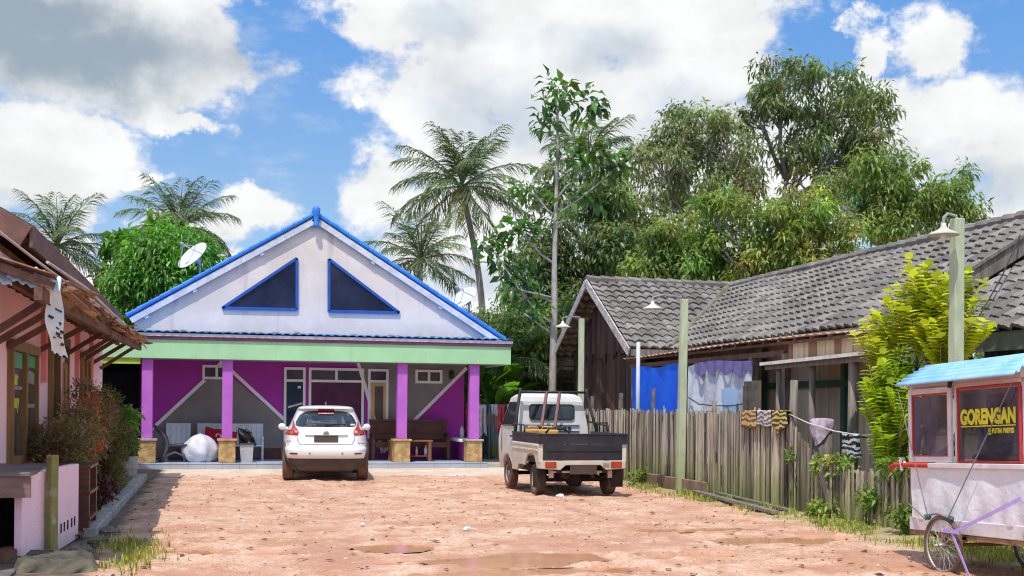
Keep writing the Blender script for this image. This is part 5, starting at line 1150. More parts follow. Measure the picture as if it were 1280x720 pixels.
# ---------------------------------------------------------------- fritter cart, long side to the yard, handle end a little low
CA = thing('food_cart', 'white street food cart with blue sheet roof and red framed windows', 'cart', (6.98, 9.1, 0), (R(-2.4), 0, 0))
CWH = mat('worn white cart paint', (.72, .68, .68), (.62, .56, .56), scale=4, rough=.6, var=.1, stain=((.45, .28, .24), .62, .4, (4, 4, 1.2)))
CRED = mat('red cart trim', (.55, .035, .03), (.45, .03, .025), scale=5, rough=.5)
VIN = mat('white vinyl skirt', (.79, .78, .80), (.71, .69, .73), scale=1.5, rough=.4, var=.08, bump=.25, bscale=5, bdist=.05, low=((.55, .42, .36), .35, .7, .5))
L0, L1, D = -.38, 1.40, .85     # along y from near end to handle end; depth towards +x
ZB, ZM, ZT = .42, 1.06, 1.87
mb = MB(); mb.box(.03, D, L0, L1, ZB, ZM-.02); mb.build('base_box', CWH, CA)
mb = MB(); mb.grid(lambda u, v: (-.012-.013*math.sin(u*17+1.3*math.sin(v*4))*(.3+v)-.008*math.sin(u*41+v*3)*v+.03*(v > .97), L0+(L1-L0)*u, ZM-.03-(ZM-ZB-.09)*v), 90, 24); sk = mb.build('skirt', VIN, CA, smooth=True)
mb = MB(); mb.box(-.03, .02, L0, L1, ZB-.02, ZB+.11); mb.build('skirt_board', CWH, CA, bevel=.006)
mb = MB(); mb.box(-.02, D, L0, L1, ZB-.07, ZB-.025); mb.build('floor_frame', WOODT, CA)
mb = MB(); mb.box(-.045, D+.02, L0-.01, L1+.01, ZM-.03, ZM+.02); mb.build('counter_rail', CWH, CA, bevel=.008)
mb = MB()
for x in (0, D-.06):
    for y in (L0, .60, L1-.07): mb.box(x, x+.06, y, y+.07, ZM+.021, ZT)
mb.box(-.005, .055, L0+.07, .60, ZT-.09, ZT); mb.box(0, .06, .67, L1-.07, ZT-.05, ZT); mb.box(D-.06, D, L0+.07, .60, ZT-.08, ZT); mb.box(D-.06, D, .67, L1-.07, ZT-.08, ZT); mb.box(.06, D-.06, L0, L0+.05, ZT-.08, ZT); mb.box(.06, D-.06, L1-.05, L1, ZT-.08, ZT); mb.build('window_post', CWH, CA, bevel=.006)
def framed(y0, y1, z0, z1, x, w, m, nm, parent, d=.03):
    mb = MB(); mb.box(x-d, x, y0, y0+w, z0, z1); mb.box(x-d, x, y1-w, y1, z0, z1); mb.box(x-d, x, y0+w, y1-w, z1-w, z1); mb.box(x-d, x, y0+w, y1-w, z0, z0+w); return mb.build(nm, m, parent, bevel=.004)
hd = framed(.68, L1-.01, ZM+.03, ZT-.04, -.003, .055, CWH, 'hatch_frame', CA, .03)
rf1 = framed(.735, L1-.065, ZM+.085, ZT-.095, -.006, .017, CRED, 'red_frame', hd, .022)
PUR = clearglass('purple tinged glass', (.70, .66, .72), .5)
mb = MB(); mb.box(-.018, -.014, .76, L1-.09, ZM+.11, ZT-.12); mb.build('pane', PUR, rf1)
rf2 = framed(L0+.07, .598, ZM+.025, ZT-.065, -.002, .022, CRED, 'red_frame', CA, .025)
mb = MB(); mb.box(-.016, -.012, L0+.10, .565, ZM+.055, ZT-.095); pw = mb.build('pane', PUR, rf2)
def cart_text(body, size, y, z, wd, bold):
    me = text_mesh(body, size, .001, 1.0, bold); xs = [v.co.x for v in me.vertices]; me.transform(Matrix.Diagonal((wd/(max(xs)-min(xs)), 1, 1, 1)) @ Matrix.Translation((-min(xs), 0, 0))); me.transform(Matrix.Translation((-.020, y, z)) @ Matrix.Rotation(-PI/2, 4, 'Z') @ Matrix.Rotation(PI/2, 4, 'X')); finish(me, 'lettering', YEL2, pw)
YEL2 = mat('yellow vinyl lettering', (.82, .70, .03), rough=.5, var=.05, bump=0)
cart_text('GORENGAN', .19, .545, 1.455, .79, .010)
cart_text('@ PUTRA BREBES', .062, .14, 1.362, .36, .0025)
mb = MB(); mb.box(-.020, -.017, -.24, .54, 1.425, 1.435); mb.build('lettering_underline', YEL2, pw)
# inside: dark back, shelf, cloth
mb = MB(); mb.box(D-.09, D-.065, L0+.05, L1-.5, ZM+.03, ZT-.05); mb.build('back_panel', mat('dark violet panel', (.30, .20, .44), (.22, .15, .36), rough=.7), CA)
mb = MB(); mb.prism([(.64, ZT-.1), (1.15, ZT-.1), (.64, ZM+.3)], .01, 'x', .30); mb.build('violet_drape', mat('violet drape', (.34, .22, .44), (.28, .18, .38), rough=.9), CA)
mb = MB(); mb.grid(lambda u, v: (.10+.6*v, -.32+.88*u, ZM+.06+.15*math.sin(PI*u)**.6*(.5+.5*math.sin(PI*v))+.015*math.sin(u*22+v*5)), 40, 14); mb.build('covered_trays', mat('grey blue cloth', (.62, .66, .78), (.5, .53, .66), scale=4, rough=.9), CA, smooth=True)
mb = MB(); mb.grid(lambda u, v: (.10+.1*v, .78+.50*u, ZM+.07+.42*v*(1-u)**1.2+.03*math.sin(u*9)), 16, 16); mb.build('folded_cloth', stripes('blue white stripe', (.65, .68, .75), (.06, .10, .35), 2.2, 'Z'), CA, smooth=True)
mb = MB(); mb.box(.02, D-.1, L0+.08, .58, ZM+.022, ZM+.05); mb.build('counter_board', WOODT, CA)
# roof of blue corrugated sheets
mb = MB(); mb.grid(lambda u, v: (-.21+1.26*u, L0-.1+(L1-L0+.03)*v, ZT-.01+.20*min(1, u/.27)**.8-.16*max(0, u-.4)+.018*math.sin(u*1.26/.066*2*PI)), 200, 8); mb.build('roof_sheet', mat('sky blue painted sheet', (.24, .50, .82), (.36, .60, .86), scale=3, rough=.45, var=.12, stain=((.6, .68, .8), .62, .6, (1.5, 1.5, 6))), CA, smooth=True, solid=.008)
mb = MB(); mb.box(-.07, -.03, L0, L1, ZT-.02, ZT+.06); mb.box(-.055, -.025, L0+.04, .58, ZT-.06, ZT-.022); mb.build('eave_board', mat('dusty pink eave board', (.62, .42, .37), (.52, .34, .3), scale=4, rough=.8), CA)
mb = MB(); mb.tube([(-.08, .60, ZT+.02), (-.10, .60, ZT-.06)], .02, 6); mb.build('eave_hook', BLACKM, CA)
for x in (-.02, D):
    mb = MB(); mb.tube([(x-.02, L1-.35, ZM-.0), (x-.02, L1+.22, ZM), (x-.02, L1+.30, ZM-.03)], [.026, .026, .03], 8); mb.build('handle', CRED, CA, smooth=True)
mb = MB(); mb.tube([(-.05, L1+.08, ZM-.06), (-.06, L1+.10, ZM+.05), (-.03, L1+.14, ZM-.05), (-.05, L1+.04, ZM+.03)], .014, 6); mb.build('rag_knot', mat('mauve rag', (.62, .56, .66), rough=.9), CA)
mb = MB(); mb.box(-.10, -.06, L0-.105, L0-.065, 0.02, .74); mb.build('prop_post', CRED, CA, bevel=.006)
# spoked wheels
def cart_wheel(x, y, r):
    mb = MB(); K = 36
    ring = [(x, y+r*.90*math.cos(2*PI*k/K), r+r*.90*math.sin(2*PI*k/K)) for k in range(K+1)]; mb.tube(ring, .014, 6, False)
    mb.tube([(x-.05, y, r), (x+.05, y, r)], .022, 8); mb.tube([(x-.10, y, r), (x+.12, y, r)], .010, 6)
    o = mb.build('wheel', METALG, CA, smooth=True)
    mb = MB()
    for k in range(28):
        a = 2*PI*k/28; b = a+(.5 if k % 4 < 2 else -.5); mb.tube([(x+(.035 if k % 2 else -.035), y+.02*math.cos(b), r+.02*math.sin(b)), (x, y+r*.89*math.cos(a), r+r*.89*math.sin(a))], .0028, 4)
    mb.build('spokes', METALG, o)
    mb = MB(); ring = [(x, y+r*.955*math.cos(2*PI*k/K), r+r*.955*math.sin(2*PI*k/K)) for k in range(K+1)]; mb.tube(ring, .026, 10, False); mb.build('tyre', mat('dusty brown tyre', (.16, .11, .085), (.10, .075, .06), scale=6, rough=.95), o, smooth=True)
WY = .74
cart_wheel(-.10, WY, .285); cart_wheel(D+.08, WY, .285)
mb = MB(); mb.tube([(-.16, WY, .285), (D+.12, WY, .285)], .018, 8); mb.beam((.0, WY-.25, ZB-.05), (.0, WY, .285), .04, .04); mb.beam((.0, WY+.25, ZB-.05), (.0, WY, .285), .04, .04); mb.beam((D, WY-.25, ZB-.05), (D, WY, .285), .04, .04); mb.build('axle', RUST, CA)
mb = MB(); mb.box(.3, .36, -.25, -.19, .02, ZB-.07); mb.beam((.6, -.1, .05), (.6, .2, ZB-.07), .06, .06); mb.build('stand_leg', WOODB, CA)
CORD = mat('grey cord', (.22, .22, .21), rough=.8)
mb = MB(); mb.tube([(-.20, L1-.08, ZT-.02), (-.12, WY+.22, .58)], .006, 5); mb.tube([(-.05, -.25, ZT-.05), (-.13, WY-.14, .57)], .006, 5); mb.tube([(-.03, L1, .66), (-.12, WY+.24, .52)], .008, 5); mb.tube([(-.12, WY+.26, .56), (-.12, WY+.05, .59), (-.13, WY-.2, .55)], .012, 5); mb.build('cord', CORD, CA)
mb = MB()
GTM = mat('green blue tie', (.04, .12, .12), rough=.8)
for q in (.20, -.16):
    mb = MB(); mb.sphere((-.12, WY+q, .55), (.025, .04, .03), 8, 6); mb.build('green_tie', GTM, CA)
LIL = mat('lilac ribbon', (.52, .36, .72), (.45, .3, .66), rough=.6)
mb = MB(); mb.beam((-.12, -.42, .78), (-.15, WY-.28, .44), .004, .035); mb.beam((-.15, WY-.20, .44), (-.17, WY-.50, .02), .004, .03); mb.beam((-.16, WY-.1, .44), (-.16, WY-.34, .43), .004, .04); mb.build('ribbon', LIL, CA)
# ================================================================= things on the porch
PWH = mat('chalky white bench paint', (.66, .70, .76), (.56, .60, .67), scale=4, rough=.6, var=.12)
def white_bench(x0, x1, name, label, arm):
    c = (x0+x1)/2; t = thing(name, label, 'bench', (c, 30.35, FZ), None, 'white slatted porch seats')
    mb = MB(); mb.box(x0, x1, 30.05, 30.5, FZ+.36, FZ+.40); mb.build('seat', PWH, t, bevel=.006)
    mb = MB(); k = x0; 
    while k < x1-.01: mb.box(k+.004, min(k+.118, x1), 30.52, 30.545, FZ+.40, FZ+.90); k += .122
    mb.box(x0, x1, 30.546, 30.575, FZ+.84, FZ+.89); mb.box(x0, x1, 30.50, 30.575, FZ+.895, FZ+.93); mb.build('backrest', PWH, t, bevel=.004)
    for x in (x0+.03, x1-.03):
        for y in (30.09, 30.52):
            mb = MB(); mb.lathe([(.03, 0), (.03, .08), (.02, .10), (.032, .16), (.024, .22), (.03, .36)] if y < 30.3 else [(.028, 0), (.028, .36)], (x, y, FZ), 'z', 8); mb.build('leg', PWH, t)
    if arm:
        for x in arm:
            mb = MB(); mb.lathe([(.024, .40), (.032, .45), (.02, .50), (.028, .56)], (x, 30.09, FZ), 'z', 8); mb.box(x-.035, x+.035, 30.05, 30.55, FZ+.56, FZ+.60); mb.build('armrest', PWH, t)
    return t
white_bench(-1.12, -.52, 'bench_chair', 'narrow white slatted seat behind the dark curved chair', ())
white_bench(-.36, 1.28, 'garden_bench', 'long white slatted bench behind the porch column', (1.25,))
# dark curved armchair turned sideways
GPL = mat('charcoal moulded plastic', (.055, .055, .062), (.075, .075, .08), rough=.5, var=.12)
AC = thing('armchair', 'charcoal plastic armchair with looping arms beside the corner column', 'chair', (-1.0, 29.6, FZ), None)
def z_(h): return FZ+h
mb = MB()
mb.grid(lambda u, v: (-1.40+.38*math.sin(v*1.45)**1.2*1.0+.02, 29.42+.42*u, z_(.88)-.50*v+.0), 6, 14); mb.build('backrest', GPL, AC, smooth=True, solid=.03)
mb = MB(); mb.box(-1.02, -.58, 29.42, 29.86, z_(.36), z_(.41)); mb.build('seat', GPL, AC, bevel=.015)
for y in (29.38, 29.90):
    mb = MB(); mb.tube([(-1.42, y, z_(.90)), (-1.24, y, z_(.80)), (-1.08, y, z_(.58)), (-1.04, y, z_(.38)), (-1.10, y, z_(.18)), (-1.24, y, z_(0))], [.03, .035, .04, .04, .035, .03], 8); mb.tube([(-1.20, y, z_(.0)), (-1.05, y, z_(.16)), (-.86, y, z_(.24)), (-.68, y, z_(.16)), (-.58, y, z_(.0))], .028, 8); mb.tube([(-1.03, y, z_(.40)), (-.58, y, z_(.42)), (-.55, y, z_(.20)), (-.56, y, z_(0))], .026, 8); mb.build('side_frame', GPL, AC, smooth=True)
# big white sack
mb = MB()
def sack(u, v):
    a = 2*PI*u; h = v
    r = (math.sin(PI*min(1, .16+h*.86))**.55)*(1-.12*h); w = 1+.07*math.sin(3*a+2*h)+.05*math.sin(7*a-4*h)+.04*math.sin(5*a+9*h)
    top = .70+.05*math.sin(a*2+1)*(1-h)
    return (-.28+.46*r*w*math.cos(a), 29.50+.34*r*w*math.sin(a), FZ+top*h+.03*math.sin(5*a)*h*(1-h))
mb.grid(sack, 60, 26)
tag(mb.build('sack', mat('white plastic sack', (.66, .66, .75), (.54, .55, .66), scale=2.5, rough=.45, var=.08, bump=.35, bscale=6, bdist=.06), smooth=True), 'big stuffed white plastic sack standing on the porch floor', 'sack')
# red bag with lettering, black bag, grey bin
RB = thing('red_bag', 'red cloth bag with white letters lying on the white bench', 'bag', (.05, 30.1, FZ+.4), None)
mb = MB(); mb.grid(lambda u, v: (-.20+.78*u+.05*v, 30.02+.30*v-.05*math.sin(PI*u), FZ+.41+.42*v*(1-.35*u)+.06*math.sin(PI*u)*(1-v)+.015*math.sin(u*15+v*7)), 20, 14); bg_ = mb.build('body', mat('red cloth', (.50, .012, .025), (.40, .01, .02), rough=.8), RB, smooth=True, solid=.05)
me = text_mesh('OAO', .15, .002, 1.25, .006); me.transform(Matrix.Translation((.08, 30.06, FZ+.60)) @ Matrix.Rotation(R(12), 4, 'Y') @ Matrix.Rotation(PI/2-.5, 4, 'X')); me.transform(Matrix.Translation(-Vector(RB.location))); finish(me, 'lettering', WHITEP, RB)
BN = thing('dustbin', 'small light grey bin beside the column plinth', 'bin', (.83, 29.2, FZ), None)
mb = MB(); mb.prism([(-.15, -.12), (.15, -.12), (.15, .12), (-.15, .12)], .01, 'z', 0); mb.v = []; mb.f = []; mb.t = []
mb.add([(.83+sx_*w, 29.2+sy_*w*.8, FZ+z) for z, w in ((0, .14), (.44, .165), (.44, .15), (.03, .125)) for sx_, sy_ in ((-1, -1), (1, -1), (1, 1), (-1, 1))], [(3, 2, 1, 0)]+[(j*4+i, j*4+(i+1) % 4, j*4+4+(i+1) % 4, j*4+4+i) for j in range(3) for i in range(4)]+[(12, 13, 14, 15)])
mb.build('body', mat('light grey plastic', (.46, .46, .49), (.38, .38, .41), rough=.5), BN, bevel=.008)
mb = MB(); mb.box(.655, 1.005, 29.04, 29.36, FZ+.44, FZ+.465); mb.build('rim', GPL, BN, bevel=.006)
mb = MB(); mb.grid(lambda u, v: (.66+.30*u+.10*(1-v)*u-.03*v, 29.25+.04*math.sin(u*7+v*5)+.05*v+.03*math.sin(v*9), FZ+.48+.36*v*(1-.25*u)-.06*u*(1-v)+.012*math.sin(u*23)*v), 26, 16)
tag(mb.build('black_bag', mat('black plastic bag', (.012, .012, .014), (.02, .02, .022), rough=.35, bump=.3, bscale=12), smooth=True, solid=.06), 'crumpled black plastic bag on top of the grey bin', 'bag')
# carved brown settle and low table
ST = thing('wooden_settle', 'long dark brown panelled settle against the purple wall', 'settle', (5.15, 30.3, FZ), None)
x0, x1 = 4.02, 6.08
mb = MB(); mb.box(x0+.05, x1-.05, 30.0, 30.5, FZ+.42, FZ+.47); mb.build('seat', BROWNW, ST, bevel=.008)
mb = MB(); mb.box(x0, x1, 30.50, 30.53, FZ+.5, FZ+1.0); mb.build('backrest', BROWNW, ST)
mb = MB()
for a, b in ((x0, x0+.12), (5.0, 5.14), (x1-.12, x1)): mb.box(a, b, 30.47, 30.50, FZ+.47, FZ+1.02)
mb.box(x0-.02, x1+.02, 30.45, 30.54, FZ+1.0, FZ+1.06); mb.box(x0, x1, 30.465, 30.50, FZ+.53, FZ+.62); mb.box(x0+.2, 4.92, 30.475, 30.50, FZ+.70, FZ+.92); mb.box(5.22, x1-.2, 30.475, 30.50, FZ+.70, FZ+.92); mb.build('carved_frame', BROWNW, ST, bevel=.01)
for x in (x0+.04, x1-.04):
    mb = MB(); mb.box(x-.045, x+.045, 29.98, 30.06, FZ, FZ+.64); mb.build('leg', BROWNW, ST, bevel=.008)
    mb = MB(); mb.box(x-.045, x+.045, 30.44, 30.53, FZ, FZ+.5); mb.build('leg', BROWNW, ST, bevel=.008)
    mb = MB(); mb.tube([(x, 30.48, FZ+.66), (x, 30.2, FZ+.69), (x, 29.98, FZ+.66), (x, 29.93, FZ+.60)], .035, 8); mb.build('armrest', BROWNW, ST, smooth=True)
mb = MB(); mb.box(x0+.09, x1-.09, 30.0, 30.03, FZ+.34, FZ+.418); mb.build('apron', BROWNW, ST)
LT = thing('low_table', 'low reddish brown porch table before the settle', 'table', (5.0, 29.6, FZ), None)
TW = mat('reddish table wood', (.26, .10, .055), (.18, .07, .04), scale=3, stretch=(.7, 5, 5), rough=.4)
mb = MB(); mb.box(4.40, 5.52, 29.42, 29.90, FZ+.50, FZ+.545); mb.build('tabletop', TW, LT, bevel=.008)
mb = MB(); mb.box(4.48, 5.44, 29.48, 29.84, FZ+.12, FZ+.145); mb.build('lower_shelf', TW, LT)
for x in (4.46, 5.44):
    for y in (29.46, 29.84):
        mb = MB(); mb.box(x-.04, x+.04, y-.035, y+.035, FZ, FZ+.499); mb.build('leg', TW, LT, bevel=.006)
def bottle(x, y, z, h, m, label, lid):
    t = thing('bottle', label, 'bottle', (x, y, z), None, 'bottles on the porch')
    mb = MB(); mb.lathe([(0, 0), (.04*h/.25, 0), (.042*h/.25, .6*h), (.03*h/.25, .74*h), (.014, .86*h), (.014, .95*h), (0, .95*h)], (x, y, z), 'z', 14); mb.build('body', m, t, smooth=True)
    mb = MB(); mb.lathe([(.018, .93*h), (.018, h), (0, h)], (x, y, z), 'z', 10); mb.build('cap', lid, t)
PB = mat('clear white plastic', (.62, .64, .70), rough=.25, coat=.3)
bottle(6.42, 30.1, .735, .36, PB, 'whitish bottle standing on the side ledge', BLUEF)
bottle(5.36, 29.62, FZ+.145, .26, PB, 'small white bottle at the end of the table shelf', WHITEP)
bottle(5.12, 29.60, FZ+.145, .22, FRAMEY, 'small yellowish bottle on the table shelf', WHITEP)

# ---------------------------------------------------------------- clothes on a rack past the porch
RK = thing('clothes_rack', 'bamboo rail on two posts carrying the washing', 'clothes rack', (7.3, 31.6, 0), None)
mb = MB(); mb.tube([(6.2, 31.6, 1.62), (9.2, 31.75, 1.64)], .022, 7); mb.build('rail', WOODG, RK, smooth=True)
for x in (6.25, 9.1):
    mb = MB(); mb.tube([(x, 31.6+.05*(x-6.2), -.02), (x, 31.6+.05*(x-6.2), 1.66)], .03, 7); mb.build('post', WOODG, RK, smooth=True)
def garment(x, w, h, c, label, k, fade=None):
    yb = 31.6+.05*(x-6.2)
    mb = MB()
    def fn(u, v):
        s = 1-.25*math.sin(PI*v)*.4+.10*v; fold = .035*math.sin(u*18+k)*(.2+v)
        return (x+1.25*w*(u-.5)*s, yb-.05-.03*v+fold+(.06*(1-v/.06) if v < .06 else 0), 1.655-(h*(1+.06*math.sin(u*9+k)))*v)
    mb.grid(fn, 18, 20)
    c = tuple(min(.9, q*2.0+.02) for q in c); m = mat('washing cloth', c, tuple(q*.7 for q in c), scale=5, rough=.9, var=.15, low=(fade, .2, 1.4, .9) if fade else None)
    tag(mb.build('garment', m, smooth=True), label, 'garment', 'washing on the bamboo rail')
for k, (x, w, h, c, lb, fd) in enumerate(((6.42, .20, 1.0, (.03, .02, .04), 'black garment hanging at the far side of the corner column', None), (6.62, .16, .9, (.50, .48, .60), 'pale lilac shirt hanging beside the black garment', None), (6.90, .14, .95, (.20, .03, .05), 'dark red narrow garment on the rail next to the purple column', None),
        (7.02, .17, .78, (.25, .10, .16), 'plum coloured blouse on the washing rail', None), (7.17, .18, 1.0, (.58, .50, .56), 'pinkish white shirt on the washing rail', None), (7.33, .16, .85, (.45, .40, .52), 'mauve grey shirt on the washing rail', None), (7.42, .24, 1.50, (.012, .02, .04), 'long navy trousers hanging to the ground', None),
        (7.62, .26, 1.52, (.06, .16, .24), 'long blue dress fading to olive at its hem', (.17, .17, .03)), (7.66, .16, .32, (.62, .62, .64), 'small white top on the washing rail', None), (7.84, .22, .80, (.55, .03, .04), 'bright red garment on the washing rail', None), (7.98, .18, 1.4, (.015, .018, .03), 'long black trousers beside the red garment', None), (8.15, .18, .5, (.55, .58, .66), 'light grey blue top at the end of the washing rail', None), (8.3, .18, .9, (.5, .05, .08), 'crimson shirt hidden partly by the truck cab', None))):
    garment(x, w, h, c, lb, k, fd)
# litter on the yard
for i, (px, py, r, lb) in enumerate(((700, 623, .08, 'crumpled white scrap of plastic lying by the truck wheel'), (584, 664, .05, 'small white scrap lying on the middle of the yard'), (453, 658, .035, 'tiny white scrap in front of the car'))):
    d_ = ray(px, py); t_ = -H/d_[2]; x, y = d_[0]*t_, d_[1]*t_
    mb = MB(); mb.sphere((x, y, .03), (r, r*.7, r*.5), 10, 7); mb.v = [tuple(Vector(p)+Vector((random.uniform(-.2, .2)*r, random.uniform(-.2, .2)*r, random.uniform(-.2, .2)*r))) for p in mb.v]
    tag(mb.build('plastic_scrap', WHITEP), lb, 'litter', 'white litter on the yard')
# ================================================================= vegetation
BARKG = mat('grey bark', (.26, .23, .20), (.17, .15, .13), scale=4, stretch=(3, 3, 1), rough=.95, bump=.4, var=.25)
BARKP = mat('pale bark', (.46, .43, .39), (.34, .31, .28), scale=4, stretch=(3, 3, 1), rough=.9, bump=.25, var=.2, stain=((.2, .2, .15), .6, .5, (4, 4, 1)))
BARKD = mat('dark bark', (.10, .085, .07), (.06, .05, .042), scale=4, stretch=(3, 3, 1), rough=.95, bump=.4)
L_DARK = leafmat('dark mango leaf', (.15, .20, .09), (.21, .265, .11), rough=.36, trans=.48)
L_OLIVE = leafmat('olive leaf', (.21, .24, .12), (.28, .295, .15), rough=.4, trans=.48)
L_MANGO = leafmat('mango leaf', (.19, .27, .075), (.26, .33, .095), rough=.34, trans=.48)
L_FLUSH = leafmat('mango leaf with yellow flush', (.19, .26, .07), (.26, .32, .085), rough=.38, trans=.48, c3=(.52, .47, .15), c3cut=.53)
L_BRIGHT = leafmat('bright green leaf', (.10, .27, .03), (.15, .34, .04), rough=.36, trans=.35)
L_BREAD = leafmat('breadfruit leaf', (.08, .20, .03), (.15, .30, .04), rough=.3, trans=.4)
L_PALM = leafmat('palm leaflet', (.09, .14, .07), (.15, .20, .09), rough=.35, trans=.3)
L_SENNA = leafmat('yellow green leaflet', (.52, .54, .03), (.62, .60, .05), rough=.4, trans=.42)
L_BUSH = leafmat('dark reddish leaf', (.23, .20, .085), (.32, .17, .10), rough=.45, trans=.3, c3=(.55, .22, .10), c3cut=.56)
L_BUSHG = leafmat('olive and copper leaf', (.09, .11, .025), (.15, .13, .035), rough=.45, trans=.28, c3=(.42, .17, .06), c3cut=.54)
L_BANANA = leafmat('banana leaf', (.10, .25, .03), (.18, .36, .05), rough=.35, trans=.4)

def unit(a): return a/np.maximum(1e-9, np.linalg.norm(a, axis=-1, keepdims=True))
def leaves_mesh(P, Dr, L, Wd, fold=.25, tint=None, bend=.15):
    """one folded kite leaf at every point P, pointing along Dr"""
    n_ = len(P); Dr = unit(Dr); up = np.tile(np.array([0, 0, 1.0]), (n_, 1))+RNG.normal(0, .45, (n_, 3))
    S = unit(np.cross(Dr, up)); Nn = np.cross(S, Dr)
    L = L[:, None]; Wd = Wd[:, None]
    mid = P+Dr*L*.45+Nn*L*.03; tip = P+Dr*L-Nn*L*bend-np.array([0, 0, 1])*L*bend*.5
    a = mid+S*Wd*.5+Nn*Wd*fold; b = mid-S*Wd*.5+Nn*Wd*fold
    V = np.stack([P, a, tip, b, mid], 1).reshape(-1, 3); i = np.arange(n_)*5
    Q = np.concatenate([np.stack([i, i+1, i+4], -1), np.stack([i+1, i+2, i+4], -1), np.stack([i+2, i+3, i+4], -1), np.stack([i+3, i, i+4], -1)])
    return V, Q, np.repeat(tint, 5, 0)
def put(V, Q, T, name, m, parent):
    me = fast_mesh(name, V-np.array(root_off(parent)), Q, T); me.materials.append(m)
    o = bpy.data.objects.new(name, me); COL.objects.link(o); o.parent = parent; return o
def B(px, py, rx, ry, dpt, ncl, rz=1.0):
    c = at_d(px, py, dpt); k = dpt/F; return (np.array(c), np.array([rx*k, (rx+ry)*.5*k*rz, ry*k]), ncl)
def clusters(blobs, hollow=.35, gap=0.0):
    C = []
    for c, r, k in blobs:
        u = unit(RNG.normal(0, 1, (k*2, 3))); q = hollow+(1-hollow)*RNG.random((k*2, 1))**.6
        p = c+u*q*r
        f = fbm(p[:, 0]*.9+31, p[:, 2]*.9+p[:, 1]*.5, 3)
        o = np.argsort(-f)[:int(k*2*(1-gap))]; o = RNG.permutation(o)[:k]; C.append(p[o])
    return np.concatenate(C)
def tree(name, label, cat, base, trunk, blobs, lm, bark=None, leaf=(.22, .07), per=100, rc=.5, droop=.5, r0=.22, group=None, hollow=.35, gap=.2, limbs=.42, twigs=.5, spread=.7, crown='crown', tip=.35, clump=None):
    bark = bark or BARKG
    t = thing(name, label, cat, base, None, group)
    C = clusters(blobs, hollow, gap)
    k = len(C); m = RNG.integers(int(per*.6), int(per*1.4), k)
    ci = np.repeat(np.arange(k), m); n_ = len(ci)
    rad = rc*RNG.uniform(.6, 1.35, k)
    off = RNG.normal(0, 1, (n_, 3))*np.array([1, 1, .75]); off = unit(off)*RNG.random((n_, 1))**.5*rad[ci][:, None]
    P = C[ci]+off
    Dr = unit(off)*spread+RNG.normal(0, .45, (n_, 3))+np.array([0, 0, -droop])
    L = leaf[0]*RNG.uniform(.65, 1.25, n_); Wd = leaf[1]*RNG.uniform(.75, 1.25, n_)
    ct = RNG.uniform(.62, 1.35, (k, 1))*np.array([[1, 1, 1]]); ct = ct*(1+RNG.normal(0, .10, (k, 3)))
    T = ct[ci]*RNG.uniform(.7, 1.3, (n_, 1))
    V, Q, T = leaves_mesh(P, Dr, L, Wd, tint=np.clip(T, .2, 2.2))
    # trunk, limbs and twigs
    mb = MB(); tr = [Vector(p) for p in trunk]; nT = len(tr); R_ = [r0*(1-(1-tip)*i/(nT-1)) for i in range(nT)]
    R_[0] *= 1.25; mb.tube(tr, R_, 9)
    TP = np.array([tuple(p) for p in tr])
    top = TP[-1]; TI = np.concatenate([TP[i]+(TP[i+1]-TP[i])*np.linspace(0, 1, 8)[:, None] for i in range(max(1, nT//4), nT-1)])
    for c, r, kk in blobs:
        j = C[np.argmin(np.linalg.norm(C-c, axis=1))]
        hd = np.linalg.norm(TI[:, :2]-c[:2], axis=1); src = TI[int(np.argmin(np.abs(TI[:, 2]-(c[2]-r[2]*.5-.75*hd))))]
        hub = Vector(c-np.array([0, 0, r[2]*.35])); s = Vector(src); rl = r0*limbs
        mid1 = s.lerp(hub, .4)+Vector(RNG.normal(0, .18, 3)*(hub-s).length*.35)+Vector((0, 0, -.06*(hub-s).length)); mid2 = s.lerp(hub, .75)+Vector(RNG.normal(0, .1, 3)*(hub-s).length*.3)
        mb.tube([s, mid1, mid2, hub], [rl*1.2, rl, rl*.8, rl*.6], 7)
        inside = np.where(np.linalg.norm((C-c)/r, axis=1) < 1.02)[0]
        for ii in inside:
            if RNG.random() > twigs: continue
            e = Vector(C[ii]); q = [mid2, hub, mid1.lerp(mid2, .5)][RNG.integers(0, 3)]; md = q.lerp(e, .55)+Vector(RNG.normal(0, .13, 3))*(e-q).length
            mb.tube([q, md, e], [rl*.42, rl*.26, rl*.10], 5, False)
    mb.build('trunk', bark, t, smooth=True)
    put(V, Q, T, crown, lm, t)
    return t
def trunk_to(base, top, bow=.3, k=6):
    b, e = Vector(base), Vector(top); o = Vector((RNG.normal(0, bow), RNG.normal(0, bow), 0))
    return [b.lerp(e, i/(k-1))+o*math.sin(PI*i/(k-1)) for i in range(k)]
def gp(px, dpt, z=0): p = at_d(px, 510, dpt); return Vector((p.x, p.y, z))

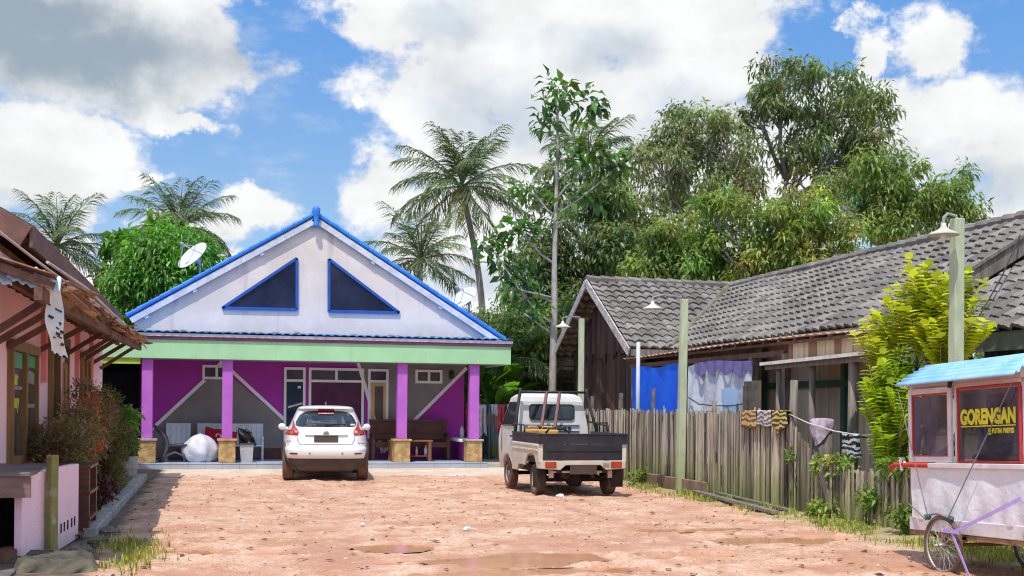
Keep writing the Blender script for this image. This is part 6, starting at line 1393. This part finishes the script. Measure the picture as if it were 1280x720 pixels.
# ---- coconut palms
def palm(name, label, px, pytop, dpt, pxb, flen, nf, seed, r=.17, nuts=True, bow=.5, group='coconut palms behind the houses', lm=L_PALM):
    rs = np.random.default_rng(seed); top = at_d(px, pytop, dpt); base = gp(pxb, dpt)
    t = thing(name, label, 'palm tree', base, None, group)
    mb = MB(); K = 14; o = Vector((rs.normal(0, bow), rs.normal(0, bow), 0)); pts = [base.lerp(top, i/K)+o*math.sin(PI*i/K)*.5 for i in range(K+1)]
    mb.tube(pts, [r*(1.5 if i == 0 else 1.05-.35*i/K) for i in range(K+1)], 10); mb.build('trunk', BARKG, t, smooth=True)
    PV = []; PD = []; PL = []; PW = []; PT = []; rb = MB()
    for f in range(nf):
        az_0 = 2*PI*(f*.381966)+rs.normal(0, .12); e0 = R(86-(f/nf)**1.05*120)+rs.normal(0, .07); L = flen*rs.uniform(.85, 1.1)*(1 if f > 3 else .8)
        h = Vector((math.cos(az_0), math.sin(az_0), 0)); p = Vector(top)+Vector((0, 0, .1)); el_ = e0; P_ = [p.copy()]; D_ = []
        S_ = 22
        tw = (.75 if e0 > .8 else 1.05 if e0 > -.2 else .4)
        for s in range(S_):
            dv = h*math.cos(el_)+Vector((0, 0, math.sin(el_))); p = p+dv*L/S_; P_.append(p.copy()); D_.append(dv); el_ -= tw/S_*(.4+1.4*s/S_)
        rb.tube(P_, [.04*(1-.9*i/S_) for i in range(S_+1)], 5, False)
        sd = h.cross(Vector((0, 0, 1))); br = rs.uniform(.65, 1.25); old = f > nf*.88
        for s in range(3, S_):
            for q in range(2):
                u = (s+q/2)/S_; k0 = P_[s].lerp(P_[s+1], q/2); ll = flen*.33*math.sin(PI*min(1, .12+u*.82))**.6*rs.uniform(.85, 1.1)
                for sg in (-1, 1):
                    dr = D_[s]*.75+sd*sg*.8+Vector((0, 0, -.14-.26*rs.random()-.5*old))+Vector(rs.normal(0, .08, 3))
                    PV.append(tuple(k0)); PD.append(tuple(dr)); PL.append(ll); PW.append(.05*flen/3.3); PT.append((br*(1.5 if old else 1), br*(1.1 if old else 1), br*(.8 if old else 1)))
    rb.build('frond_rib', mat('frond rib', (.20, .22, .08), rough=.6), t, smooth=True)
    n_ = len(PV); V, Q, T = leaves_mesh(np.array(PV), np.array(PD), np.array(PL), np.array(PW), .3, np.array(PT)*RNG.uniform(.75, 1.25, (n_, 1)), .22)
    put(V, Q, T, 'crown', lm, t)
    if nuts:
        mb = MB()
        for k in range(9):
            a = 2*PI*k/9; mb.sphere(top+Vector((.30*math.cos(a), .30*math.sin(a), -.15-.16*(k % 3))), (.13, .13, .16), 10, 7)
        mb.build('coconut_cluster', mat('coconut husk', (.15, .13, .05), (.2, .14, .06), rough=.6), t, smooth=True)
    return t
palm('coconut_palm', 'tall coconut palm rising beside the house roof', 577, 236, 52, 594, 3.5, 30, 3)
palm('coconut_palm', 'short coconut palm showing just above the blue roof edge', 526, 328, 46, 526, 2.6, 22, 5, nuts=False)
palm('coconut_palm', 'coconut palm behind the round bushy green tree', 224, 288, 50, 226, 2.9, 26, 8, nuts=False)
palm('coconut_palm', 'coconut palm half hidden by the pink shop roof', 72, 312, 44, 62, 2.6, 22, 9, nuts=False)
palm('coconut_palm', 'coconut palm with its top showing behind the slim pale tree', 735, 205, 50, 738, 2.9, 24, 14, nuts=False)

# ---- trees behind the gabled house
tree('mango_tree', 'round bushy bright green tree behind the blue roof edge', 'tree', gp(205, 42), trunk_to(gp(205, 42), at_d(205, 400, 42)), [B(212, 335, 56, 46, 42, 70), B(235, 315, 36, 30, 42, 30), B(168, 362, 40, 38, 42, 45), B(195, 385, 75, 30, 42, 40), B(205, 305, 40, 20, 42, 24)], L_BRIGHT, leaf=(.27, .085), per=110, rc=.55, droop=.7, group='trees behind the houses', gap=.1)
tree('breadfruit_tree', 'big leaved breadfruit tree at the side of the round bushy tree', 'tree', gp(150, 44), trunk_to(gp(150, 44), at_d(158, 350, 44)), [B(158, 300, 22, 20, 44, 9), B(188, 290, 18, 12, 44, 6), B(140, 345, 18, 34, 44, 9)], L_BREAD, leaf=(.50, .27), per=15, rc=.45, droop=.25, spread=1.0, group='trees behind the houses', gap=0)
# ---- slim pale tree between the houses
b0 = gp(690, 33)
t = tree('slim_tree', 'slim tree with smooth pale trunk and tufts of big leaves', 'tree', b0, [b0, at_d(691, 470, 33), at_d(693, 380, 33), at_d(693, 330, 33), at_d(695, 260, 33), at_d(697, 190, 33), at_d(697, 110, 33)],
     [B(695, 112, 20, 22, 33, 6), B(685, 130, 18, 12, 33, 3), B(740, 136, 24, 14, 33, 6), B(690, 150, 12, 12, 33, 2), B(735, 205, 28, 26, 33, 7), B(775, 200, 26, 14, 33, 5), B(660, 235, 24, 14, 33, 4), B(650, 285, 26, 20, 33, 6), B(625, 320, 24, 14, 33, 4), B(640, 350, 30, 26, 33, 6), B(700, 190, 16, 14, 33, 3), B(720, 250, 26, 22, 33, 5), B(600, 300, 14, 8, 33, 2), B(655, 385, 30, 20, 33, 4)],
     leafmat('slim tree leaf', (.07, .15, .04), (.12, .22, .045), rough=.3, trans=.4, c3=(.20, .38, .05), c3cut=.6), BARKP, leaf=(.38, .19), per=12, rc=.32, droop=.35, spread=1.0, limbs=.24, r0=.125, group=None, hollow=.1, gap=0, twigs=.8, tip=.22)
# ---- tall trees behind the tiled house
GT_ = 'trees behind the houses'
def big(name, label, px, dpt, pyb, blobs, lm, bark=None, **kw):
    b = gp(px, dpt); top = at_d(px+kw.pop('lean', 0), pyb, dpt)
    return tree(name, label, 'tree', b, trunk_to(b, top), blobs, lm, bark, group=GT_, **kw)
big('tall_tree', 'tallest dark tree with drooping leaves and a forked grey trunk', 955, 44, 225, [B(975, 100, 42, 42, 44, 26), B(945, 135, 30, 36, 44, 14), B(1050, 115, 62, 44, 44, 36), B(1085, 150, 32, 54, 44, 22), B(1040, 185, 52, 40, 44, 24), B(1000, 150, 42, 30, 44, 14), B(1070, 215, 50, 35, 44, 22), B(1000, 215, 45, 40, 44, 16), B(940, 205, 25, 45, 44, 12)], L_DARK, leaf=(.30, .085), per=50, rc=.44, droop=.8, r0=.19, lean=28, gap=.35, hollow=.35, twigs=.6)
big('grey_tree', 'thin crowned greyish tree with bare twigs showing', 850, 42, 260, [B(868, 160, 45, 36, 42, 30), B(908, 185, 36, 46, 42, 28), B(830, 205, 45, 48, 42, 34), B(915, 250, 35, 35, 42, 22), B(800, 265, 40, 50, 42, 26), B(860, 250, 50, 45, 42, 30), B(815, 320, 60, 40, 42, 34), B(780, 335, 45, 30, 42, 20)], L_OLIVE, BARKP, leaf=(.24, .08), per=60, rc=.46, droop=.7, r0=.2, gap=.25, hollow=.4, twigs=.9)
big('mango_tree', 'broad mango tree flushed with yellowish young leaves', 965, 36, 320, [B(960, 290, 70, 45, 36, 55), B(1010, 262, 48, 32, 36, 30), B(925, 325, 48, 36, 36, 36), B(900, 275, 40, 38, 36, 26), B(985, 335, 50, 30, 36, 34), B(1040, 300, 40, 30, 36, 22)], L_FLUSH, leaf=(.23, .07), per=66, rc=.40, droop=.5, r0=.2, gap=.3)
big('mango_tree', 'dense green mango tree above the long tiled roof', 1120, 38, 300, [B(1105, 215, 48, 32, 38, 30), B(1050, 245, 40, 30, 38, 20), B(1145, 235, 46, 38, 38, 36), B(1190, 240, 34, 30, 38, 24), B(1085, 265, 46, 35, 38, 32), B(1140, 285, 50, 28, 38, 32), B(1205, 270, 22, 20, 38, 10)], L_MANGO, leaf=(.25, .072), per=60, rc=.42, droop=.6, r0=.2, gap=.3)
big('dark_tree', 'dark leafy tree between the slim pale tree and the tiled gable', 745, 40, 330, [B(745, 260, 45, 42, 40, 32), B(710, 310, 50, 45, 40, 38), B(770, 310, 45, 40, 40, 30), B(665, 350, 40, 48, 40, 32), B(720, 375, 60, 35, 40, 34), B(685, 240, 22, 30, 40, 10)], L_DARK, BARKD, leaf=(.26, .09), per=85, rc=.5, droop=.6, r0=.22, gap=.2)
big('bushy_tree', 'mid green bushy tree behind the ridge of the tiled gable', 850, 37, 345, [B(870, 330, 55, 32, 37, 34), B(905, 345, 40, 22, 37, 20), B(820, 340, 45, 25, 37, 24), B(840, 300, 40, 25, 37, 16)], L_MANGO, leaf=(.24, .08), per=90, rc=.46, droop=.7, r0=.18, gap=.15)
big('shade_tree', 'dark undergrowth tree in the gap beside the slim trunk', 660, 36, 440, [B(650, 425, 38, 36, 36, 34), B(690, 430, 36, 40, 36, 34), B(720, 420, 26, 40, 36, 24), B(622, 405, 20, 16, 36, 8)], L_MANGO, BARKD, leaf=(.25, .09), per=95, rc=.45, droop=.6, r0=.15, gap=.1)
palm('young_palm', 'low young palm with arching fronds beside the tiled gable', 628, 455, 35, 628, 2.3, 16, 21, r=.10, nuts=False, group=None, lm=leafmat('young palm leaf', (.09, .16, .04), (.16, .2, .07), trans=.35))
palm('dry_palm', 'dry brownish palm clump behind the truck cab', 674, 492, 36, 674, 1.9, 16, 22, r=.12, nuts=False, group=None, lm=leafmat('dry palm leaf', (.20, .18, .11), (.26, .23, .14), trans=.2))
# ---- banana plants
def banana(x, y, h, nl, seed, label):
    rs = np.random.default_rng(seed); t = thing('banana_plant', label, 'banana plant', (x, y, 0), None, 'banana plants past the porch')
    mb = MB(); mb.tube([(x, y, -.02), (x+.03, y, h*.3), (x, y, h*.55)], [.13, .11, .07], 10); mb.build('stem', mat('banana stem', (.24, .30, .12), (.18, .2, .08), scale=4, rough=.6), t, smooth=True)
    for k in range(nl):
        a = k*2.4+rs.normal(0, .2); e0 = R(80-55*(k/nl)); L = h*.62*rs.uniform(.8, 1.1); w = .30*rs.uniform(.85, 1.15); hv = Vector((math.cos(a), math.sin(a), 0)); p = Vector((x, y, h*.5)); el_ = e0; P_ = [p.copy()]; NN = []
        for s in range(16):
            dv = hv*math.cos(el_)+Vector((0, 0, math.sin(el_))); NN.append(dv); p = p+dv*L/16; P_.append(p.copy()); el_ -= R(95)/16*(s/10)
        sd = hv.cross(Vector((0, 0, 1))); mb = MB(); g_ = rs.uniform(.7, 1.35); mb.cur = (g_, g_, g_)
        V = []
        for s in range(17):
            u = s/16; wd = w*math.sin(PI*min(1, max(0, (u-.12)/.88)))**.55 if u > .12 else .02
            up = sd.cross(NN[min(s, 15)]); up = up if up.z > 0 else -up
            for j, q in enumerate((-1, -.5, 0, .5, 1)): V.append(P_[s]+sd*wd*q*(1+.10*rs.normal())+up*(.16*wd*abs(q))-Vector((0, 0, .10*abs(q)*wd)))
        fs = []
        for s in range(16):
            for j in range(4):
                if s > 4 and j in (0, 3) and rs.random() < .14: continue
                fs.append((s*5+j, s*5+j+1, s*5+5+j+1, s*5+5+j))
        mb.add(V, fs); mb.tube(P_, [.03*(1-.85*s/16) for s in range(17)], 5, False); mb.build('leaf', L_BANANA, t, smooth=True)
banana(7.5, 33.2, 3.4, 9, 1, 'broad leaved banana plant behind the washing'); banana(8.5, 33.6, 3.2, 8, 2, 'banana plant behind the truck cab roof'); banana(7.0, 34.4, 3.6, 8, 3, 'tall banana plant just past the porch wall corner'); banana(8.0, 32.7, 2.5, 7, 6, 'lower banana plant right behind the washing'); banana(9.0, 34.6, 3.3, 8, 7, 'banana plant under the slim pale tree'); banana(9.3, 33.0, 2.4, 7, 4, 'small banana plant beside the lean-to')
# ---- undergrowth that reads as one mass, and the wood beyond
def mass(name, P, lm, leaf, label, kind='stuff'):
    n_ = len(P); V, Q, T = leaves_mesh(P, RNG.normal(0, 1, (n_, 3))+np.array([0, 0, .1]), leaf*RNG.uniform(.6, 1.3, n_), leaf*.4*RNG.uniform(.7, 1.3, n_), tint=np.repeat(RNG.uniform(.55, 1.35, (n_, 1)), 3, 1))
    me = fast_mesh(name, V, Q, T); me.materials.append(lm); o = bpy.data.objects.new(name, me); COL.objects.link(o); return tag(o, label, None, None, kind)
n_ = 16000; x = RNG.uniform(6.9, 13.5, n_); y = RNG.uniform(36, 41, n_); z = RNG.random(n_)**.8*(1.4+2.2*fbm(x*.6, y*.6, 3))
mass('undergrowth', np.stack([x, y, z], -1), L_BRIGHT, .26, None)
n_ = 26000; x = RNG.uniform(-60, 95, n_); y = RNG.uniform(66, 74, n_); z = RNG.random(n_)**.8*(3.0+6*fbm(x*.12, y*.12, 3))
mass('woods', np.stack([x, y, z], -1), L_DARK, 1.0, None)

# ---- shrubs by the pink shop
def shrub(name, label, c, blobs, lm, leaf, per, rc, **kw):
    c = Vector(c); return tree(name, label, 'shrub', c, [c, c+Vector((.02, .02, .3)), c+Vector((0, .05, .6))], blobs, lm, BARKD, leaf=leaf, per=per, rc=rc, r0=.035, group=None, crown='foliage', **kw)
def BX_(x, y, z, rx, ry, rz, k): return (np.array([x, y, z]), np.array([rx, ry, rz]), k)
shrub('red_shrub', 'large dark reddish shrub growing along the pink shop wall', (-1.9, 17.0, .05), [BX_(-1.86, 16.4, 1.02, .36, .9, .50, 42), BX_(-1.84, 17.6, 1.15, .38, .8, .52, 40), BX_(-1.8, 18.6, 1.25, .34, .6, .58, 30), BX_(-1.85, 15.6, .85, .30, .5, .36, 18)], L_BUSH, (.085, .026), 95, .17, droop=-.35, twigs=.5)
shrub('copper_shrub', 'olive shrub with copper tips nearer the potted plants', (-1.72, 20.3, .05), [BX_(-1.70, 19.6, .85, .30, .7, .55, 32), BX_(-1.66, 20.8, .95, .30, .7, .52, 32), BX_(-1.72, 20.0, .40, .26, 1.0, .30, 20), BX_(-1.62, 21.6, 1.05, .22, .4, .35, 14), BX_(-1.75, 20.2, 1.45, .22, .5, .30, 12)], L_BUSHG, (.085, .026), 90, .17, droop=-.35, twigs=.5)
shrub('potted_plant', 'fresh green leafy plant in the grey concrete ring pot', (-1.72, 24.5, .45), [BX_(-1.72, 24.4, .95, .24, .45, .34, 16), BX_(-1.66, 24.9, 1.15, .22, .3, .30, 8)], L_BRIGHT, (.16, .07), 46, .18, droop=.1)
mb = MB(); mb.lathe([(.25, 0), (.27, .02), (.27, .22), (.285, .23), (.285, .47), (.27, .48), (.23, .48), (.22, .36), (0, .36)], (-1.72, 24.5, .04), 'z', 24); tag(mb.build('plant_pot', CONC, smooth=False), 'grey concrete ring pot at the end of the kerb', 'pot')
shrub('small_shrub', 'small dark red ground plant beside the path slab', (-1.66, 18.6, .05), [BX_(-1.6, 18.5, .28, .16, .5, .2, 10), BX_(-1.6, 17.3, .22, .16, .6, .16, 8)], leafmat('maroon leaf', (.12, .02, .03), (.08, .03, .025)), (.10, .04), 40, .14, droop=-.2)

# ---- yellow green shrub with feathered leaves behind the low fence
def pinnate(P0, d0, L, npairs, ll, lw, acc, rb, tint, curl=1.0):
    p = Vector(P0); d = Vector(d0).normalized(); sd = d.cross(Vector((RNG.normal(0, .25), RNG.normal(0, .25), 1))); sd = sd.normalized() if sd.length > .05 else Vector((1, 0, 0)); P_ = [p.copy()]
    n_ = npairs+2
    for s in range(n_):
        d = (d+Vector((0, 0, -.07*curl))).normalized(); p = p+d*L/n_; P_.append(p.copy())
        if s >= 1:
            up = sd.cross(d); up = up if up.z > 0 else -up
            for sg in (-1, 1):
                dr = sd*sg*1.0+d*.22+up*.16+Vector(RNG.normal(0, .06, 3)); acc.append((tuple(p), tuple(dr), ll*(.62+.5*math.sin(PI*min(1, .12+.72*s/n_))), lw, tint*RNG.uniform(.85, 1.15)))
    acc.append((tuple(p), tuple(d), ll*.6, lw*1.1, tint)); rb.tube(P_, [.012*(1-.7*i/n_) for i in range(n_+1)], 5, False)
def oblong(acc):
    P = np.array([a[0] for a in acc]); Dr = unit(np.array([a[1] for a in acc])); L = np.array([a[2] for a in acc])[:, None]; Wd = np.array([a[3] for a in acc])[:, None]; tn = np.array([a[4] for a in acc])
    n_ = len(P); S = unit(np.cross(Dr, np.array([0, 0, 1.0])+RNG.normal(0, .12, (n_, 3)))); Nn = np.cross(S, Dr)
    c = lambda u, w, h: P+Dr*L*u+S*Wd*w+Nn*L*h
    V = np.stack([c(0, 0, 0), c(.25, .42, .06), c(.7, .5, .04), c(.96, .22, -.02), c(1, 0, -.04), c(.96, -.22, -.02), c(.7, -.5, .04), c(.25, -.42, .06), c(.45, 0, .01)], 1).reshape(-1, 3)
    i = np.arange(n_)*9; Q = np.concatenate([np.stack([i+k, i+(k+1) % 8, i+8], -1) for k in range(8)])
    return V, Q, np.repeat(np.repeat(tn[:, None], 3, 1), 9, 0)
def senna(name, label, tops, lm=L_SENNA):
    b = Vector((tops[0][0], tops[0][1], 0)); t = thing(name, label, 'shrub', b); acc = []; rb = MB(); st = MB()
    for (x, y, z, L, k, bx, by) in tops:
        st.tube([(bx, by, 0), ((bx+x)/2, (by+y)/2, z*.5), (x, y, z)], [.03, .025, .016], 7)
        for j in range(k):
            a = j*2.4+RNG.normal(0, .2); e = R(84-36*(j/k)); tint = RNG.uniform(.75, 1.2)
            pinnate((x, y, z-.05*j/ k*4), (math.cos(a)*math.cos(e), math.sin(a)*math.cos(e), math.sin(e)), L*RNG.uniform(.85, 1.1), 9, .165*L/.62, .105*L/.62, acc, rb, tint, .35)
    st.build('stem', BARKG, t, smooth=True); rb.build('leaf_rib', mat('leaf rib', (.4, .42, .08), rough=.6), t, smooth=True)
    V, Q, T = oblong(acc); put(V, Q, T, 'foliage', lm, t)
def atx(px, py, x): p = on_x(px, py, x); return (p.x, p.y, p.z)
sx0 = 9.5
P1 = [atx(1150, 385, sx0), atx(1125, 425, sx0-.1), atx(1165, 415, sx0+.1), atx(1195, 400, sx0+.1), atx(1200, 440, sx0), atx(1098, 455, sx0-.25), atx(1150, 440, sx0-.1), atx(1175, 455, sx0-.1)]
senna('candle_bush', 'tall yellow green shrub with feathered leaves around the pale pole', [(*p, .66, 9, 9.35+.04*i, P1[0][1]+.05*i) for i, p in enumerate(P1)])
P2 = [atx(1105, 545, 9.0), atx(1098, 515, 9.05), atx(1115, 490, 9.15), atx(1110, 575, 8.95), atx(1125, 530, 9.0)]
senna('candle_bush', 'lower bright yellow green shrub with feathered leaves beside the cart', [(*p, .60, 9, 9.05+.03*i, P2[0][1]) for i, p in enumerate(P2)], leafmat('fresh yellow green leaflet', (.40, .54, .03), (.52, .60, .04), trans=.42))
tree('leafy_shrub', 'round leaved green shrub between the two feathered shrubs', 'shrub', Vector(atx(1130, 600, 9.3))*1.0, [Vector((9.3, atx(1130, 600, 9.3)[1], 0)), Vector(atx(1130, 540, 9.3)), Vector(atx(1130, 490, 9.3))], [(np.array(atx(1130, 478, 9.25)), np.array([.25, .3, .22]), 12), (np.array(atx(1135, 520, 9.3)), np.array([.28, .32, .35]), 16), (np.array(atx(1128, 560, 9.3)), np.array([.28, .3, .3]), 14)], leafmat('round green leaf', (.16, .28, .025), (.26, .36, .04), trans=.35), BARKG, leaf=(.11, .06), per=50, rc=.16, r0=.03, droop=.1, crown='foliage')
# climbing weeds on the low fence and small weeds at its foot
def weed(name, label, c, r, k, leaf, lm, per=26):
    c = Vector(c); tree(name, label, 'weed', c, [c, c+Vector((0, 0, r[2]*.6)), c+Vector((0, 0, r[2]))], [(np.array(c)+np.array([0, 0, r[2]]), np.array(r), k)], lm, BARKG, leaf=leaf, per=per, rc=.10, r0=.010, droop=.0, crown='foliage', group='weeds along the bamboo fence')
LW = leafmat('weed leaf', (.13, .23, .04), (.22, .30, .06), trans=.35)
weed('creeping_weed', 'leafy creeper lying over the low fence below the striped cloth', (8.6, 14.9, .62), (.14, .55, .16), 16, (.10, .055), LW)
weed('creeping_weed', 'leafy creeper on the low fence top beside the cart handle', (8.62, 13.4, .66), (.14, .8, .12), 18, (.10, .055), LW)
weed('creeping_weed', 'pale leafy tuft growing out through the low fence slats', (8.5, 13.75, .25), (.08, .2, .12), 7, (.11, .055), LW)
weed('creeping_weed', 'green weed at the low fence foot beside the cart wheel', (8.4, 12.75, .0), (.12, .2, .20), 9, (.12, .06), LW)
weed('creeping_weed', 'low green weed at the foot of the bent fence corner', (8.4, 14.9, .0), (.14, .4, .10), 10, (.11, .055), LW)
weed('creeping_weed', 'broad leaved weed beside the brown foot board', (8.38, 22.0, .0), (.12, .2, .22), 6, (.20, .10), LW, 12)
weed('creeping_weed', 'thin sprig climbing the tall fence near its sloping end', (8.5, 16.0, .6), (.03, .15, .22), 5, (.09, .045), LW, 12)

# thin cable hanging over the lower roof
mb = MB(); mb.tube([(12.62, 16.10, 4.42), (11.6, 15.2, 3.62), (10.55, 14.3, 2.92)], .012, 5); tag(mb.build('cable', BLACKM, smooth=True), 'thin dark cable hanging over the lower tiled roof', 'cable')
